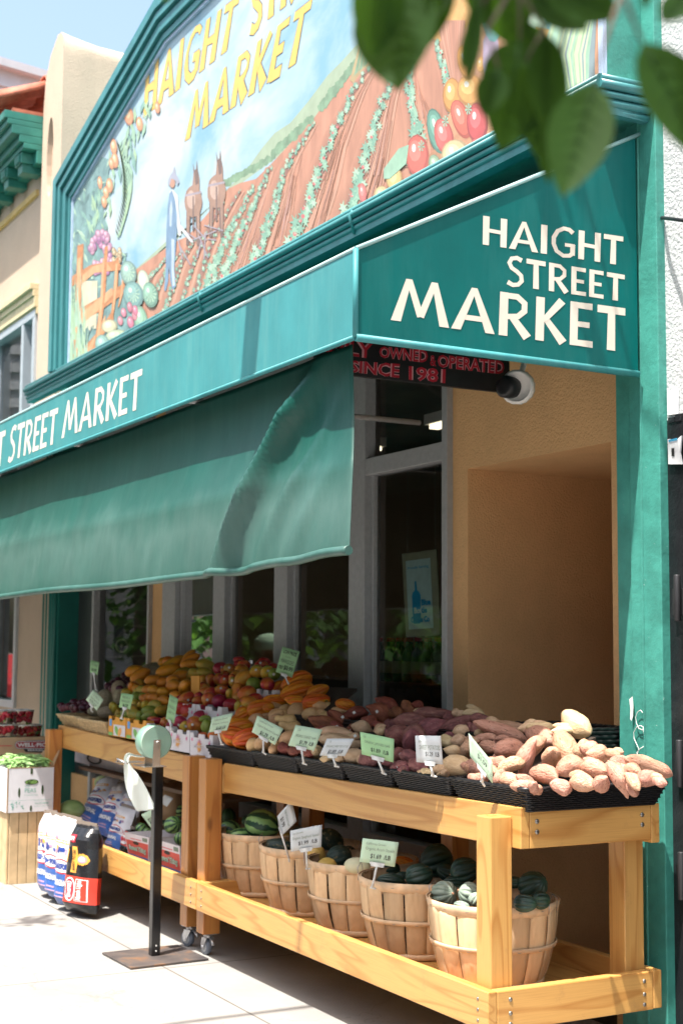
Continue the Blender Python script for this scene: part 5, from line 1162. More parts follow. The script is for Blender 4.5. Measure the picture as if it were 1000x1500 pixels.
pile([(365,125,155,96,'or',-15)], 440, 1010, 5.556, plane(-6.5, 2.90, 1.03, .45), OG)
BG = 'butternut squash on the right table'
pile([(600,210,194,88,'bn',-5),(755,242,150,150,'bl'),(645,258,110,84,'bl'),(860,258,134,98,'bl'),(960,205,154,94,'bn'),(425,322,136,134,'bl'),(588,305,130,96,'bl'),(690,362,175,126,'bn',-20),(470,500,124,126,'bl'),(560,545,78,76,'bl'),(655,490,190,150,'bn',35),(980,265,76,64,'bl'),(500,280,100,60,'bl')], 300, 1000, 5.556, PLR, BG)
pile([(195,150,205,94,'bn',-15),(330,172,150,50,'bn',-5)], 440, 1010, 5.556, PLR, BG)
GG = 'garnet yams on the right table'
pile([(335,240,236,76,'ya',-35),(450,205,205,94,'ya',8),(640,195,236,134,'ya',-30),(560,270,144,104,'ya',-30),(870,160,96,154,'ya',20),(950,135,104,66,'ya',-20),(770,205,94,94,'ya'),(210,290,306,114,'ya',-25),(175,350,140,90,'ya',-20),(400,335,56,74,'ya'),(660,300,110,60,'ya'),(70,525,84,54,'ya'),(45,360,70,60,'ya'),(300,300,120,60,'ya',-30)], 440, 1010, 5.556, PLR, GG, .5)
pile([(645,540,94,84,'ya'),(715,565,84,84,'ya'),(845,580,84,64,'ya'),(790,560,60,60,'ya')], 300, 1000, 5.556, PLR, GG)
CG = 'cream sweet potatoes on the right table'
pile([(325,425,340,124,'cr',-8),(500,315,175,106,'cr',-15),(660,345,114,66,'cr'),(430,550,148,128,'cr'),(130,515,96,114,'cr'),(215,565,114,66,'cr'),(320,570,84,56,'cr'),(505,575,84,104,'cr'),(440,385,84,56,'cr')], 440, 1010, 5.556, PLR, CG, .3)
pile([(130,105,104,40,'cr'),(425,140,84,64,'cr'),(510,125,154,56,'cr'),(440,257,154,88,'cr'),(415,330,134,94,'cr',-5),(640,190,124,46,'cr'),(560,275,56,56,'cr'),(320,330,94,84,'cr'),(375,405,154,80,'cr',-15),(390,520,174,154,'cr'),(270,540,124,76,'cr'),(170,560,64,64,'cr'),(310,570,60,64,'cr')], 590, 1020, 5, PLR, CG)
PG_ = 'purple-skinned yams on the right table'
pile([(540,588,114,114,'pu'),(770,285,94,76,'pu'),(890,265,210,130,'pu',15),(800,390,170,174,'pu',60),(905,400,224,184,'pu',30),(790,545,114,134,'pu'),(870,560,124,114,'pu'),(720,605,114,66,'pu'),(940,630,114,114,'pu'),(780,640,84,66,'pu'),(845,655,84,56,'pu'),(720,355,86,64,'pu',-30)], 440, 1010, 5.556, PLR, PG_, .3)
pile([(240,130,304,80,'pu',-5),(60,190,264,124,'pu'),(175,262,304,144,'pu',30),(400,195,264,78,'pu',18),(570,175,154,84,'pu',-15),(370,235,124,76,'pu'),(530,240,66,104,'pu'),(340,285,84,46,'pu'),(60,330,134,164,'pu'),(50,450,104,94,'pu'),(110,515,124,104,'pu'),(10,540,100,60,'pu'),(340,150,100,70,'pu')], 590, 1020, 5, PLR, PG_)
SG = 'pinkish sweet potatoes at the sunlit corner'
pile([(710,258,424,110,'sw',-20),(785,400,274,154,'sw',-5),(625,372,114,96,'sw'),(790,518,234,114,'sw',20),(915,455,324,128,'sw',68),(545,520,134,134,'sw'),(700,500,114,104,'sw'),(695,610,84,114,'sw'),(785,620,114,114,'sw',20),(880,665,204,94,'sw',-8),(950,270,154,94,'sw',-10),(475,530,56,84,'sw'),(515,600,84,66,'sw'),(575,602,66,104,'sw'),(480,410,124,154,'sw',-30),(600,312,204,66,'sw',5),(720,310,124,46,'sw',5),(650,560,80,80,'sw')], 590, 1020, 5, PLR, SG, 0, 1.02)
pile([(50,270,174,134,'sw',-15),(130,255,80,40,'sw'),(115,410,124,164,'sw'),(215,340,206,154,'sw',-55),(335,360,118,160,'sw'),(250,490,234,144,'sw',15),(75,535,134,134,'sw'),(405,480,114,114,'sw'),(440,400,184,124,'sw',-15),(525,380,84,66,'sw'),(335,590,154,134,'sw'),(470,590,114,124,'sw'),(565,555,290,120,'sw',-62),(605,460,204,114,'sw',-25),(740,462,300,108,'sw',-20),(765,550,154,114,'sw'),(660,570,114,94,'sw',-50),(840,570,66,66,'sw'),(185,605,154,104,'sw',-15),(0,610,74,84,'sw'),(380,440,80,70,'sw'),(660,500,120,90,'sw'),(560,500,100,90,'sw'),(300,540,90,80,'sw')], 780, 1020, 4.545, PLR, SG, 0, 1.02)
pile([(285,180,150,140,'cr',-30),(200,228,150,54,'cr'),(50,205,184,66,'cr'),(-40,215,120,60,'cr')], 780, 1020, 4.545, plane(-5, 3.3, 1.18, .0) if 0 else plane(-5, 2.9, 1.03, .44), 'pale sweet potatoes in the raised back basket')
# melons and plums at the left end
PLL = plane(-9, 2.92, 1.02, .45)
MG = 'netted melons at the left of the table'; PLG = 'dark plums'
pile([(415,420,150,160,'me'),(545,395,130,150,'me'),(770,175,150,90,'me'),(340,510,130,80,'me'),(430,520,150,90,'me'),(820,180,100,80,'me')], 80, 950, 5.556, PLL, MG)
pile([(55,465,58,50,'pl'),(95,478,56,54,'pl'),(160,440,70,60,'pl'),(120,472,60,60,'pl'),(150,478,56,54,'pl'),(185,485,56,54,'pl'),(215,450,56,60,'pl'),(240,440,60,56,'pl'),(240,482,76,60,'pl'),(195,455,50,50,'pl'),(280,480,40,50,'pl'),(75,480,50,40,'pl'),(265,455,50,50,'pl')], 80, 950, 5.556, PLL, 'dark plums in the front straw basket', .1)
pile([(440,305,66,60,'pl'),(520,260,66,60,'pl'),(575,225,66,60,'pl'),(500,305,60,60,'pl'),(560,290,70,70,'pl'),(615,250,70,76,'pl'),(655,215,56,60,'pl'),(620,295,60,56,'pl'),(530,325,60,50,'pl'),(470,325,56,50,'pl'),(590,265,60,60,'pl'),(480,280,50,50,'pl'),(680,195,50,50,'pl')], 80, 950, 5.556, plane(-9.2, 3.3, 1.25, .45), 'dark plums in the back straw basket')
# slanting boards under the heaps
def riser(x0, x1, pl, y0, y1, drop, label, m):
    p0, n = pl; z = lambda y: p0.z + (y - p0.y) * (-n.y / n.z) - drop
    mb = MB(); mb.prism([(x0, y0, z(y0)), (x1, y0, z(y0)), (x1, y1, z(y1)), (x0, y1, z(y1))], (0, 0, -.012)); tag(mb.build('sloping_board', m), label, 'board', 'sloping boards under the fruit')
m_rb = M('riser_board', (.035, .022, .015), .8, 0, .3, 8)
riser(-9.0, -6.15, PLM, 2.93, 3.46, .11, 'dark sloping board under the heaped mangoes', m_rb)
riser(-6.55, TX - .33, PLR, 2.93, 3.48, .10, 'dark sloping board under the squash and yams', m_rb)
# labels: rows counted from the street side, places from the left
rown = ['front', 'second', 'third', 'fourth', 'fifth', 'sixth', 'seventh', 'eighth', 'ninth', 'tenth', 'eleventh']
def short(g): return g
ALIAS = {YG: 'yellow mango heap', RG: 'red mango heap', OG: 'orange squash heap', BG: 'butternut heap', GG: 'garnet yam heap', CG: 'cream potato heap', PG_: 'purple yam heap', SG: 'heap at the table corner', MG: 'melons by the straw baskets',
 'pale sweet potatoes in the raised back basket': 'raised basket by the doorway', 'dark plums in the front straw basket': 'front straw basket', 'dark plums in the back straw basket': 'rear straw basket',
 'striped melons in the farthest bushel basket': 'farthest bushel basket', 'mottled squash in the second bushel basket': 'second bushel basket', 'squash in the third bushel basket': 'third bushel basket', 'acorn squash in the fourth bushel basket': 'fourth bushel basket', 'acorn squash in the fifth bushel basket': 'sunlit fifth bushel basket', 'watermelons on the left shelf': 'shelf behind the melon cartons'}
def label_piles():
    G = {}
    for o, k, g in ALLF: G.setdefault(g, []).append((o, k))
    for g, L in G.items():
        L.sort(key=lambda t: t[0].location.y); n = len(L); nr = max(1, min(9, round(n / 6))); per = (n + nr - 1) // nr
        for r in range(nr):
            row = sorted(L[r * per:(r + 1) * per], key=lambda t: t[0].location.x)
            for i, (o, k) in enumerate(row):
                lb = '%s, %s from left, %s row, %s' % (KN[k][1], ords[i], rown[r], ALIAS[g])
                w = lb.split()
                o['label'] = lb
                if len(w) > 16: print('LONG', len(w), lb)
# ------------------------------------------------------------------ contents of the bushel baskets
def heap(lst, X0, Y0, S, Y, group, dsc=1.0):
    for e in lst:
        x, y, w, h, k = e[:5]; ang = e[5] if len(e) > 5 else 0; yy = e[6] if len(e) > 6 else Y; tip = e[7] if len(e) > 7 else None
        px, py = X0 + x / S, Y0 + y / S; P = at(px, py, Y=yy); d = depth(P) / FPX / S; L, W = w * d * dsc, h * d * dsc
        if h > w: L, W = W, L; ang += 90
        put(k, P, L, W, radians(ang), tip if tip is not None else U(-.3, .3), group)
g1_, g2_, g3_, g4_, g5_ = ('striped melons in the farthest bushel basket', 'mottled squash in the second bushel basket', 'squash in the third bushel basket', 'acorn squash in the fourth bushel basket', 'acorn squash in the fifth bushel basket')
heap([(140,285,185,150,'wm',-10,3.06,-.9),(215,320,190,110,'wm',0,2.99),(372,243,262,228,'wm',-12,3.08),(120,185,120,130,'wd',0,3.3),(270,215,100,90,'wd',0,3.28)], 310, 1160, 5, 3.1, g1_)
heap([(470,400,240,120,'ka',8,3.02),(640,330,150,150,'ka',0,3.2),(545,345,130,90,'sp',0,3.2),(480,360,100,80,'ka',0,3.22)], 310, 1160, 5, 3.1, g2_)
heap([(88,200,110,118,'sp',60,3.02),(148,262,116,90,'sp',0,2.95),(218,215,146,140,'ka',20,3.08),(165,120,170,130,'ka',-30,3.2),(320,262,154,94,'hd',0,2.98),(270,190,90,80,'ka',0,3.2)], 440, 1200, 3.846, 3.08, g3_)
heap([(490,290,150,110,'ac',10,3.1),(510,345,160,80,'ac',-5,2.98),(668,320,160,140,'ac',15,3.0),(765,235,190,190,'ac',20,3.2),(585,245,120,70,'or',-20,3.25),(570,330,90,70,'ac',0,3.1)], 440, 1200, 3.846, 3.06, g4_)
heap([(805,420,170,140,'gc',25,2.96,-1.4),(905,490,110,60,'gc',0,2.92,-1),(960,425,150,130,'gc',-20,2.98),(925,290,170,150,'ac',15,3.12),(825,300,100,120,'ac',70,3.2),(870,360,150,90,'ac',0,3.08),(985,450,80,80,'gc',60,2.94),(720,430,90,90,'ac',0,3.02)], 440, 1200, 3.846, 3.06, g5_)
heap([(775,350,210,190,'ac',40,3.14,-.8),(720,470,160,120,'ac',0,2.98),(650,330,80,140,'ac',90,3.1),(830,450,120,120,'ac',0,3.1)], 610, 1220, 4.545, 3.06, g5_)
for i, g in enumerate((g1_, g2_, g3_, g4_, g5_)):
    b = BK[i]; c = b.location; mb = MB(); mb.lathe([(.03, .2), (.185, .2), (.185, .206), (.03, .206)], 24, Matrix.Translation(c)); mb.build('false_floor', m_rb, b)
# ------------------------------------------------------------------ price cards
m_cg = M('card_green', (.36, .62, .33), .6, 0, .04); m_cl = M('card_pale_green', (.52, .70, .52), .6, 0, .04); m_cw = M('card_white', (.62, .66, .68), .6, 0, .04)
m_ink = M('black_ink', (.02, .022, .025), .6); m_inks = M('soft_ink', (.16, .22, .17), .6); m_clip = M('clear_clip', (.62, .64, .64), .15, 0, .3, 30)
def card(pts, Y, m, lines, label, stem=None):
    c = (sum(p[0] for p in pts) / 4, sum(p[1] for p in pts) / 4); D = depth(at(c[0], c[1], Y=Y))
    q = [at(a, b, D=D) for a, b in pts]; n = nrm(q)
    t = thing('price_card', label, 'price card', (q[2] + q[3]) / 2, 'price cards')
    mb = MB(); N = 8; G = []
    for j in range(5):
        G.append([lerp_quad(q, i / N, 1 - j / 4) - n * .004 * sin(pi * i / N) for i in range(N + 1)])
    mb.grid(G); mb.build('card', m, t, solid=.0008)
    mb = MB()
    for (s, u0, u1, v0, v1, mm) in lines: mb.mat(mm); text(mb, s, q, n, u0, u1, v0, v1, .012 if mm is m_ink else 0, .002)
    if lines: mb.build('printing', None, t, recalc=False)
    if stem:
        b = (q[2] + q[3]) / 2; u = (q[2] - q[3]).normalized(); w_ = (q[2] - q[3]).length * .22
        mb = MB(); mb.prism([b - u * w_ + Vector((0, 0, .008)), b + u * w_ + Vector((0, 0, .008)), b + u * w_ * .8 - Vector((0, 0, .008)), b - u * w_ * .8 - Vector((0, 0, .008))], n * .006)
        e = at(stem[0], stem[1], D=D + .0); mid_ = b.lerp(e, .5) + n * .006
        mb.tube([b - Vector((0, 0, .004)), b.lerp(e, .25), mid_, e], [.0045, .005, .004, .006], 8); mb.tube([e - u * .008, e + u * .014 - Vector((0, 0, .004))], .004, 6); mb.build('clip', m_clip, t)
    return t
I_, S_ = m_ink, m_inks
card([(133, 967), (146, 970), (143, 989), (132, 985)], 2.98, m_cg, [('PLUMS', .15, .85, .6, .78, S_), ('$2.99', .2, .8, .2, .42, I_)], 'small green price card standing up above the plums', (141, 1010))
card([(137, 1010), (152, 1025), (142, 1041), (126, 1025)], 2.86, m_cl, [('CA MELON', .15, .8, .66, .8, S_), ('CANTALOUPE', .12, .85, .42, .55, S_), ('$.99 /LB', .2, .8, .15, .32, S_)], 'green price card tilted like a diamond before the melons', (134, 1040))
card([(178, 1015), (196, 1018), (191, 1039), (174.5, 1036)], 2.84, m_cg, [('MANILA', .15, .8, .66, .82, S_), ('MANGOES', .1, .85, .4, .56, S_), ('$.79', .3, .75, .12, .3, I_)], 'green price card in front of the yellow-green mangoes', (178, 1052))
card([(249, 1017), (261, 1024), (255, 1060), (243, 1053)], 2.84, m_cg, [('MEXICO', .2, .8, .75, .85, S_), ('MANGOES', .15, .85, .5, .62, S_), ('EACH', .2, .8, .3, .4, S_)], 'narrow green price card leaning before the red mangoes', (252, 1070))
card([(311, 1051), (341.5, 1044.5), (332.5, 1070), (306, 1073)], 2.84, m_cl, [('California Grown', .15, .8, .72, .84, S_), ('Organic Delicata', .1, .9, .45, .58, S_), ('$1.69 /LB', .35, .85, .12, .32, I_)], 'pale green price card by the orange ridged squash', (325, 1090))
card([(377, 1048), (415, 1067.5), (402.6, 1091.4), (368.8, 1072.4)], 2.82, m_cl, [('California Grown', .14, .66, .76, .86, S_), ('Organic Butternut Squash', .08, .95, .46, .62, S_), ('$1.79  /LB', .3, .88, .12, .34, I_)], 'pale green card for butternut squash, tilted to the right', (386, 1102))
card([(433, 1062), (472, 1069), (460, 1100), (422, 1092)], 2.82, m_cl, [('CA', .15, .25, .76, .88, S_), ('ORGANIC GARNET YAMS', .12, .9, .48, .6, S_), ('$1.79  /LB', .36, .88, .16, .36, I_)], 'two-toned green price card for garnet yams', (445, 1118))
card([(478.7, 1082), (518.6, 1082), (505, 1107.7), (468, 1107)], 2.82, m_cw, [('CA', .14, .22, .78, .9, S_), ('ORGANIC SWEET POTATOES', .1, .92, .5, .62, S_), ('$1.89  /LB', .26, .82, .14, .36, I_)], 'bluish white price card leaning over the cream sweet potatoes', (492, 1122))
card([(527, 1072), (577, 1082.5), (576, 1117), (529.5, 1105)], 2.82, m_cg, [('CA', .1, .17, .78, .88, S_), ('ORGANIC JAPANESE YAMS', .12, .88, .54, .68, S_), ('$1.89  /LB', .3, .84, .22, .42, I_)], 'largest bright green price card, for Japanese yams', (561, 1132))
card([(607.6, 1077.6), (645, 1078), (648.6, 1120), (609.6, 1116.4)], 2.82, m_cw, [('USA', .12, .26, .76, .84, S_), ('SWEET POTATOES', .14, .94, .5, .66, S_), ('$1.29  /LB', .36, .88, .24, .42, I_)], 'white price card reading sweet potatoes', (634, 1136))
card([(686, 1074), (721, 1117), (721, 1148), (688, 1108)], 2.82, m_cl, [('ORGANIC', .4, .8, .66, .8, S_), ('$1.59', .35, .75, .36, .6, I_), ('/LB', .78, .95, .22, .4, S_)], 'green price card turned sideways among the sunlit sweet potatoes', (706, 1146))
card([(413.9, 947), (439, 954.8), (428, 992.7), (404, 984.5)], 3.32, m_cg, [('LOW PRICE', .12, .88, .78, .92, I_), ('FOR MORE', .3, .6, .66, .70, S_), ('MANGOES', .1, .88, .42, .58, S_), ('ONLY', .08, .32, .18, .32, I_), ('$0.99', .38, .9, .16, .36, I_)], 'tall bright green low price mangoes card above the heap', (424, 1004))
card([(427, 1172), (434.4, 1203), (412, 1225), (406, 1195.6)], 2.9, m_cw, [('Organic Kabocha Squash', .1, .9, .45, .6, S_), ('$1.99', .25, .7, .12, .34, I_)], 'crumpled white price card tipped over the second bushel basket', (423, 1257))
card([(425, 1217), (471.6, 1208), (470.4, 1241), (426, 1247.6)], 2.84, m_cw, [('CA GROWN', .08, .4, .78, .86, S_), ('Organic Spaghetti Squash', .06, .92, .5, .66, S_), ('$1.99  /LB', .25, .86, .22, .42, I_)], 'white price card for spaghetti squash on the third bushel basket', (450, 1272))
card([(531, 1228), (583.8, 1234), (577.8, 1270), (526.3, 1262.4)], 2.82, m_cl, [('California Grown', .12, .66, .78, .88, S_), ('Organic Acorn Squash', .12, .92, .52, .68, S_), ('$1.69  /LB', .28, .84, .2, .42, I_)], 'green price card for acorn squash on the fourth bushel basket', (545, 1300))
card([(207, 1193), (222, 1186), (239, 1208), (228, 1222)], 2.86, m_cl, [('$2.99', .2, .7, .4, .7, I_)], 'green diamond-tilted price card behind the black post', None)
card([(241.5, 1164), (254, 1169.5), (244.5, 1182), (234, 1176)], 3.0, m_cw, [], 'blank white card lying over the dark watermelon', None)

# ------------------------------------------------------------------ fruit cartons
m_ow = M('carton_white', (.66, .63, .66), .7, 0, .06); m_oo = M('carton_orange', (.66, .30, .04), .65, 0, .1); m_pk2 = M('print_pink', (.66, .22, .36), .7); m_oy = M('print_orange', (.74, .36, .10), .7); m_gr = M('print_green', (.20, .45, .12), .7); m_bl = M('print_blue', (.12, .3, .6), .7)
def carton(label, px0, px1, py, Y, zt_, h, dp, style):
    a, b = at(px0, py, Y=Y), at(px1, py, Y=Y); x0, x1 = a.x, b.x; zb_ = zt_ - h; th = .006
    t = thing('fruit_carton', label, 'carton', ((x0 + x1) / 2, Y + dp / 2, zb_), 'open fruit cartons')
    m = m_ow if style == 'w' else m_oo; mb = MB()
    W_ = x1 - x0
    def wall(p, q, nn):  # castellated
        L = (q - p).length; pts = [p]; pr_ = [(0, 1), (.14, 1), (.17, .8), (.36, .8), (.38, .97), (.62, .97), (.64, .8), (.83, .8), (.86, 1), (1, 1)]
        P = [p, q] + [p.lerp(q, u) + Vector((0, 0, h * v)) for u, v in pr_[::-1]]
        mb.prism(P, nn * th)
    A, B, C, D = Vector((x0, Y, zb_)), Vector((x1, Y, zb_)), Vector((x1, Y + dp, zb_)), Vector((x0, Y + dp, zb_))
    wall(A, B, Vector((0, 1, 0))); wall(B + Vector((0, th + .0005, 0)), C - Vector((0, th + .0005, 0)), Vector((-1, 0, 0))); wall(D, C, Vector((0, -1, 0))); wall(A + Vector((0, th + .0005, 0)), D - Vector((0, th + .0005, 0)), Vector((1, 0, 0)))
    mb.box(x0 + th, x1 - th, Y + th, Y + dp - th, zb_, zb_ + .004); mb.build('box', m, t)
    q = [Vector((x0, Y, zt_)), Vector((x1, Y, zt_)), Vector((x1, Y, zb_)), Vector((x0, Y, zb_))]; n = Vector((0, -1, 0)); mb = MB()
    def burst(u, v, r, mm, l, k=11):
        P = []
        for i in range(2 * k): a = pi * i / k; rr = r * (1 if i % 2 else .5) * U(.8, 1.1); P.append(lerp_quad(q, u + rr * cos(a) * h / W_ * 1.2, v + rr * sin(a)) + n * l)
        mb.mat(mm).poly(P)
    if style == 'w':
        burst(.42, .5, .30, m_pk2, .0012); burst(.42, .40, .3, m_oy, .002, 14); burst(.86, .62, .13, m_pk2, .0012, 7); burst(.1, .7, .12, m_pk2, .0012, 7)
        mb.mat(m_ow); text(mb, 'MANGO', q, n, .2, .64, .36, .5, .02, .003)
    else:
        mb.mat(m_ow); rect_on(mb, q, n, .3, .98, .04, .6, .0012); mb.mat(m_gr); oval_on(mb, q, n, .5, .3, .10, .24, .002, rot=.3); mb.mat(m_oy); oval_on(mb, q, n, .68, .26, .10, .22, .0025, rot=-.2); mb.mat(m_bl); rect_on(mb, q, n, .06, .2, .5, .85, .0015); mb.mat(m_gr); rect_on(mb, q, n, .02, .26, .02, .18, .0015)
    mb.build('printing', None, t, recalc=False); return t
zc = lambda px: zL0 + (zL1 - zL0) * (at(px, 1080, Y=2.9).x - TL_) / (TM - TL_)
carton('orange printed mango carton beside the straw basket', 159.5, 184.5, 1060, 2.9, at(172, 1050, Y=2.9).z, .115, .28, 'o')
carton('orange printed mango carton behind the rolled plastic bags', 185.5, 214, 1065, 2.9, at(200, 1054, Y=2.9).z, .115, .28, 'o')
carton('white mango carton largely behind the rolled plastic bags', 215, 248, 1070, 2.9, at(232, 1062, Y=2.9).z, .115, .28, 'w')
carton('white mango carton with orange burst, just right of the roll', 249, 278, 1075, 2.9, at(262, 1068, Y=2.9).z, .115, .28, 'w')
carton('white mango carton next to the first black wicker basket', 278.6, 312, 1080, 2.9, at(296, 1075, Y=2.9).z, .115, .28, 'w')
carton('raised white carton holding crimson mangoes in the middle of the heap', 287, 325, 1040, 3.08, at(305, 1034, Y=3.08).z, .12, .2, 'w')
carton('raised white carton behind the narrow green price card', 256, 286, 1035, 3.08, at(270, 1030, Y=3.08).z, .12, .2, 'w')
carton('white carton high in the heap beside the orange ridged squash', 376, 402, 1015, 3.28, at(388, 1010, Y=3.28).z, .12, .18, 'w')
mb = MB(); q = [at(280, 990, Y=3.2), at(292, 990, Y=3.2), at(292, 1019, Y=3.2), at(280, 1016, Y=3.2)]; mb.prism(q, (0, .006, 0)); tag(mb.build('carton_flap', m_oo), 'upright orange carton flap between yellow and red mangoes', 'carton flap')

# ------------------------------------------------------------------ bag roll on its black stand
st = thing('bag_roll_stand', 'black square post on a rusty steel plate carrying a roll of green plastic bags', 'stand', (-6.587, 2.594, 0))
mrp = NT('rusty_plate'); v = mrp.coord(); nn = mrp.noise(v, 7, 6, .65, .4)
m_rust = mrp.done(mrp.ramp(nn, [(.35, (.045, .04, .042)), (.52, (.09, .075, .07)), (.66, (.18, .095, .05)), (.75, (.13, .12, .12))]), .55)
mb = MB(); P = [Vector((-6.76, 2.392, .003)), Vector((-6.386, 2.40, .003)), Vector((-6.405, 2.80, .003)), Vector((-6.765, 2.79, .003))]; mb.prism(P, (0, 0, .008)); mb.build('base_plate', m_rust, st, bevel=.001)
pz = at(232, 1122, Y=2.594).z; mb = MB(); mb.box(-6.609, -6.565, 2.572, 2.616, .011, pz); mb.build('post', M('gloss_black', (.008, .008, .009), .18, 0, .2, 6), st, bevel=.003)
mb = MB()
for z in (.035, .06): mb.lathe([(.004, 0), (.004, .002)], 8, Matrix.Translation((-6.5648, 2.594, z)) @ Matrix.Rotation(pi / 2, 4, 'Y'))
mb.build('bolt', m_white, st)
rc = at(229, 1087, X=-6.54); m_br = M('bracket_steel', (.62, .60, .58), .25, .9, .1, 20)
mb = MB(); ya_ = rc.y; za_ = rc.z
for x in (-6.525, -6.627):
    mb.hexa([(x, ya_ - .02, za_ + .012), (x, ya_ + .016, za_ + .012), (x, 2.58, pz + .004), (x, 2.54, pz + .004)], [(x + .004, ya_ - .02, za_ + .012), (x + .004, ya_ + .016, za_ + .012), (x + .004, 2.58, pz + .004), (x + .004, 2.54, pz + .004)])
mb.box(-6.68, -6.515, 2.50, 2.61, pz + .0, pz + .004); mb.tube([(-6.69, ya_, za_), (-6.512, ya_, za_)], .006, 8); mb.box(-6.66, -6.62, 2.40, 2.52, pz + .02, pz + .023); mb.box(-6.60, -6.56, 2.40, 2.52, pz + .02, pz + .023)
mb.tube([(-6.67, 2.42, pz + .02), (-6.6, 2.39, pz + .04), (-6.54, 2.42, pz + .02)], .004, 6)
mb.build('bracket', m_br, st)
t_ = NT('bag_film'); sep = t_.new('ShaderNodeSeparateXYZ'); t_.link(t_.tc.outputs['Object'], sep.inputs[0])
yy = t_.math('SUBTRACT', sep.outputs[1], rc.y); zz = t_.math('SUBTRACT', sep.outputs[2], rc.z); rr = t_.math('SQRT', t_.math('ADD', t_.math('MULTIPLY', yy, yy), t_.math('MULTIPLY', zz, zz)))
band = t_.math('FRACT', t_.math('MULTIPLY', rr, 150)); m_film = t_.done(t_.ramp(band, [(0, (.14, .27, .20)), (.35, (.30, .46, .37)), (1, (.36, .52, .43))]), .35); t_.p.inputs['Subsurface Weight'].default_value = .15
rl = thing('plastic_bag_roll', 'roll of pale green plastic produce bags with one bag hanging from it', 'bag roll', rc)
Mx = Matrix.Translation((-6.535, rc.y, rc.z)) @ Matrix.Rotation(-pi / 2, 4, 'Y')
r_ = .081; mb = MB(); mb.lathe([(.015, 0)] + [(.015 + (r_ - .019) * i / 24, -.0018 * (1 if i % 2 else 0)) for i in range(25)] + [(r_, .004), (r_, .076), (r_ - .004, .08), (.015, .08)], 48, Mx); o = mb.build('roll', m_film, rl)
for me in [o.data]:
    for vv in me.vertices: vv.co += Vector(rc)
    o.location = -Vector(rc) + Vector(o.location)
m_bagw = NT('hanging_film'); m_bagw.p.inputs['Transmission Weight'].default_value = .0; m_bagw = m_bagw.done((.80, .86, .80), .35)
Dh = depth(Vector((-6.62, 2.46, .95)))
def hb(x, y, d=0): return at(160 + x / 7.5, 1040 + y / 7.5, D=Dh + d)
Lh = [(395, 500), (280, 500), (215, 455), (165, 490), (158, 560), (163, 700), (172, 850), (235, 990), (300, 1125)]; Rh = [(400, 520), (290, 520), (250, 500), (215, 520), (225, 590), (300, 680), (385, 800), (455, 950), (530, 1100)]
G = []
for (a, b) in zip(Lh, Rh): G.append([hb(a[0] + (b[0] - a[0]) * i / 6, a[1] + (b[1] - a[1]) * i / 6, .012 * sin(i * 1.3 + a[1] * .01)) for i in range(7)])
mb = MB(); mb.grid(G); mb.build('hanging_bag', m_bagw, rl, solid=.0006, subsurf=1)

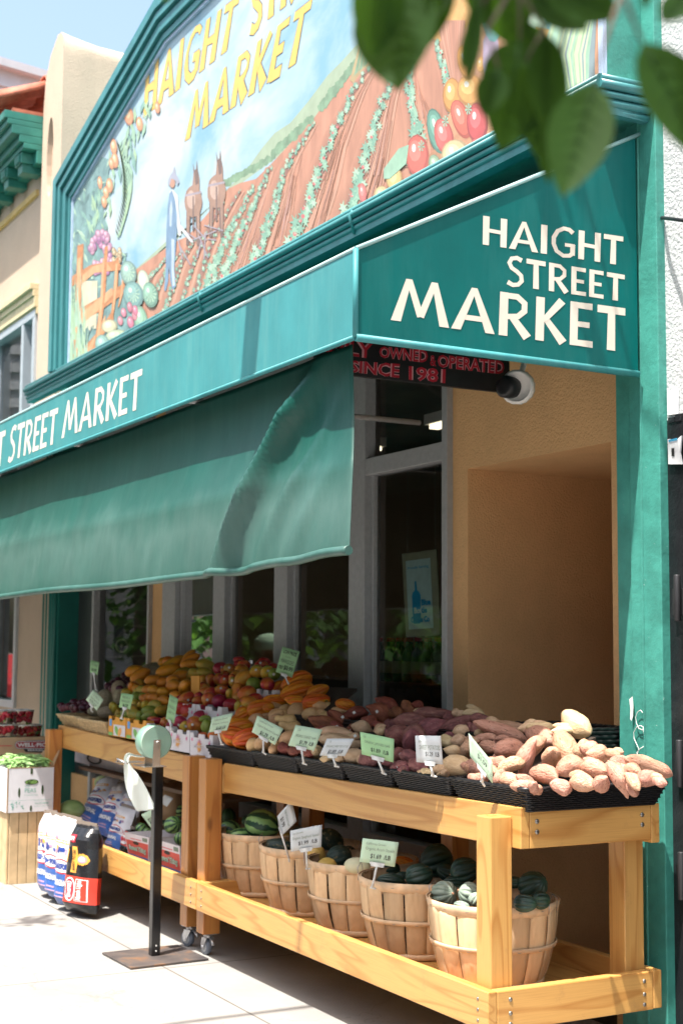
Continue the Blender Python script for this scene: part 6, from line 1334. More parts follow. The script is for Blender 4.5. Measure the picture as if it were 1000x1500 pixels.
# ------------------------------------------------------------------ charcoal bags
m_bw = M('bag_white', (.68, .68, .72), .38, 0, .05, 10, .3, 14); m_bb = M('bag_blue', (.035, .11, .36), .35, 0, .15, 10, .3, 14); m_bk = M('bag_black', (.012, .012, .014), .25, 0, .3, 8, .4, 14); m_brd = M('bag_red', (.62, .05, .03), .35, 0, .1, 10, .3, 14)
m_rd = M('ink_red', (.60, .03, .05), .4); m_gd = M('ink_gold', (.75, .36, .06), .4); m_nv = M('ink_navy', (.02, .05, .25), .4); m_iw = M('ink_white', (.8, .8, .8), .4); m_mv = M('ink_mauve', (.40, .25, .36), .5)
def cbag(label, q, th, style, seed=0, bd=None):
    """q = TL, TR, BR, BL of the front face; a pillow bag with printed bands"""
    random.seed(seed); n = nrm(q); c = (q[0] + q[1] + q[2] + q[3]) / 4
    t = thing('charcoal_bag', label, 'charcoal bag', (q[2] + q[3]) / 2, 'bags of charcoal')
    NU, NV = 14, 22
    def S(u, v, l=0):
        e = (1 - (2 * u - 1) ** 4); tv = min(1, (1 - v) / .16) ** .7 * min(1, .35 + v / .12)
        w_ = .94 + .06 * sin(pi * min(1, (1 - v) * 1.3)); uu = .5 + (u - .5) * w_
        p = lerp_quad(q, uu, v); b = th * .5 * e * tv
        b += (.009 * mnoise.noise(Vector((u * 4 + seed, v * 6, 0))) + .0015 * mnoise.noise(Vector((u * 11 + seed, v * 15, 2)))) * e + .010 * abs(mnoise.noise(Vector((u * 9 + seed, v * 2.5, 5)))) * (v > .75)
        return p + n * (b + l)
    def Bk(u, v): e = (1 - (2 * u - 1) ** 4); tv = min(1, (1 - v) / .16) ** .7 * min(1, .35 + v / .12); w_ = .94 + .06 * sin(pi * min(1, (1 - v) * 1.3)); return lerp_quad(q, .5 + (u - .5) * w_, v) - n * th * .5 * e * tv
    bd = bd or ({'k': [(0, .36, m_bb), (.36, 1.01, m_bw)], 'm': [(0, .10, m_bk), (.10, .40, m_brd), (.40, 1.01, m_bk)], 'r': [(0, .3, m_bk), (.3, .8, m_brd), (.8, 1.01, m_bk)]}[style])
    vs = sorted(set([i / NV for i in range(NV + 1)] + [b[0] for b in bd]))
    mb = MB()
    for a, b in zip(vs[:-1], vs[1:]):
        for lo, hi, m in bd:
            if lo <= a < hi: mb.mat(m)
        mb.grid([[S(i / NU, a) for i in range(NU + 1)], [S(i / NU, b) for i in range(NU + 1)]]); mb.grid([[Bk(i / NU, a) for i in range(NU + 1)], [Bk(i / NU, b) for i in range(NU + 1)]])
    mb.build('sack', None, t)
    mb = MB()
    def T(s, u0, u1, v0, v1, m, off=.02, vert=False):
        vv, ff, _ = text_geo(s, off); mb.mat(m)
        mb.add([S(u0 + (u1 - u0) * p.x, v0 + (v1 - v0) * p.y, .0045) if not vert else S(u1 - (u1 - u0) * p.y, v0 + (v1 - v0) * p.x, .0045) for p in vv], ff)
    def O(u, v, ru, rv, m, l=.002, k=22): mb.mat(m); b = len(mb.v); mb.add([S(u, v, l)] + [S(u + ru * cos(2 * pi * i / k), v + rv * sin(2 * pi * i / k), l) for i in range(k)], [(0, i + 1, (i + 1) % k + 1) for i in range(k)])
    def Rr(u0, u1, v0, v1, m, l=.0015): mb.mat(m); mb.grid([[S(u0 + (u1 - u0) * i / 5, v, l) for i in range(6)] for v in (v0, (v0 + v1) / 2, v1)])
    if style == 'k':
        O(.5, .44, .42, .085, m_rd); O(.5, .44, .38, .068, m_iw, .003); T('KINGSFORD', .17, .83, .405, .475, m_nv, .06)
        T('ORIGINAL', .2, .8, .22, .29, m_iw, .03); Rr(.3, .7, .13, .15, m_mv); Rr(.25, .75, .09, .105, m_mv)
        for k in range(12): O(.5 + U(-.3, .3), .61 + U(-.035, .04), U(.04, .09), U(.015, .03), random.choice((m_nv, m_mv, m_nv, m_gd)), .0022 + k * .00012, 9)
        Rr(.18, .82, .70, .74, m_gd); Rr(.25, .75, .712, .728, m_iw, .002); O(.26, .765, .06, .025, m_mv, .003)
    elif style == 'm':
        O(.42, .25, .19, .135, m_iw); O(.42, .25, .16, .118, m_rd, .003); T('KINGSFORD', .35, .50, .16, .34, m_iw, .05, True)
        Rr(.60, .90, .125, .375, m_iw); Rr(.62, .88, .133, .367, m_brd, .0025); T('Match Light', .66, .82, .14, .36, m_iw, .05, True); Rr(.02, .18, .13, .37, m_iw); Rr(.03, .165, .138, .362, m_brd, .0025)
        for k in range(12):
            f = k / 11; Rr(.40 + .05 * sin(f * 3), .60 + .05 * sin(f * 3), .44 + f * .27, .44 + (f + .1) * .27, m_gd, .0015)
        T('READY TO USE', .47, .56, .47, .7, m_bk, .02, True)
        Rr(.05, .28, .55, .70, m_gd); Rr(.09, .24, .57, .68, m_iw, .0022); Rr(.20, .52, .78, .87, m_rd); T('NEW', .25, .47, .8, .85, m_iw, .03)
        for k in range(9): a = k * .7; O(.76 + .10 * cos(a), .60 + .04 * sin(a), .055, .03, m_gd, .0018 + k * .0001, 8)
        O(.76, .60, .11, .042, m_mv, .0035); O(.76, .605, .07, .028, m_iw, .0042)
    else: O(.5, .5, .36, .16, m_iw); T('KINGSFORD', .2, .8, .44, .56, m_rd, .05)
    mb.build('printing', None, t, recalc=False)
    mb = MB(); a, b = S(.04, 1), S(.96, 1); mb.prism([S(.03, .985) - n * .002, S(.97, .985) - n * .002, S(.97, 1.0) + Vector((0, 0, .012)), S(.03, 1.0) + Vector((0, 0, .015))], n * .006); mb.build('seam', M('brown_seam', (.20, .16, .13), .7), t); random.seed(seed + 99)
    return t
def gq(TLp, TRp, BRp, BLp, Ys): return [at(p[0], p[1], Y=y) for p, y in zip((TLp, TRp, BRp, BLp), Ys)]
def gbag(label, bl, br, tl, tr, th, style, seed, back=.06):
    BL, BR = at(*bl, Z=.03), at(*br, Z=.03); n = (BR - BL).cross(Vector((0, 0, 1))).normalized(); n = n if n.dot(CAM - BL) > 0 else -n
    pl_ = (BL - n * back * .5) ; m1 = (BL + BR) / 2; nn = (n + Vector((0, 0, back * 2))).normalized()
    return cbag(label, [on_plane(*tl, m1, nn), on_plane(*tr, m1, nn), BR, BL], th, style, seed)
gbag('white and blue charcoal bag at the back of the group on the pavement', (60, 1303), (88, 1312), (66, 1190), (86, 1190), .12, 'k', 3)
gbag('white and blue charcoal bag second in the group on the pavement', (71, 1311), (103, 1320), (75, 1192), (104, 1197), .12, 'k', 4)
gbag('white and blue charcoal bag half hidden behind the black and red bag', (84, 1322), (118, 1331), (90, 1194), (124, 1202), .12, 'k', 5)
gbag('black and red charcoal bag standing at the front on the pavement', (95, 1330), (143, 1340), (112, 1204), (146, 1210), .15, 'm', 6)
cbag('white and blue charcoal bag leaning farthest left on the table shelf', gq((152, 1142), (180, 1130), (146, 1226), (112, 1204), (3.34, 3.34, 3.02, 3.02)), .10, 'k', 7)
cbag('white and blue charcoal bag leaning second on the table shelf', gq((172, 1151), (198, 1142), (170, 1234), (139, 1219), (3.28, 3.28, 2.98, 2.98)), .10, 'k', 8)
cbag('white and blue charcoal bag leaning third, behind the hanging bag', gq((190, 1160), (214, 1160), (188, 1240), (160, 1226), (3.22, 3.22, 2.95, 2.95)), .10, 'k', 9)
cbag('narrow white and blue charcoal bag in front of the leaning ones', gq((178, 1180), (201, 1187), (176, 1252), (153, 1245), (3.04, 3.04, 2.87, 2.87)), .08, 'k', 10)
cbag('small red and black bag wedged beside the printed melon carton', gq((184, 1212), (200, 1216), (190, 1258), (175, 1253), (2.98, 2.98, 2.87, 2.87)), .06, 'r', 11)

# ------------------------------------------------------------------ melon cartons, watermelons, paper sack on the left shelf
m_cb = M('carton_blue', (.06, .13, .34), .6, 0, .1); m_cr = M('carton_red', (.62, .10, .08), .6, 0, .08); m_grey = M('carton_inside', (.26, .27, .30), .8); m_kraft = M('kraft_card', (.34, .22, .12), .85, 0, .12, 8, .2, 30)
def scarton(label, pts, Y, dp, seed):
    q = [at(a, b, Y=Y) for a, b in pts]; q[2].z = max(q[2].z, .284); q[3].z = max(q[3].z, .284)
    t = thing('melon_carton', label, 'carton', (q[2] + q[3]) / 2, 'printed melon cartons')
    mb = MB(); n = Vector((0, -1, 0)); bk = [p + Vector((0, dp, 0)) for p in q]
    mb.mat(m_ow).prism(q, (0, .006, 0)); mb.mat(m_grey).prism([p + Vector((0, .0065, 0)) for p in q], (0, .002, 0)); mb.mat(m_ow).prism(bk, (0, .006, 0)); 
    for i, j in ((0, 3), (1, 2)): mb.prism([q[i] + Vector((0, .009, 0)), bk[i], bk[j], q[j] + Vector((0, .009, 0))], (.005 if i == 0 else -.005, 0, 0))
    mb.build('box', None, t)
    mb = MB(); mb.mat(m_cr); rect_on(mb, q, n, .03, .985, .27, .76, .001); mb.mat(m_cb); rect_on(mb, q, n, .03, .985, .03, .268, .001); mb.mat(m_rd); rect_on(mb, q, n, .3, .7, .12, .15, .0015)
    rect_on(mb, q, n, .3, .75, .18, .205, .0015); rect_on(mb, q, n, .25, .7, .82, .845, .0012); mb.mat(m_inks); rect_on(mb, q, n, .75, .95, .82, .95, .0012); mb.mat(m_black); oval_on(mb, q, n, .47, .70, .13, .06, .0018)
    for off, m, l in ((.11, m_black, .002), (.075, m_iw, .0028), (-.0, M('ink_leaf', (.06, .3, .12), .5), .0036)): mb.mat(m); text(mb, 'Sweet Thing', q, n, .12, .9, .36, .60, off, l)
    mb.build('printing', None, t, recalc=False)
scarton('red and blue printed melon carton left of the black post', [(182, 1219), (218, 1227), (217.5, 1270), (190, 1259.5)], 2.86, .34, 1)
scarton('red and blue printed melon carton right of the black post', [(229, 1230), (263, 1240), (266, 1289.5), (231, 1277.5)], 2.86, .34, 2)
WG = 'watermelons on the left shelf'
heap([(490, 390, 190, 170, 'wm', 30, 3.0, -1), (545, 250, 150, 130, 'wm', 0, 3.15), (405, 300, 160, 190, 'wd', 80, 3.1), (560, 520, 120, 130, 'wm', 0, 2.98), (180, 430, 120, 120, 'wm', 50, 3.02), (240, 460, 90, 90, 'wm', 50, 3.02), (90, 420, 90, 70, 'wd', 0, 3.05)], 180, 1150, 6.667, 3.05, WG)
heap([(240, 295, 175, 140, 'wp', 0, 2.98), (430, 115, 90, 90, 'wp', 0, 3.3)], 50, 1120, 4.348, 3.0, WG)
mb = MB(); c = at(249, 1163, Y=3.12); random.seed(5)
Mx = Matrix.Translation(c); mb.lathe([(.06, -.14), (.085, -.10), (.09, -.04), (.08, .02), (.05, .06), (.03, .065), (.045, .085)], 22, Mx, lambda a, z: 1 + .16 * mnoise.noise(Vector((cos(a) * 2.2, sin(a) * 2.2, z * 18)))); tag(mb.build('paper_sack', m_kraft), 'crumpled brown paper sack above the watermelons', 'paper bag')
# mid shelf with a pale box
zz = at(140, 1122, Y=3.1).z
mb = MB(); mb.box(TL_ + .1, pb2 - .06, 3.0, YBk - .04, zz - .02, zz); mb.build('middle_shelf', M('dark_plank', (.10, .06, .035), .7), tabL)
bq = [at(110, 1098, Y=3.08), at(182, 1098, Y=3.08)]; t = thing('storage_box', 'pale grey box with a dark ring mark under the left table top', 'box', ((bq[0].x + bq[1].x) / 2, 3.25, zz + .001))
mb = MB(); mb.box(bq[0].x, bq[1].x, 3.08, 3.4, zz + .001, .80); mb.build('box', M('box_grey', (.40, .38, .40), .7), t, bevel=.002)
q = [Vector((bq[0].x, 3.08, .80)), Vector((bq[1].x, 3.08, .80)), Vector((bq[1].x, 3.08, zz)), Vector((bq[0].x, 3.08, zz))]; mb = MB(); mb.mat(m_ink); oval_on(mb, q, Vector((0, -1, 0)), .42, .55, .16, .38, .001); mb.mat(M('box_grey', (.4, .38, .4))); oval_on(mb, q, Vector((0, -1, 0)), .42, .55, .11, .26, .002); mb.build('mark', None, t, recalc=False)
t = thing('wooden_crate', 'plain wooden crate standing behind the charcoal bags under the left table', 'crate', (-8.2, 3.3, .28)); mb = MB()
for k in range(3): mb.box(-8.75, -7.5, 3.36, 3.375, .30 + k * .12, .40 + k * .12)
mb.box(-8.75, -8.72, 3.375, 3.45, .282, .66); mb.box(-7.53, -7.5, 3.375, 3.45, .282, .66); mb.build('slats', M('old_plank', (.20, .11, .055), .8, 0, .25, 8), t)

# ------------------------------------------------------------------ slatted crate, pea box and berries at the left edge
CX = at(16, 1192, X=-8.95); m_cs = wood_thin_simple = M('crate_slat', (.58, .42, .24), .75, 0, .18, 10, .2, 60)
XC = -8.95; cy0 = at(14, 1240, X=XC).y; cy1 = at(66, 1240, X=XC).y; cz1 = at(30, 1190, X=XC).z
t = thing('slatted_crate', 'tall slatted wooden crate under the white box of peas', 'crate', (XC - .25, (cy0 + cy1) / 2, 0))
w = cy1 - cy0
for k in range(4):
    a = cy0 + w * (k * .252 + (.0 if k == 0 else .008)); b = cy0 + w * ((k + 1) * .252 - .008); mb = MB(); mb.box(XC - .014, XC, a, b, .0, cz1); mb.build('slat', m_cs, t, bevel=.002)
for k in range(5):
    x = XC - .015 - (k + 1) * .115; mb = MB(); mb.box(x + .008, x + .112, cy0 - .014, cy0 - .001, 0, cz1); mb.build('slat', m_cs, t, bevel=.002)
mb = MB(); mb.box(XC - .6, XC - .016, cy0 + .001, cy1, .02, cz1 - .01); mb.build('lining', m_rb, t)
ppx = [(12.8, 1128), (75.7, 1122), (78, 1184.5), (16, 1191.5)]; XP = XC + .02; q = [at(a, b, X=XP) for a, b in ppx]
q[3].z = q[2].z = cz1 + .002; q[0].z = q[1].z = (q[0].z + q[1].z) / 2; q[0].y = q[3].y = cy0 - .03; q[1].y = q[2].y = q[2].y
t = thing('pea_box', 'white waxed carton heaped with green pea pods on the slatted crate', 'box', (XP - .2, q[0].y, q[3].z)); n = Vector((1, 0, 0)); H_ = q[0].z - q[3].z
m_wx = M('waxed_card', (.66, .66, .70), .55, 0, .05); m_inT = M('ink_teal', (.12, .38, .30), .6)
mb = MB(); d_ = .44
mb.mat(m_wx); mb.box(XP - .006, XP, q[0].y, q[1].y, q[3].z, q[0].z); mb.box(XP - d_, XP - .007, q[0].y, q[0].y + .006, q[3].z, q[0].z); mb.box(XP - d_, XP - .007, q[1].y - .006, q[1].y, q[3].z, q[0].z); mb.box(XP - d_, XP - d_ + .006, q[0].y + .007, q[1].y - .007, q[3].z, q[0].z)
mb.mat(m_kraft); mb.box(XP - .007, XP + .001, q[0].y - .001, q[1].y + .001, q[0].z, q[0].z + .004); mb.box(XP - .0, XP + .0012, q[0].y - .001, q[0].y + .008, q[3].z, q[0].z); mb.build('box', None, t)
mb = MB(); mb.mat(m_kraft); mb.prism([(XP - .006, q[1].y - .004, q[0].z + .005), (XP - d_ + .05, q[1].y - .004, q[0].z + .005), (XP - d_ + .12, q[1].y + .04, q[0].z + .10), (XP - .05, q[1].y + .05, q[0].z + .10)], (0, .004, 0)); mb.build('flap', None, t)
mb = MB(); m_hole = M('pea_shadow', (.03, .06, .015), .8)
mb.mat(m_hole); oval_on(mb, q, n, .52, .68, .15, .06, .0015); oval_on(mb, q, n, .26, .45, .025, .11, .0015); oval_on(mb, q, n, .76, .49, .025, .11, .0015); oval_on(mb, q, n, .52, .08, .025, .07, .0015); rect_on(mb, q, n, .49, .54, .86, .99, .0015)
mb.mat(M('pea_green_dull', (.16, .30, .07), .6))
for k in range(14): oval_on(mb, q, n, .52 + U(-.11, .11), .68 + U(-.03, .03), .025, .02, .0022 + k * .00005, 7)
mb.mat(m_inT); text(mb, 'PEAS', q, n, .38, .62, .44, .54, 0, .0015); text(mb, 'SWEET', q, n, .38, .5, .57, .61, 0, .0015); text(mb, 'Produce of the Coast', q, n, .38, .66, .37, .40, 0, .0015); rect_on(mb, q, n, .04, .96, .268, .272, .0012); text(mb, 'VALLEY FARMS', q, n, .60, .9, .17, .21, .01, .0015); rect_on(mb, q, n, .58, .93, .25, .254, .0013); rect_on(mb, q, n, .58, .93, .12, .124, .0013)
for k in range(26): oval_on(mb, q, n, .22 + U(-.14, .14), .15 + U(-.07, .08), U(.006, .03), U(.004, .012), .0014 + k * .00003, 6, U(0, 3))
mb.build('printing', None, t, recalc=False)
mb = MB(); m_pod = M('pea_pod', (.26, .42, .15), .5, 0, .4, 20, 0, 60, None, .3)
random.seed(12)
for k in range(230):
    c = Vector((XP - U(.02, d_ - .02), U(q[0].y + .02, q[1].y - .02), q[0].z + U(-.02, .028) + .03 * sin(pi * R()))); a = U(0, 6.28); L_ = U(.03, .045); dv = Vector((cos(a), sin(a), U(-.35, .35))) * L_
    mb.tube([c - dv, c - dv * .5 + Vector((0, 0, .004)), c + Vector((0, 0, .006)), c + dv * .5 + Vector((0, 0, .004)), c + dv], [.001, .006, .0075, .006, .001], 6, False)
tag(mb.build('pea_pods', m_pod), 'loose green pea pods heaped in the white box', 'pea pods', kind='stuff')
# berry stack
XB = -9.75; bz0, bz1 = at(40, 1103, X=XB).z, at(40, 1080, X=XB).z; by0, by1 = at(-40, 1090, X=XB).y, at(70, 1090, X=XB).y
t = thing('brown_carton_stack', 'plain brown cartons stacked below the berry tray', 'carton', (XB - .3, (by0 + by1) / 2, 0)); mb = MB(); hh = (bz0 - .012) / 4
for k in range(4): mb.box(XB - .55, XB - .02, by0 + .03, by1 - .06, k * hh, (k + 1) * hh - .004)
mb.build('cartons', m_kraft, t)
t = thing('berry_tray', 'brown cardboard berry tray with a red rounded badge', 'tray', (XB - .3, (by0 + by1) / 2, bz0)); mb = MB(); n = Vector((1, 0, 0))
m_kr2 = M('kraft_light', (.50, .34, .20), .8, 0, .08); mb.box(XB - .6, XB, by0, by1, bz0 - .008, bz1); mb.build('tray', m_kr2, t, bevel=.003)
q = [at(22, 1085.5, X=XB), at(75, 1084, X=XB), at(75, 1098, X=XB), at(22, 1097, X=XB)]; mb = MB()
def pill(u0, u1, v0, v1, m, l):
    P = []; asp = (q[0] - q[3]).length / (q[1] - q[0]).length * (v1 - v0) / 2
    for k in range(20):
        a = pi / 2 + pi * k / 19; P.append((u0 + asp + asp * cos(a), (v0 + v1) / 2 + (v1 - v0) / 2 * sin(a)))
    for k in range(20): a = -pi / 2 + pi * k / 19; P.append((u1 - asp + asp * cos(a), (v0 + v1) / 2 + (v1 - v0) / 2 * sin(a)))
    mb.mat(m).poly([lerp_quad(q, a, b) + n * l for a, b in P])
pill(.25, .9, -.35, .35, m_ink, .001); pill(.0, 1.1, .0, 1.0, M('badge_grey', (.2, .2, .21), .5), .0015); pill(.02, 1.08, .08, .92, m_iw, .002); pill(.03, 1.07, .13, .87, M('badge_red', (.40, .04, .05), .5), .0025)
mb.mat(m_iw); text(mb, 'WELL·PICT', q, n, .07, .98, .27, .74, .04, .0035); text(mb, 'BERRIES', q, n, .36, .78, -.22, .0, .02, .0035); q = [at(0, 1082, X=XB), at(60, 1081, X=XB), at(60, 1102, X=XB), at(0, 1102, X=XB)]; mb.mat(m_rd); rect_on(mb, q, n, -.6, .3, .45, .5, .001)
mb.build('badge', None, t, recalc=False)
s_st = skin('strawberry_skin', [(.35, (.36, .015, .02)), (.7, (.62, .05, .04))], 6, .35, ((.7, .35, .1), 60, .66))
random.seed(21); bx_ = 0
def punnet(label, p0, p1, Xf, up, seed):
    random.seed(seed); a, b = at(*p0, X=Xf), at(*p1, X=Xf); y0, y1, z1, z0 = a.y, b.y, a.z, b.z; dp = .17
    t = thing('berry_punnet', label, 'punnet', (Xf - dp / 2, (y0 + y1) / 2, z0), 'clear punnets of strawberries')
    mb = MB(); e = .012; lo = [(Xf - dp + e, y0 + e, z0), (Xf - e, y0 + e, z0), (Xf - e, y1 - e, z0), (Xf - dp + e, y1 - e, z0)]; hi = [(Xf - dp, y0, z1), (Xf, y0, z1), (Xf, y1, z1), (Xf - dp, y1, z1)]
    mb.add(lo + hi, [(3, 2, 1, 0), (0, 1, 5, 4), (1, 2, 6, 5), (2, 3, 7, 6), (3, 0, 4, 7), (4, 5, 6, 7)]); mb.build('shell', m_glass2, t)
    mb = MB(); mb.tube([Vector(p) for p in hi] + [Vector(hi[0])], .004, 6); mb.build('rim', m_clip, t)
    mb = MB(); h = z1 - z0
    for k in range(46):
        c = Vector((Xf - U(.018, dp - .02), U(y0 + .022, y1 - .022), z0 + U(.018, h - .015))); r = U(.014, .019); ax = Vector((U(-1, 1), U(-1, 1), U(-1, 1))).to_track_quat('Z', 'Y').to_matrix().to_4x4()
        mb.mat(s_st); mb.lathe([(.001, -1.35 * r), (.55 * r, -.9 * r), (.95 * r, -.1 * r), (.9 * r, .45 * r), (.4 * r, .8 * r), (.01 * r, .82 * r)], 10, Matrix.Translation(c) @ ax)
        if k % 3 == 0: mb.mat(m_gr); mb.lathe([(.01 * r, .83 * r), (.6 * r, .86 * r), (.7 * r, .7 * r)], 6, Matrix.Translation(c) @ ax)
    mb.build('strawberries', None, t)
punnet('lower left clear punnet of strawberries at the photo edge', (-24, 1063), (27, 1080), XB - .02, 0, 1)
punnet('lower right clear punnet of strawberries beside the table leg', (28.5, 1063), (62, 1081), XB - .02, 0, 2)
punnet('upper left clear punnet of strawberries at the photo edge', (-28, 1042), (22, 1061), XB - .05, 0, 3)
punnet('upper right clear punnet of strawberries on the stack', (23.5, 1041), (50, 1061), XB - .05, 0, 4)

# ------------------------------------------------------------------ seen through the glass
yq = YW + .12; q = [at(588.2, 811.4, Y=yq), at(638.6, 804.8, Y=yq), at(644.6, 930.6, Y=yq), at(594.2, 933.6, Y=yq)]; n = Vector((0, -1, 0))
t = thing('window_sign', 'framed coffee sign with a blue bottle hanging on chains inside the window', 'sign', (q[2] + q[3]) / 2)
mb = MB(); mb.prism(q, (0, .008, 0)); mb.build('frame', M('sign_frame', (.25, .27, .18), .4), t, bevel=.001)
qi = [at(594.2, 822, Y=yq), at(630.2, 817.2, Y=yq), at(635, 919.8, Y=yq), at(599, 922.2, Y=yq)]; mb = MB(); mb.mat(M('sign_sheet', (.40, .58, .56), .4)).poly([p + n * .002 for p in qi]); mb.build('sheet', None, t, recalc=False)
m_cy = M('bottle_blue', (.005, .30, .55), .4, 0, .03); m_cyl = M('bottle_pale', (.5, .7, .66), .4, 0, .03); mb = MB(); mb.mat(m_cy)
bt = [(.20, .10), (.24, .075), (.48, .075), (.52, .10), (.55, .48), (.50, .53), (.42, .56), (.40, .69), (.34, .69), (.33, .56), (.24, .53), (.20, .48)]
mb.poly([lerp_quad(qi, a, b) + n * .003 for a, b in bt]); text(mb, 'Proudly Serving', qi, n, .08, .92, .86, .91, .01, .003)
for s, u0, u1, v0, v1, m in (('Blue', .58, .95, .33, .42, m_cy), ('Bottle', .27, .80, .22, .31, m_cyl), ('Coffee Co', .12, .88, .09, .18, m_cy)): mb.mat(m); text(mb, s, qi, n, u0, u1, v0, v1, .05, .0045)
mb.mat(m_cy); text(mb, 'tle', qi, n, .56, .80, .22, .31, .05, .005); mb.build('printing', None, t, recalc=False)
for px in (596.5, 637):
    a = at(px, 685, Y=yq + .004); b = at(px, 809, Y=yq + .004); mb = MB()
    for k in range(60): mb.lathe([(.0012, -.002), (.0026, 0), (.0012, .002)], 5, Matrix.Translation(a.lerp(b, k / 59)))
    mb.tube([a, b], .0007, 4); mb.build('chain', M('chain_steel', (.4, .38, .33), .4, .8), t)
# display shelf with bottles behind the glass
yb = 4.3; xa, xb = at(556, 960, Y=yb).x, at(664, 960, Y=yb).x; zs_ = at(600, 1005, Y=yb).z
t = thing('bottle_shelf', 'dark shelf unit inside the window under rows of green bottles', 'shelf', ((xa + xb) / 2, yb + .15, 0)); mb = MB(); mb.box(xa - 3, xb + .3, yb - .05, yb + .35, .03, zs_); mb.build('cabinet', M('shelf_dark', (.035, .028, .02), .6), t)
mb = MB(); mb.box(xa - 3, xb + .3, yb - .06, yb + .36, zs_, zs_ + .02); mb.build('board', M('shelf_dark'), t)
m_gb = M('green_bottle', (.01, .10, .03), .12, 0, .3, 10, 0, 60, None, .5); m_lab = M('bottle_label', (.35, .42, .25), .6)
proto = None; k = 0
for r_ in range(2):
    for j in range(13):
        x = xa - .15 + j * .105 + r_ * .05
        if x > xb + .2: continue
        nm = 'green glass bottle with pale label, %s from left in the %s row inside the window' % (ords[j], ('front', 'rear')[r_])
        if proto is None:
            proto = thing('glass_bottle', nm, 'bottle', (x, yb + .03, zs_ + .02), 'green bottles inside the window'); mb = MB(); mb.lathe([(.034, 0), (.038, .01), (.038, .15), (.02, .19), (.013, .21), (.013, .25)], 14); mb.build('glass', m_gb, proto, local=True); mb = MB(); mb.lathe([(.0385, .05), (.0385, .12)], 14, caps=False); mb.build('label_band', m_lab, proto, local=True); mb = MB(); mb.lathe([(.015, .235), (.015, .258)], 10); mb.build('cap', m_rd, proto, local=True)
        else: dup(proto, (x, yb + .03 + r_ * .12, zs_ + .02), nm)
# passer-by mirrored in the window glass
pc = at(394, 957, Y=5.38); ht = pc.z; pc.y = 2 * (YW + .03) - 5.38
def skinmesh(name, pts, edges, rad, mat, parent, root=0, sub=2, M_=None):
    me = bpy.data.meshes.new(name); me.from_pydata([tuple(p) for p in pts], edges, []); me.materials.append(mat); o = bpy.data.objects.new(name, me); COL.objects.link(o)
    me.skin_vertices.new() if hasattr(me.skin_vertices, 'new') and not me.skin_vertices else None
    md = o.modifiers.new('K', 'SKIN'); md.use_smooth_shade = True
    if me.skin_vertices:
        for i, r in enumerate(rad):
            me.skin_vertices[0].data[i].radius = r if isinstance(r, tuple) else (r, r); me.skin_vertices[0].data[i].use_root = (i == root)
    s = o.modifiers.new('S', 'SUBSURF'); s.levels = s.render_levels = sub
    if parent: o.parent = parent
    return o
label_piles()
# ------------------------------------------------------------------ the street tree whose leaves hang before the lens
def mat_leaf(name, c, tr):
    t = NT(name); n = t.noise(t.coord(), 30, 3); oi = t.n.new('ShaderNodeObjectInfo')
    col = t.ramp(n, [(.3, tuple(x * .75 for x in c)), (.7, tuple(min(1, x * 1.2) for x in c))])
    t.p.inputs['Base Color'].default_value = (*c, 1); t.link(col, t.p.inputs['Base Color']); t.p.inputs['Roughness'].default_value = .6; t.p.inputs['Specular IOR Level'].default_value = .1
    tl = t.new('ShaderNodeBsdfTranslucent'); tl.inputs[0].default_value = (*tr, 1); mx = t.new('ShaderNodeMixShader'); mx.inputs[0].default_value = .30
    t.link(t.p.outputs[0], mx.inputs[1]); t.link(tl.outputs[0], mx.inputs[2]); t.link(mx.outputs[0], t.n['Material Output'].inputs[0]); return t.m
m_lf = mat_leaf('street_tree_leaf', (.012, .036, .008), (.13, .28, .02)); m_lf2 = mat_leaf('far_tree_leaf', (.05, .12, .03), (.12, .26, .03)); m_bark = M('bark', (.12, .09, .07), .9, 0, .3, 12, .6, 30)
def leaf_geo(mb, base, tip, width, nrm_, fold=.25, curl=.12):
    ax = tip - base; L = ax.length; u = ax.normalized(); w = u.cross(nrm_).normalized(); n = w.cross(u)
    P = []; K = 9
    for i in range(K + 1):
        f = i / K; hw = width * .5 * (sin(pi * f ** .85) ** .8 if 0 < f < 1 else .02); c = base + u * L * f + n * (-curl * L * f * f)
        P.append([c - w * hw + n * hw * fold, c - w * hw * .5 + n * hw * fold * .4, c, c + w * hw * .5 + n * hw * fold * .4, c + w * hw + n * hw * fold])
    mb.grid(P)
    mb.tube([base + u * L * f + n * (-curl * L * f * f) + n * .0006 for f in (0, .25, .5, .75, .97)], [.0011, .0009, .0007, .0005, .0002], 5)
    for k in range(1, 7):
        f = k / 8; c = base + u * L * f + n * (-curl * L * f * f + .0005)
        for s_ in (-1, 1): mb.tube([c, c + (u * .11 * L + w * s_ * width * .30) + n * width * .06], [.0006, .0002], 4, False)
tr = thing('street_tree', 'dark green broad leaves of a street tree hanging close over the top of the picture', 'tree', (-.2, 2.3, 0))
random.seed(4)
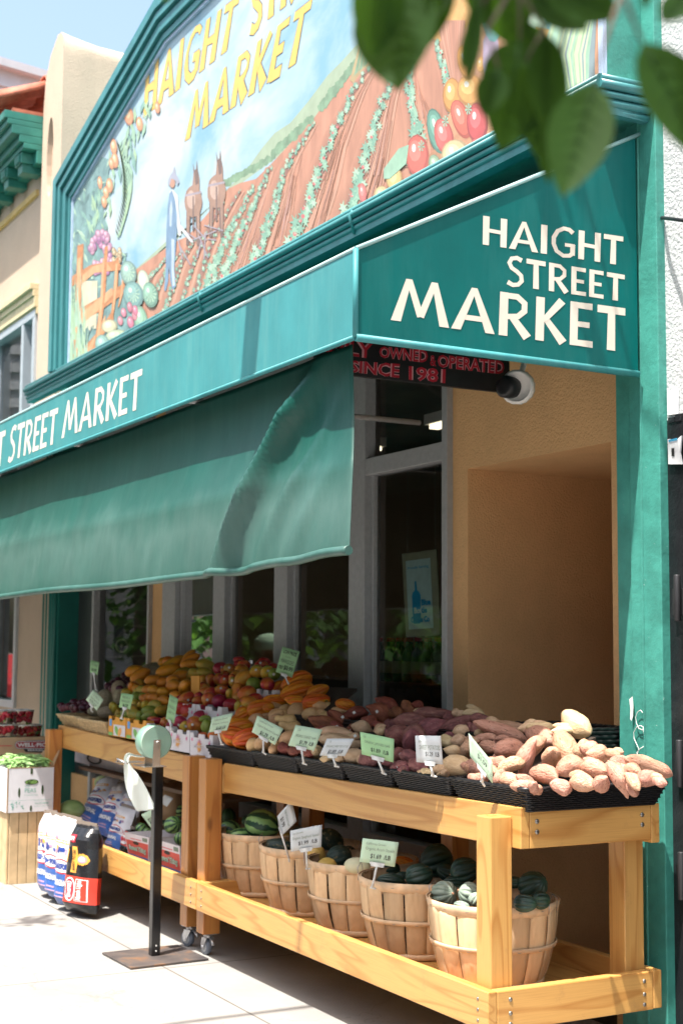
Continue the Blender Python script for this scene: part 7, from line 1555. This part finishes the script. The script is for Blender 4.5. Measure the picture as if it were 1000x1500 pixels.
# big leaves traced from the photo: base px, tip px, width px, distance
LV = [((575, -40), (590, 140), 130, 1.15, .5), ((560, -60), (545, 85), 80, 1.1, .2), ((640, -50), (630, 60), 60, 1.2, .1), ((700, -10), (682, 132), 30, 1.1, .2), ((700, 20), (672, 100), 24, 1.12, .3),
      ((760, 60), (740, 215), 115, 1.2, .4), ((800, 50), (800, 190), 60, 1.15, .1), ((790, -30), (905, 25), 90, 1.1, .6), ((780, -10), (860, 45), 60, 1.14, .5), ((770, 30), (820, 190), 70, 1.22, .2), ((870, 120), (820, 296), 95, 1.08, .3), ((790, 130), (800, 270), 40, 1.2, .6),
      ((940, 62), (1040, 250), 105, 1.0, .2), ((1010, -10), (965, 44), 50, 1.0, .3), ((720, -60), (760, 70), 90, 1.2, .4), ((650, -40), (600, 60), 70, 1.2, .3), ((955, -60), (945, 8), 30, 1.1, .2), ((730, 100), (708, 170), 50, 1.16, .3), ((690, -60), (705, 40), 40, 1.2, .2), ((240, -60), (243, 3), 40, 1.0, .2), ((820, -60), (800, 40), 60, 1.15, .4), ((620, -70), (645, 20), 60, 1.12, .4), ((770, 90), (790, 235), 60, 1.18, .3)]
twigs = MB()
for (b, t, w, d, tl) in LV:
    B, T = at(*b, D=d), at(*t, D=d + U(-.04, .04)); nv = (-FW + RT * U(-tl, tl) + UPV * U(-.1, tl)).normalized()
    mb = MB(); leaf_geo(mb, B, T, w * d / FPX, nv, U(.1, .35), U(-.1, .15)); mb.build('leaf', m_lf, tr)
    twigs.tube([B, B + UPV * .03 + RT * U(-.02, .02), B + UPV * .10 + RT * U(-.04, .04)], [.0013, .0018, .0025], 5)
twigs.tube([at(480, -140, D=1.15), at(620, -100, D=1.15), at(780, -90, D=1.15), at(960, -120, D=1.1), at(1300, -260, D=1.2)], [.003, .004, .006, .008, .012], 8)
a = at(1300, -260, D=1.2)
twigs.tube([a, a + Vector((.1, .5, .5)), Vector((.2, 2.2, 3.2)), Vector((.1, 2.4, 3.0)), Vector((-.2, 2.3, 2.4))], [.012, .02, .04, .07, .09], 10)
for tgt in (Vector((-1.6, 2.0, 4.9)), Vector((-3.2, 1.6, 5.4)), Vector((.9, 2.6, 5.0)), Vector((-2.6, 2.4, 4.9)), Vector((-3.9, 2.6, 5.3))): twigs.tube([Vector((-.15, 2.3, 3.1)), Vector((-.2, 2.3, 3.6)).lerp(tgt, .5) + Vector((0, 0, .35)), tgt], [.05, .03, .008], 8)
twigs.build('branches', m_bark, tr)
mb = MB(); mb.tube([(-.2, 2.3, 0), (-.22, 2.3, .6), (-.18, 2.28, 1.6), (-.2, 2.3, 2.6), (-.15, 2.3, 3.4)], [.14, .115, .105, .095, .07], 14); mb.build('trunk', m_bark, tr)
mb = MB(); 
def clump(c, r, k, s=.085):
    for i in range(k):
        p = c + Vector((random.gauss(0, 1), random.gauss(0, 1), random.gauss(0, .6))) * r * .5; a = U(0, 6.28); d = Vector((cos(a), sin(a), U(-1.2, -.1))).normalized(); w = d.cross(Vector((0, 0, 1))).normalized() * s * .3; n = w.cross(d).normalized()
        mb.add([p, p + d * s * .5 + w + n * s * .06, p + d * s, p + d * s * .5 - w + n * s * .06, p + d * s * .5], [(0, 1, 4), (1, 2, 4), (2, 3, 4), (3, 0, 4)])
for c, r, k in ((Vector((-.9, 2.0, 4.6)), .7, 260), (Vector((.4, 2.4, 4.6)), .8, 260), (Vector((-2.5, 1.9, 5.0)), .35, 60), (Vector((-3.15, 2.2, 5.2)), .22, 24), (Vector((-3.85, 2.35, 5.5)), .16, 22), (Vector((-.2, 1.2, 5.0)), .8, 200)): clump(c, r, k)
clump(Vector((-.95, .42, 2.85)), .55, 120, .08); clump(Vector((-1.15, .65, 2.8)), .4, 70, .08)  # unseen clumps added to shade the leaves hanging before the lens
mb.build('crown', m_lf, tr)
# sprig that shades the pavement at the lower left
tag_b = thing('street_tree', 'small street tree out of view whose twigs shade the pavement at lower left', 'tree', (-6.8, -1.4, 0)); mb = MB()
clump(Vector((-7.0, .62, 4.9)), .16, 34, .09); clump(Vector((-6.8, -1.9, 4.6)), 1.3, 700, .11); mb.build('crown', m_lf2, tag_b)
mb = MB(); mb.tube([(-6.8, -1.4, 0), (-6.78, -1.4, 2), (-6.8, -1.5, 4), (-6.8, -1.6, 5)], [.11, .09, .07, .03], 10); mb.tube([(-6.8, -1.5, 3.6), (-6.9, -.4, 4.6), (-7.0, .65, 4.9)], [.04, .025, .008], 6); mb.build('trunk', m_bark, tag_b)
# ------------------------------------------------------------------ across the street, seen only in the window glass
bl_ = [(-75, -58, 9, (.45, .40, .34)), (-57.5, -44, 11, (.36, .22, .17)), (-43.5, -31, 8.5, (.55, .53, .48)), (-30.5, -19, 10.5, (.30, .33, .36)), (-18.5, -8, 9, (.5, .42, .3)), (-7.5, 4, 11, (.42, .38, .36)), (4.5, 16, 9.5, (.3, .2, .16))]
nmz = ['cream corner house across the street', 'brick red apartment house across the street', 'white shop building across the street', 'slate blue house across the street', 'ochre shop building across the street', 'grey flats across the street', 'brown house across the street']
m_wnd = M('far_window', (.03, .04, .05), .1)
for i, (x0, x1, h, c) in enumerate(bl_):
    t = thing('street_house', nmz[i], 'house', ((x0 + x1) / 2, -16, 0), 'houses across the street'); mb = MB(); mb.box(x0, x1, -22, -14, -.1, h); mb.build('wall', stucco('far_wall%d' % i, c, 20, .2), t)
    mb = MB()
    for r in range(int(h // 3)):
        k = int((x1 - x0) // 2.4)
        for j in range(k): xx = x0 + .7 + j * (x1 - x0 - .6) / k; mb.box(xx, xx + 1.2, -14.02, -13.97, .8 + r * 3, 2.5 + r * 3)
    mb.build('windows', m_wnd, t); mb = MB(); mb.box(x0 - .1, x1 + .1, -14.3, -13.9, h - .3, h + .1); mb.build('roof_edge', M('far_trim', (.6, .58, .54)), t)
def far_tree(x, y, h, r, lab):
    global mb
    t = thing('street_tree', lab, 'tree', (x, y, 0), 'trees along the street'); mb = MB(); mb.tube([(x, y, 0), (x, y, h * .5), (x + .1, y, h * .8)], [.16, .11, .04], 8); mb.build('trunk', m_bark, t); mb = MB()
    for k in range(11): clump(Vector((x + U(-r, r) * .6, y + U(-r, r) * .6, h * .55 + U(-.45, .45) * h * .7)), r * .7, 120, .26)
    mb.build('crown', m_lf2, t)
far_tree(-13.5, -.4, 6.2, 1.7, 'street tree nearest the market, reflected in the shop windows')
far_tree(-21, -.4, 6.5, 1.8, 'street tree farther along the kerb, reflected in the windows')
far_tree(-16.8, -.5, 5.2, 1.5, 'low street tree between the near ones, reflected in the windows')
far_tree(-26, -11.4, 7.5, 2.3, 'large tree on the far pavement before the white shop')
far_tree(-38, -11.4, 7, 2.2, 'tree on the far pavement before the red house')
def car(x, y, c, lab):
    t = thing('parked_car', lab, 'car', (x, y, -.14), 'cars parked along the kerb'); z = -.14; body = [(-2.1, .35), (-2.05, .75), (-1.3, .85), (-.75, 1.35), (.75, 1.4), (1.45, .92), (2.05, .82), (2.15, .4), (1.9, .28), (-1.9, .28)]
    mb = MB(); mb.prism([(x + a, y - .85, z + b) for a, b in body], (0, 1.7, 0)); mb.build('body', M('car_' + lab[:5], c, .2, .2), t, bevel=.08)
    mb = MB(); mb.prism([(x + a, y - .87, z + b) for a, b in ((-1.15, .88), (-.7, 1.28), (.7, 1.32), (1.25, .92))], (0, 1.74, 0)); mb.build('window_band', m_wnd, t)
    for a in (-1.35, 1.35):
        for s in (-.8, .8): mb = MB(); mb.lathe([(.2, -.1), (.32, -.1), (.34, 0), (.32, .1), (.2, .1)], 20, Matrix.Translation((x + a, y + s, z + .34)) @ Matrix.Rotation(pi / 2, 4, 'X')); mb.build('wheel', m_black, t)
car(-33.5, -2.1, (.5, .02, .02), 'red parked car reflected in the shop glass'); car(-23, -2.1, (.55, .56, .58), 'silver parked car farther along the kerb'); car(-12.2, -2.1, (.6, .6, .6), 'white parked car nearest the market')
# passer-by on the pavement, out of view
ps = thing('person', 'person in a pale green cap on the pavement, seen mirrored in the second window bay', 'person', (pc.x, pc.y, 0)); H0 = ht
pt = [(0, 0, .95), (0, 0, 1.12), (0, .0, 1.30), (0, 0, H0 - .16), (0, 0, H0 - .10), (0, -.01, H0 + .0), (0, 0, H0 + .07), (.17, 0, 1.33), (.22, -.02, 1.08), (.20, -.16, .90), (-.17, 0, 1.33), (-.22, -.02, 1.08), (-.20, -.16, .90), (.09, 0, .86), (.10, -.02, .48), (.10, .01, .08), (.10, -.12, .04), (-.09, 0, .86), (-.10, -.02, .48), (-.10, .01, .08), (-.10, -.12, .04)]
pt = [(a, b, c * 1.0) for a, b, c in pt]; sc_ = (H0 - .16) / 1.34
pt = [(a, b, c if i in (3, 4, 5, 6) else c * sc_) for i, (a, b, c) in enumerate(pt)]
ed_ = [(0, 1), (1, 2), (2, 3), (3, 4), (4, 5), (5, 6), (2, 7), (7, 8), (8, 9), (2, 10), (10, 11), (11, 12), (0, 13), (13, 14), (14, 15), (15, 16), (0, 17), (17, 18), (18, 19), (19, 20)]
rd_ = [.14, .13, .15, .055, .055, (.075, .09), (.07, .085), .06, .045, .035, .06, .045, .035, .09, .065, .05, .035, .09, .065, .05, .035]
m_sk = M('skin_tone', (.42, .22, .15), .5); bo = skinmesh('body', pt, ed_, rd_, m_sk, ps)
mb = MB(); mb.lathe([(.15, .80), (.165, 1.0), (.17, 1.2), (.19, 1.33), (.12, 1.42), (.06, 1.46)], 22, Matrix.Scale(sc_, 4, (0, 0, 1)) @ Matrix.Diagonal((1.25, .85, 1, 1))); mb.build('shirt', M('shirt_dim', (.30, .32, .34), .8), ps, local=True)
mb = MB(); cp = Matrix.Translation((0, 0, H0 + .03)); mb.lathe([(.105, 0), (.118, .05), (.11, .09), (.07, .13), (.01, .145)], 20, cp @ Matrix.Diagonal((.95, 1.1, 1, 1)), lambda a, z: 1 + .04 * sin(a * 8)); mb.prism([cp @ Vector(p) for p in ((-.09, -.08, .01), (.09, -.08, .01), (.075, -.17, -.005), (0, -.2, -.01), (-.075, -.17, -.005))], (0, 0, .008)); mb.build('cap', M('cap_green', (.34, .52, .36), .8), ps, local=True)
for s in (-1, 1):
    mb = MB(); mb.lathe([(.002, -.011), (.011, 0), (.002, .011)], 10, Matrix.Translation((s * .032, -.098, H0 + .005))); mb.build('eye', m_ink, ps, local=True)
mb = MB(); mb.prism([(-.014, -.092, H0 - .03), (.014, -.092, H0 - .03), (0, -.118, H0 - .028), ], (0, .012, .04)); mb.build('nose', m_sk, ps, local=True)

# unseen lamp-shaped blocker, added to throw the narrow shade on the fascia
xt = at(367, 480, Y=AY).x + .36; t = thing('shade_blocker', 'unseen lamp-shaped blocker added to shade a narrow strip of the awning', 'street lamp', (xt, -.6, 0))
mb = MB(); mb.tube([(xt, -.6, 0), (xt, -.6, 2.5), (xt, -.6, 5.0)], [.075, .06, .05], 12); mb.build('pole', m_alu, t)
mb = MB(); mb.tube([(xt, -.6, 4.9), (xt, -.3, 5.05), (xt, .5, 5.1), (xt, 1.25, 5.06)], [.03, .024, .018, .018], 8); mb.build('arm', m_alu, t)
mb = MB(); mb.hexa([(xt - .06, 1.18, 5.02), (xt + .06, 1.18, 5.02), (xt + .06, 1.18, 5.10), (xt - .06, 1.18, 5.10)], [(xt - .075, 1.60, 5.0), (xt + .075, 1.60, 5.0), (xt + .06, 1.60, 5.07), (xt - .06, 1.60, 5.07)]); mb.build('blocker_head', m_alu, t, bevel=.01)
# ------------------------------------------------------------------ light, sky, camera
w = bpy.data.worlds.new('World'); scn.world = w; w.use_nodes = True; nt = w.node_tree
sky = nt.nodes.new('ShaderNodeTexSky'); sky.sky_type = 'NISHITA'; sky.sun_disc = False
SD = Vector((-.15, .35, -1)).normalized()          # way the sunlight travels
el = math.asin(-SD.z); azi = atan2(-SD.x, -SD.y)
sky.sun_elevation = el; sky.sun_rotation = azi; sky.dust_density = 5; sky.ozone_density = 1.5; sky.air_density = 1.6
nt.links.new(sky.outputs[0], nt.nodes['Background'].inputs[0]); nt.nodes['Background'].inputs[1].default_value = .14
L = bpy.data.lights.new('sun', 'SUN'); L.energy = 5.0; L.angle = radians(.53); L.color = (1, .95, .87)
so = bpy.data.objects.new('sun', L); COL.objects.link(so); so.rotation_euler = SD.to_track_quat('-Z', 'Y').to_euler(); so.location = (-5, 0, 12)
cd = bpy.data.cameras.new('camera'); co = bpy.data.objects.new('camera', cd); COL.objects.link(co)
cd.sensor_fit = 'VERTICAL'; cd.sensor_height = 36; cd.lens = 36 * FPX / 1500; cd.clip_start = .05; cd.clip_end = 1000
co.matrix_world = Matrix.Translation(CAM) @ Matrix((RT, UPV, -FW)).transposed().to_4x4()
cd.dof.use_dof = True; cd.dof.focus_distance = 4.9; cd.dof.aperture_fstop = 4.6
scn.camera = co
scn.view_settings.view_transform = 'Standard'; scn.view_settings.look = 'None'; scn.view_settings.gamma = 1; scn.view_settings.exposure = EXPO
scn.cycles.max_bounces = 8; scn.cycles.transparent_max_bounces = 12; scn.cycles.use_denoising = True
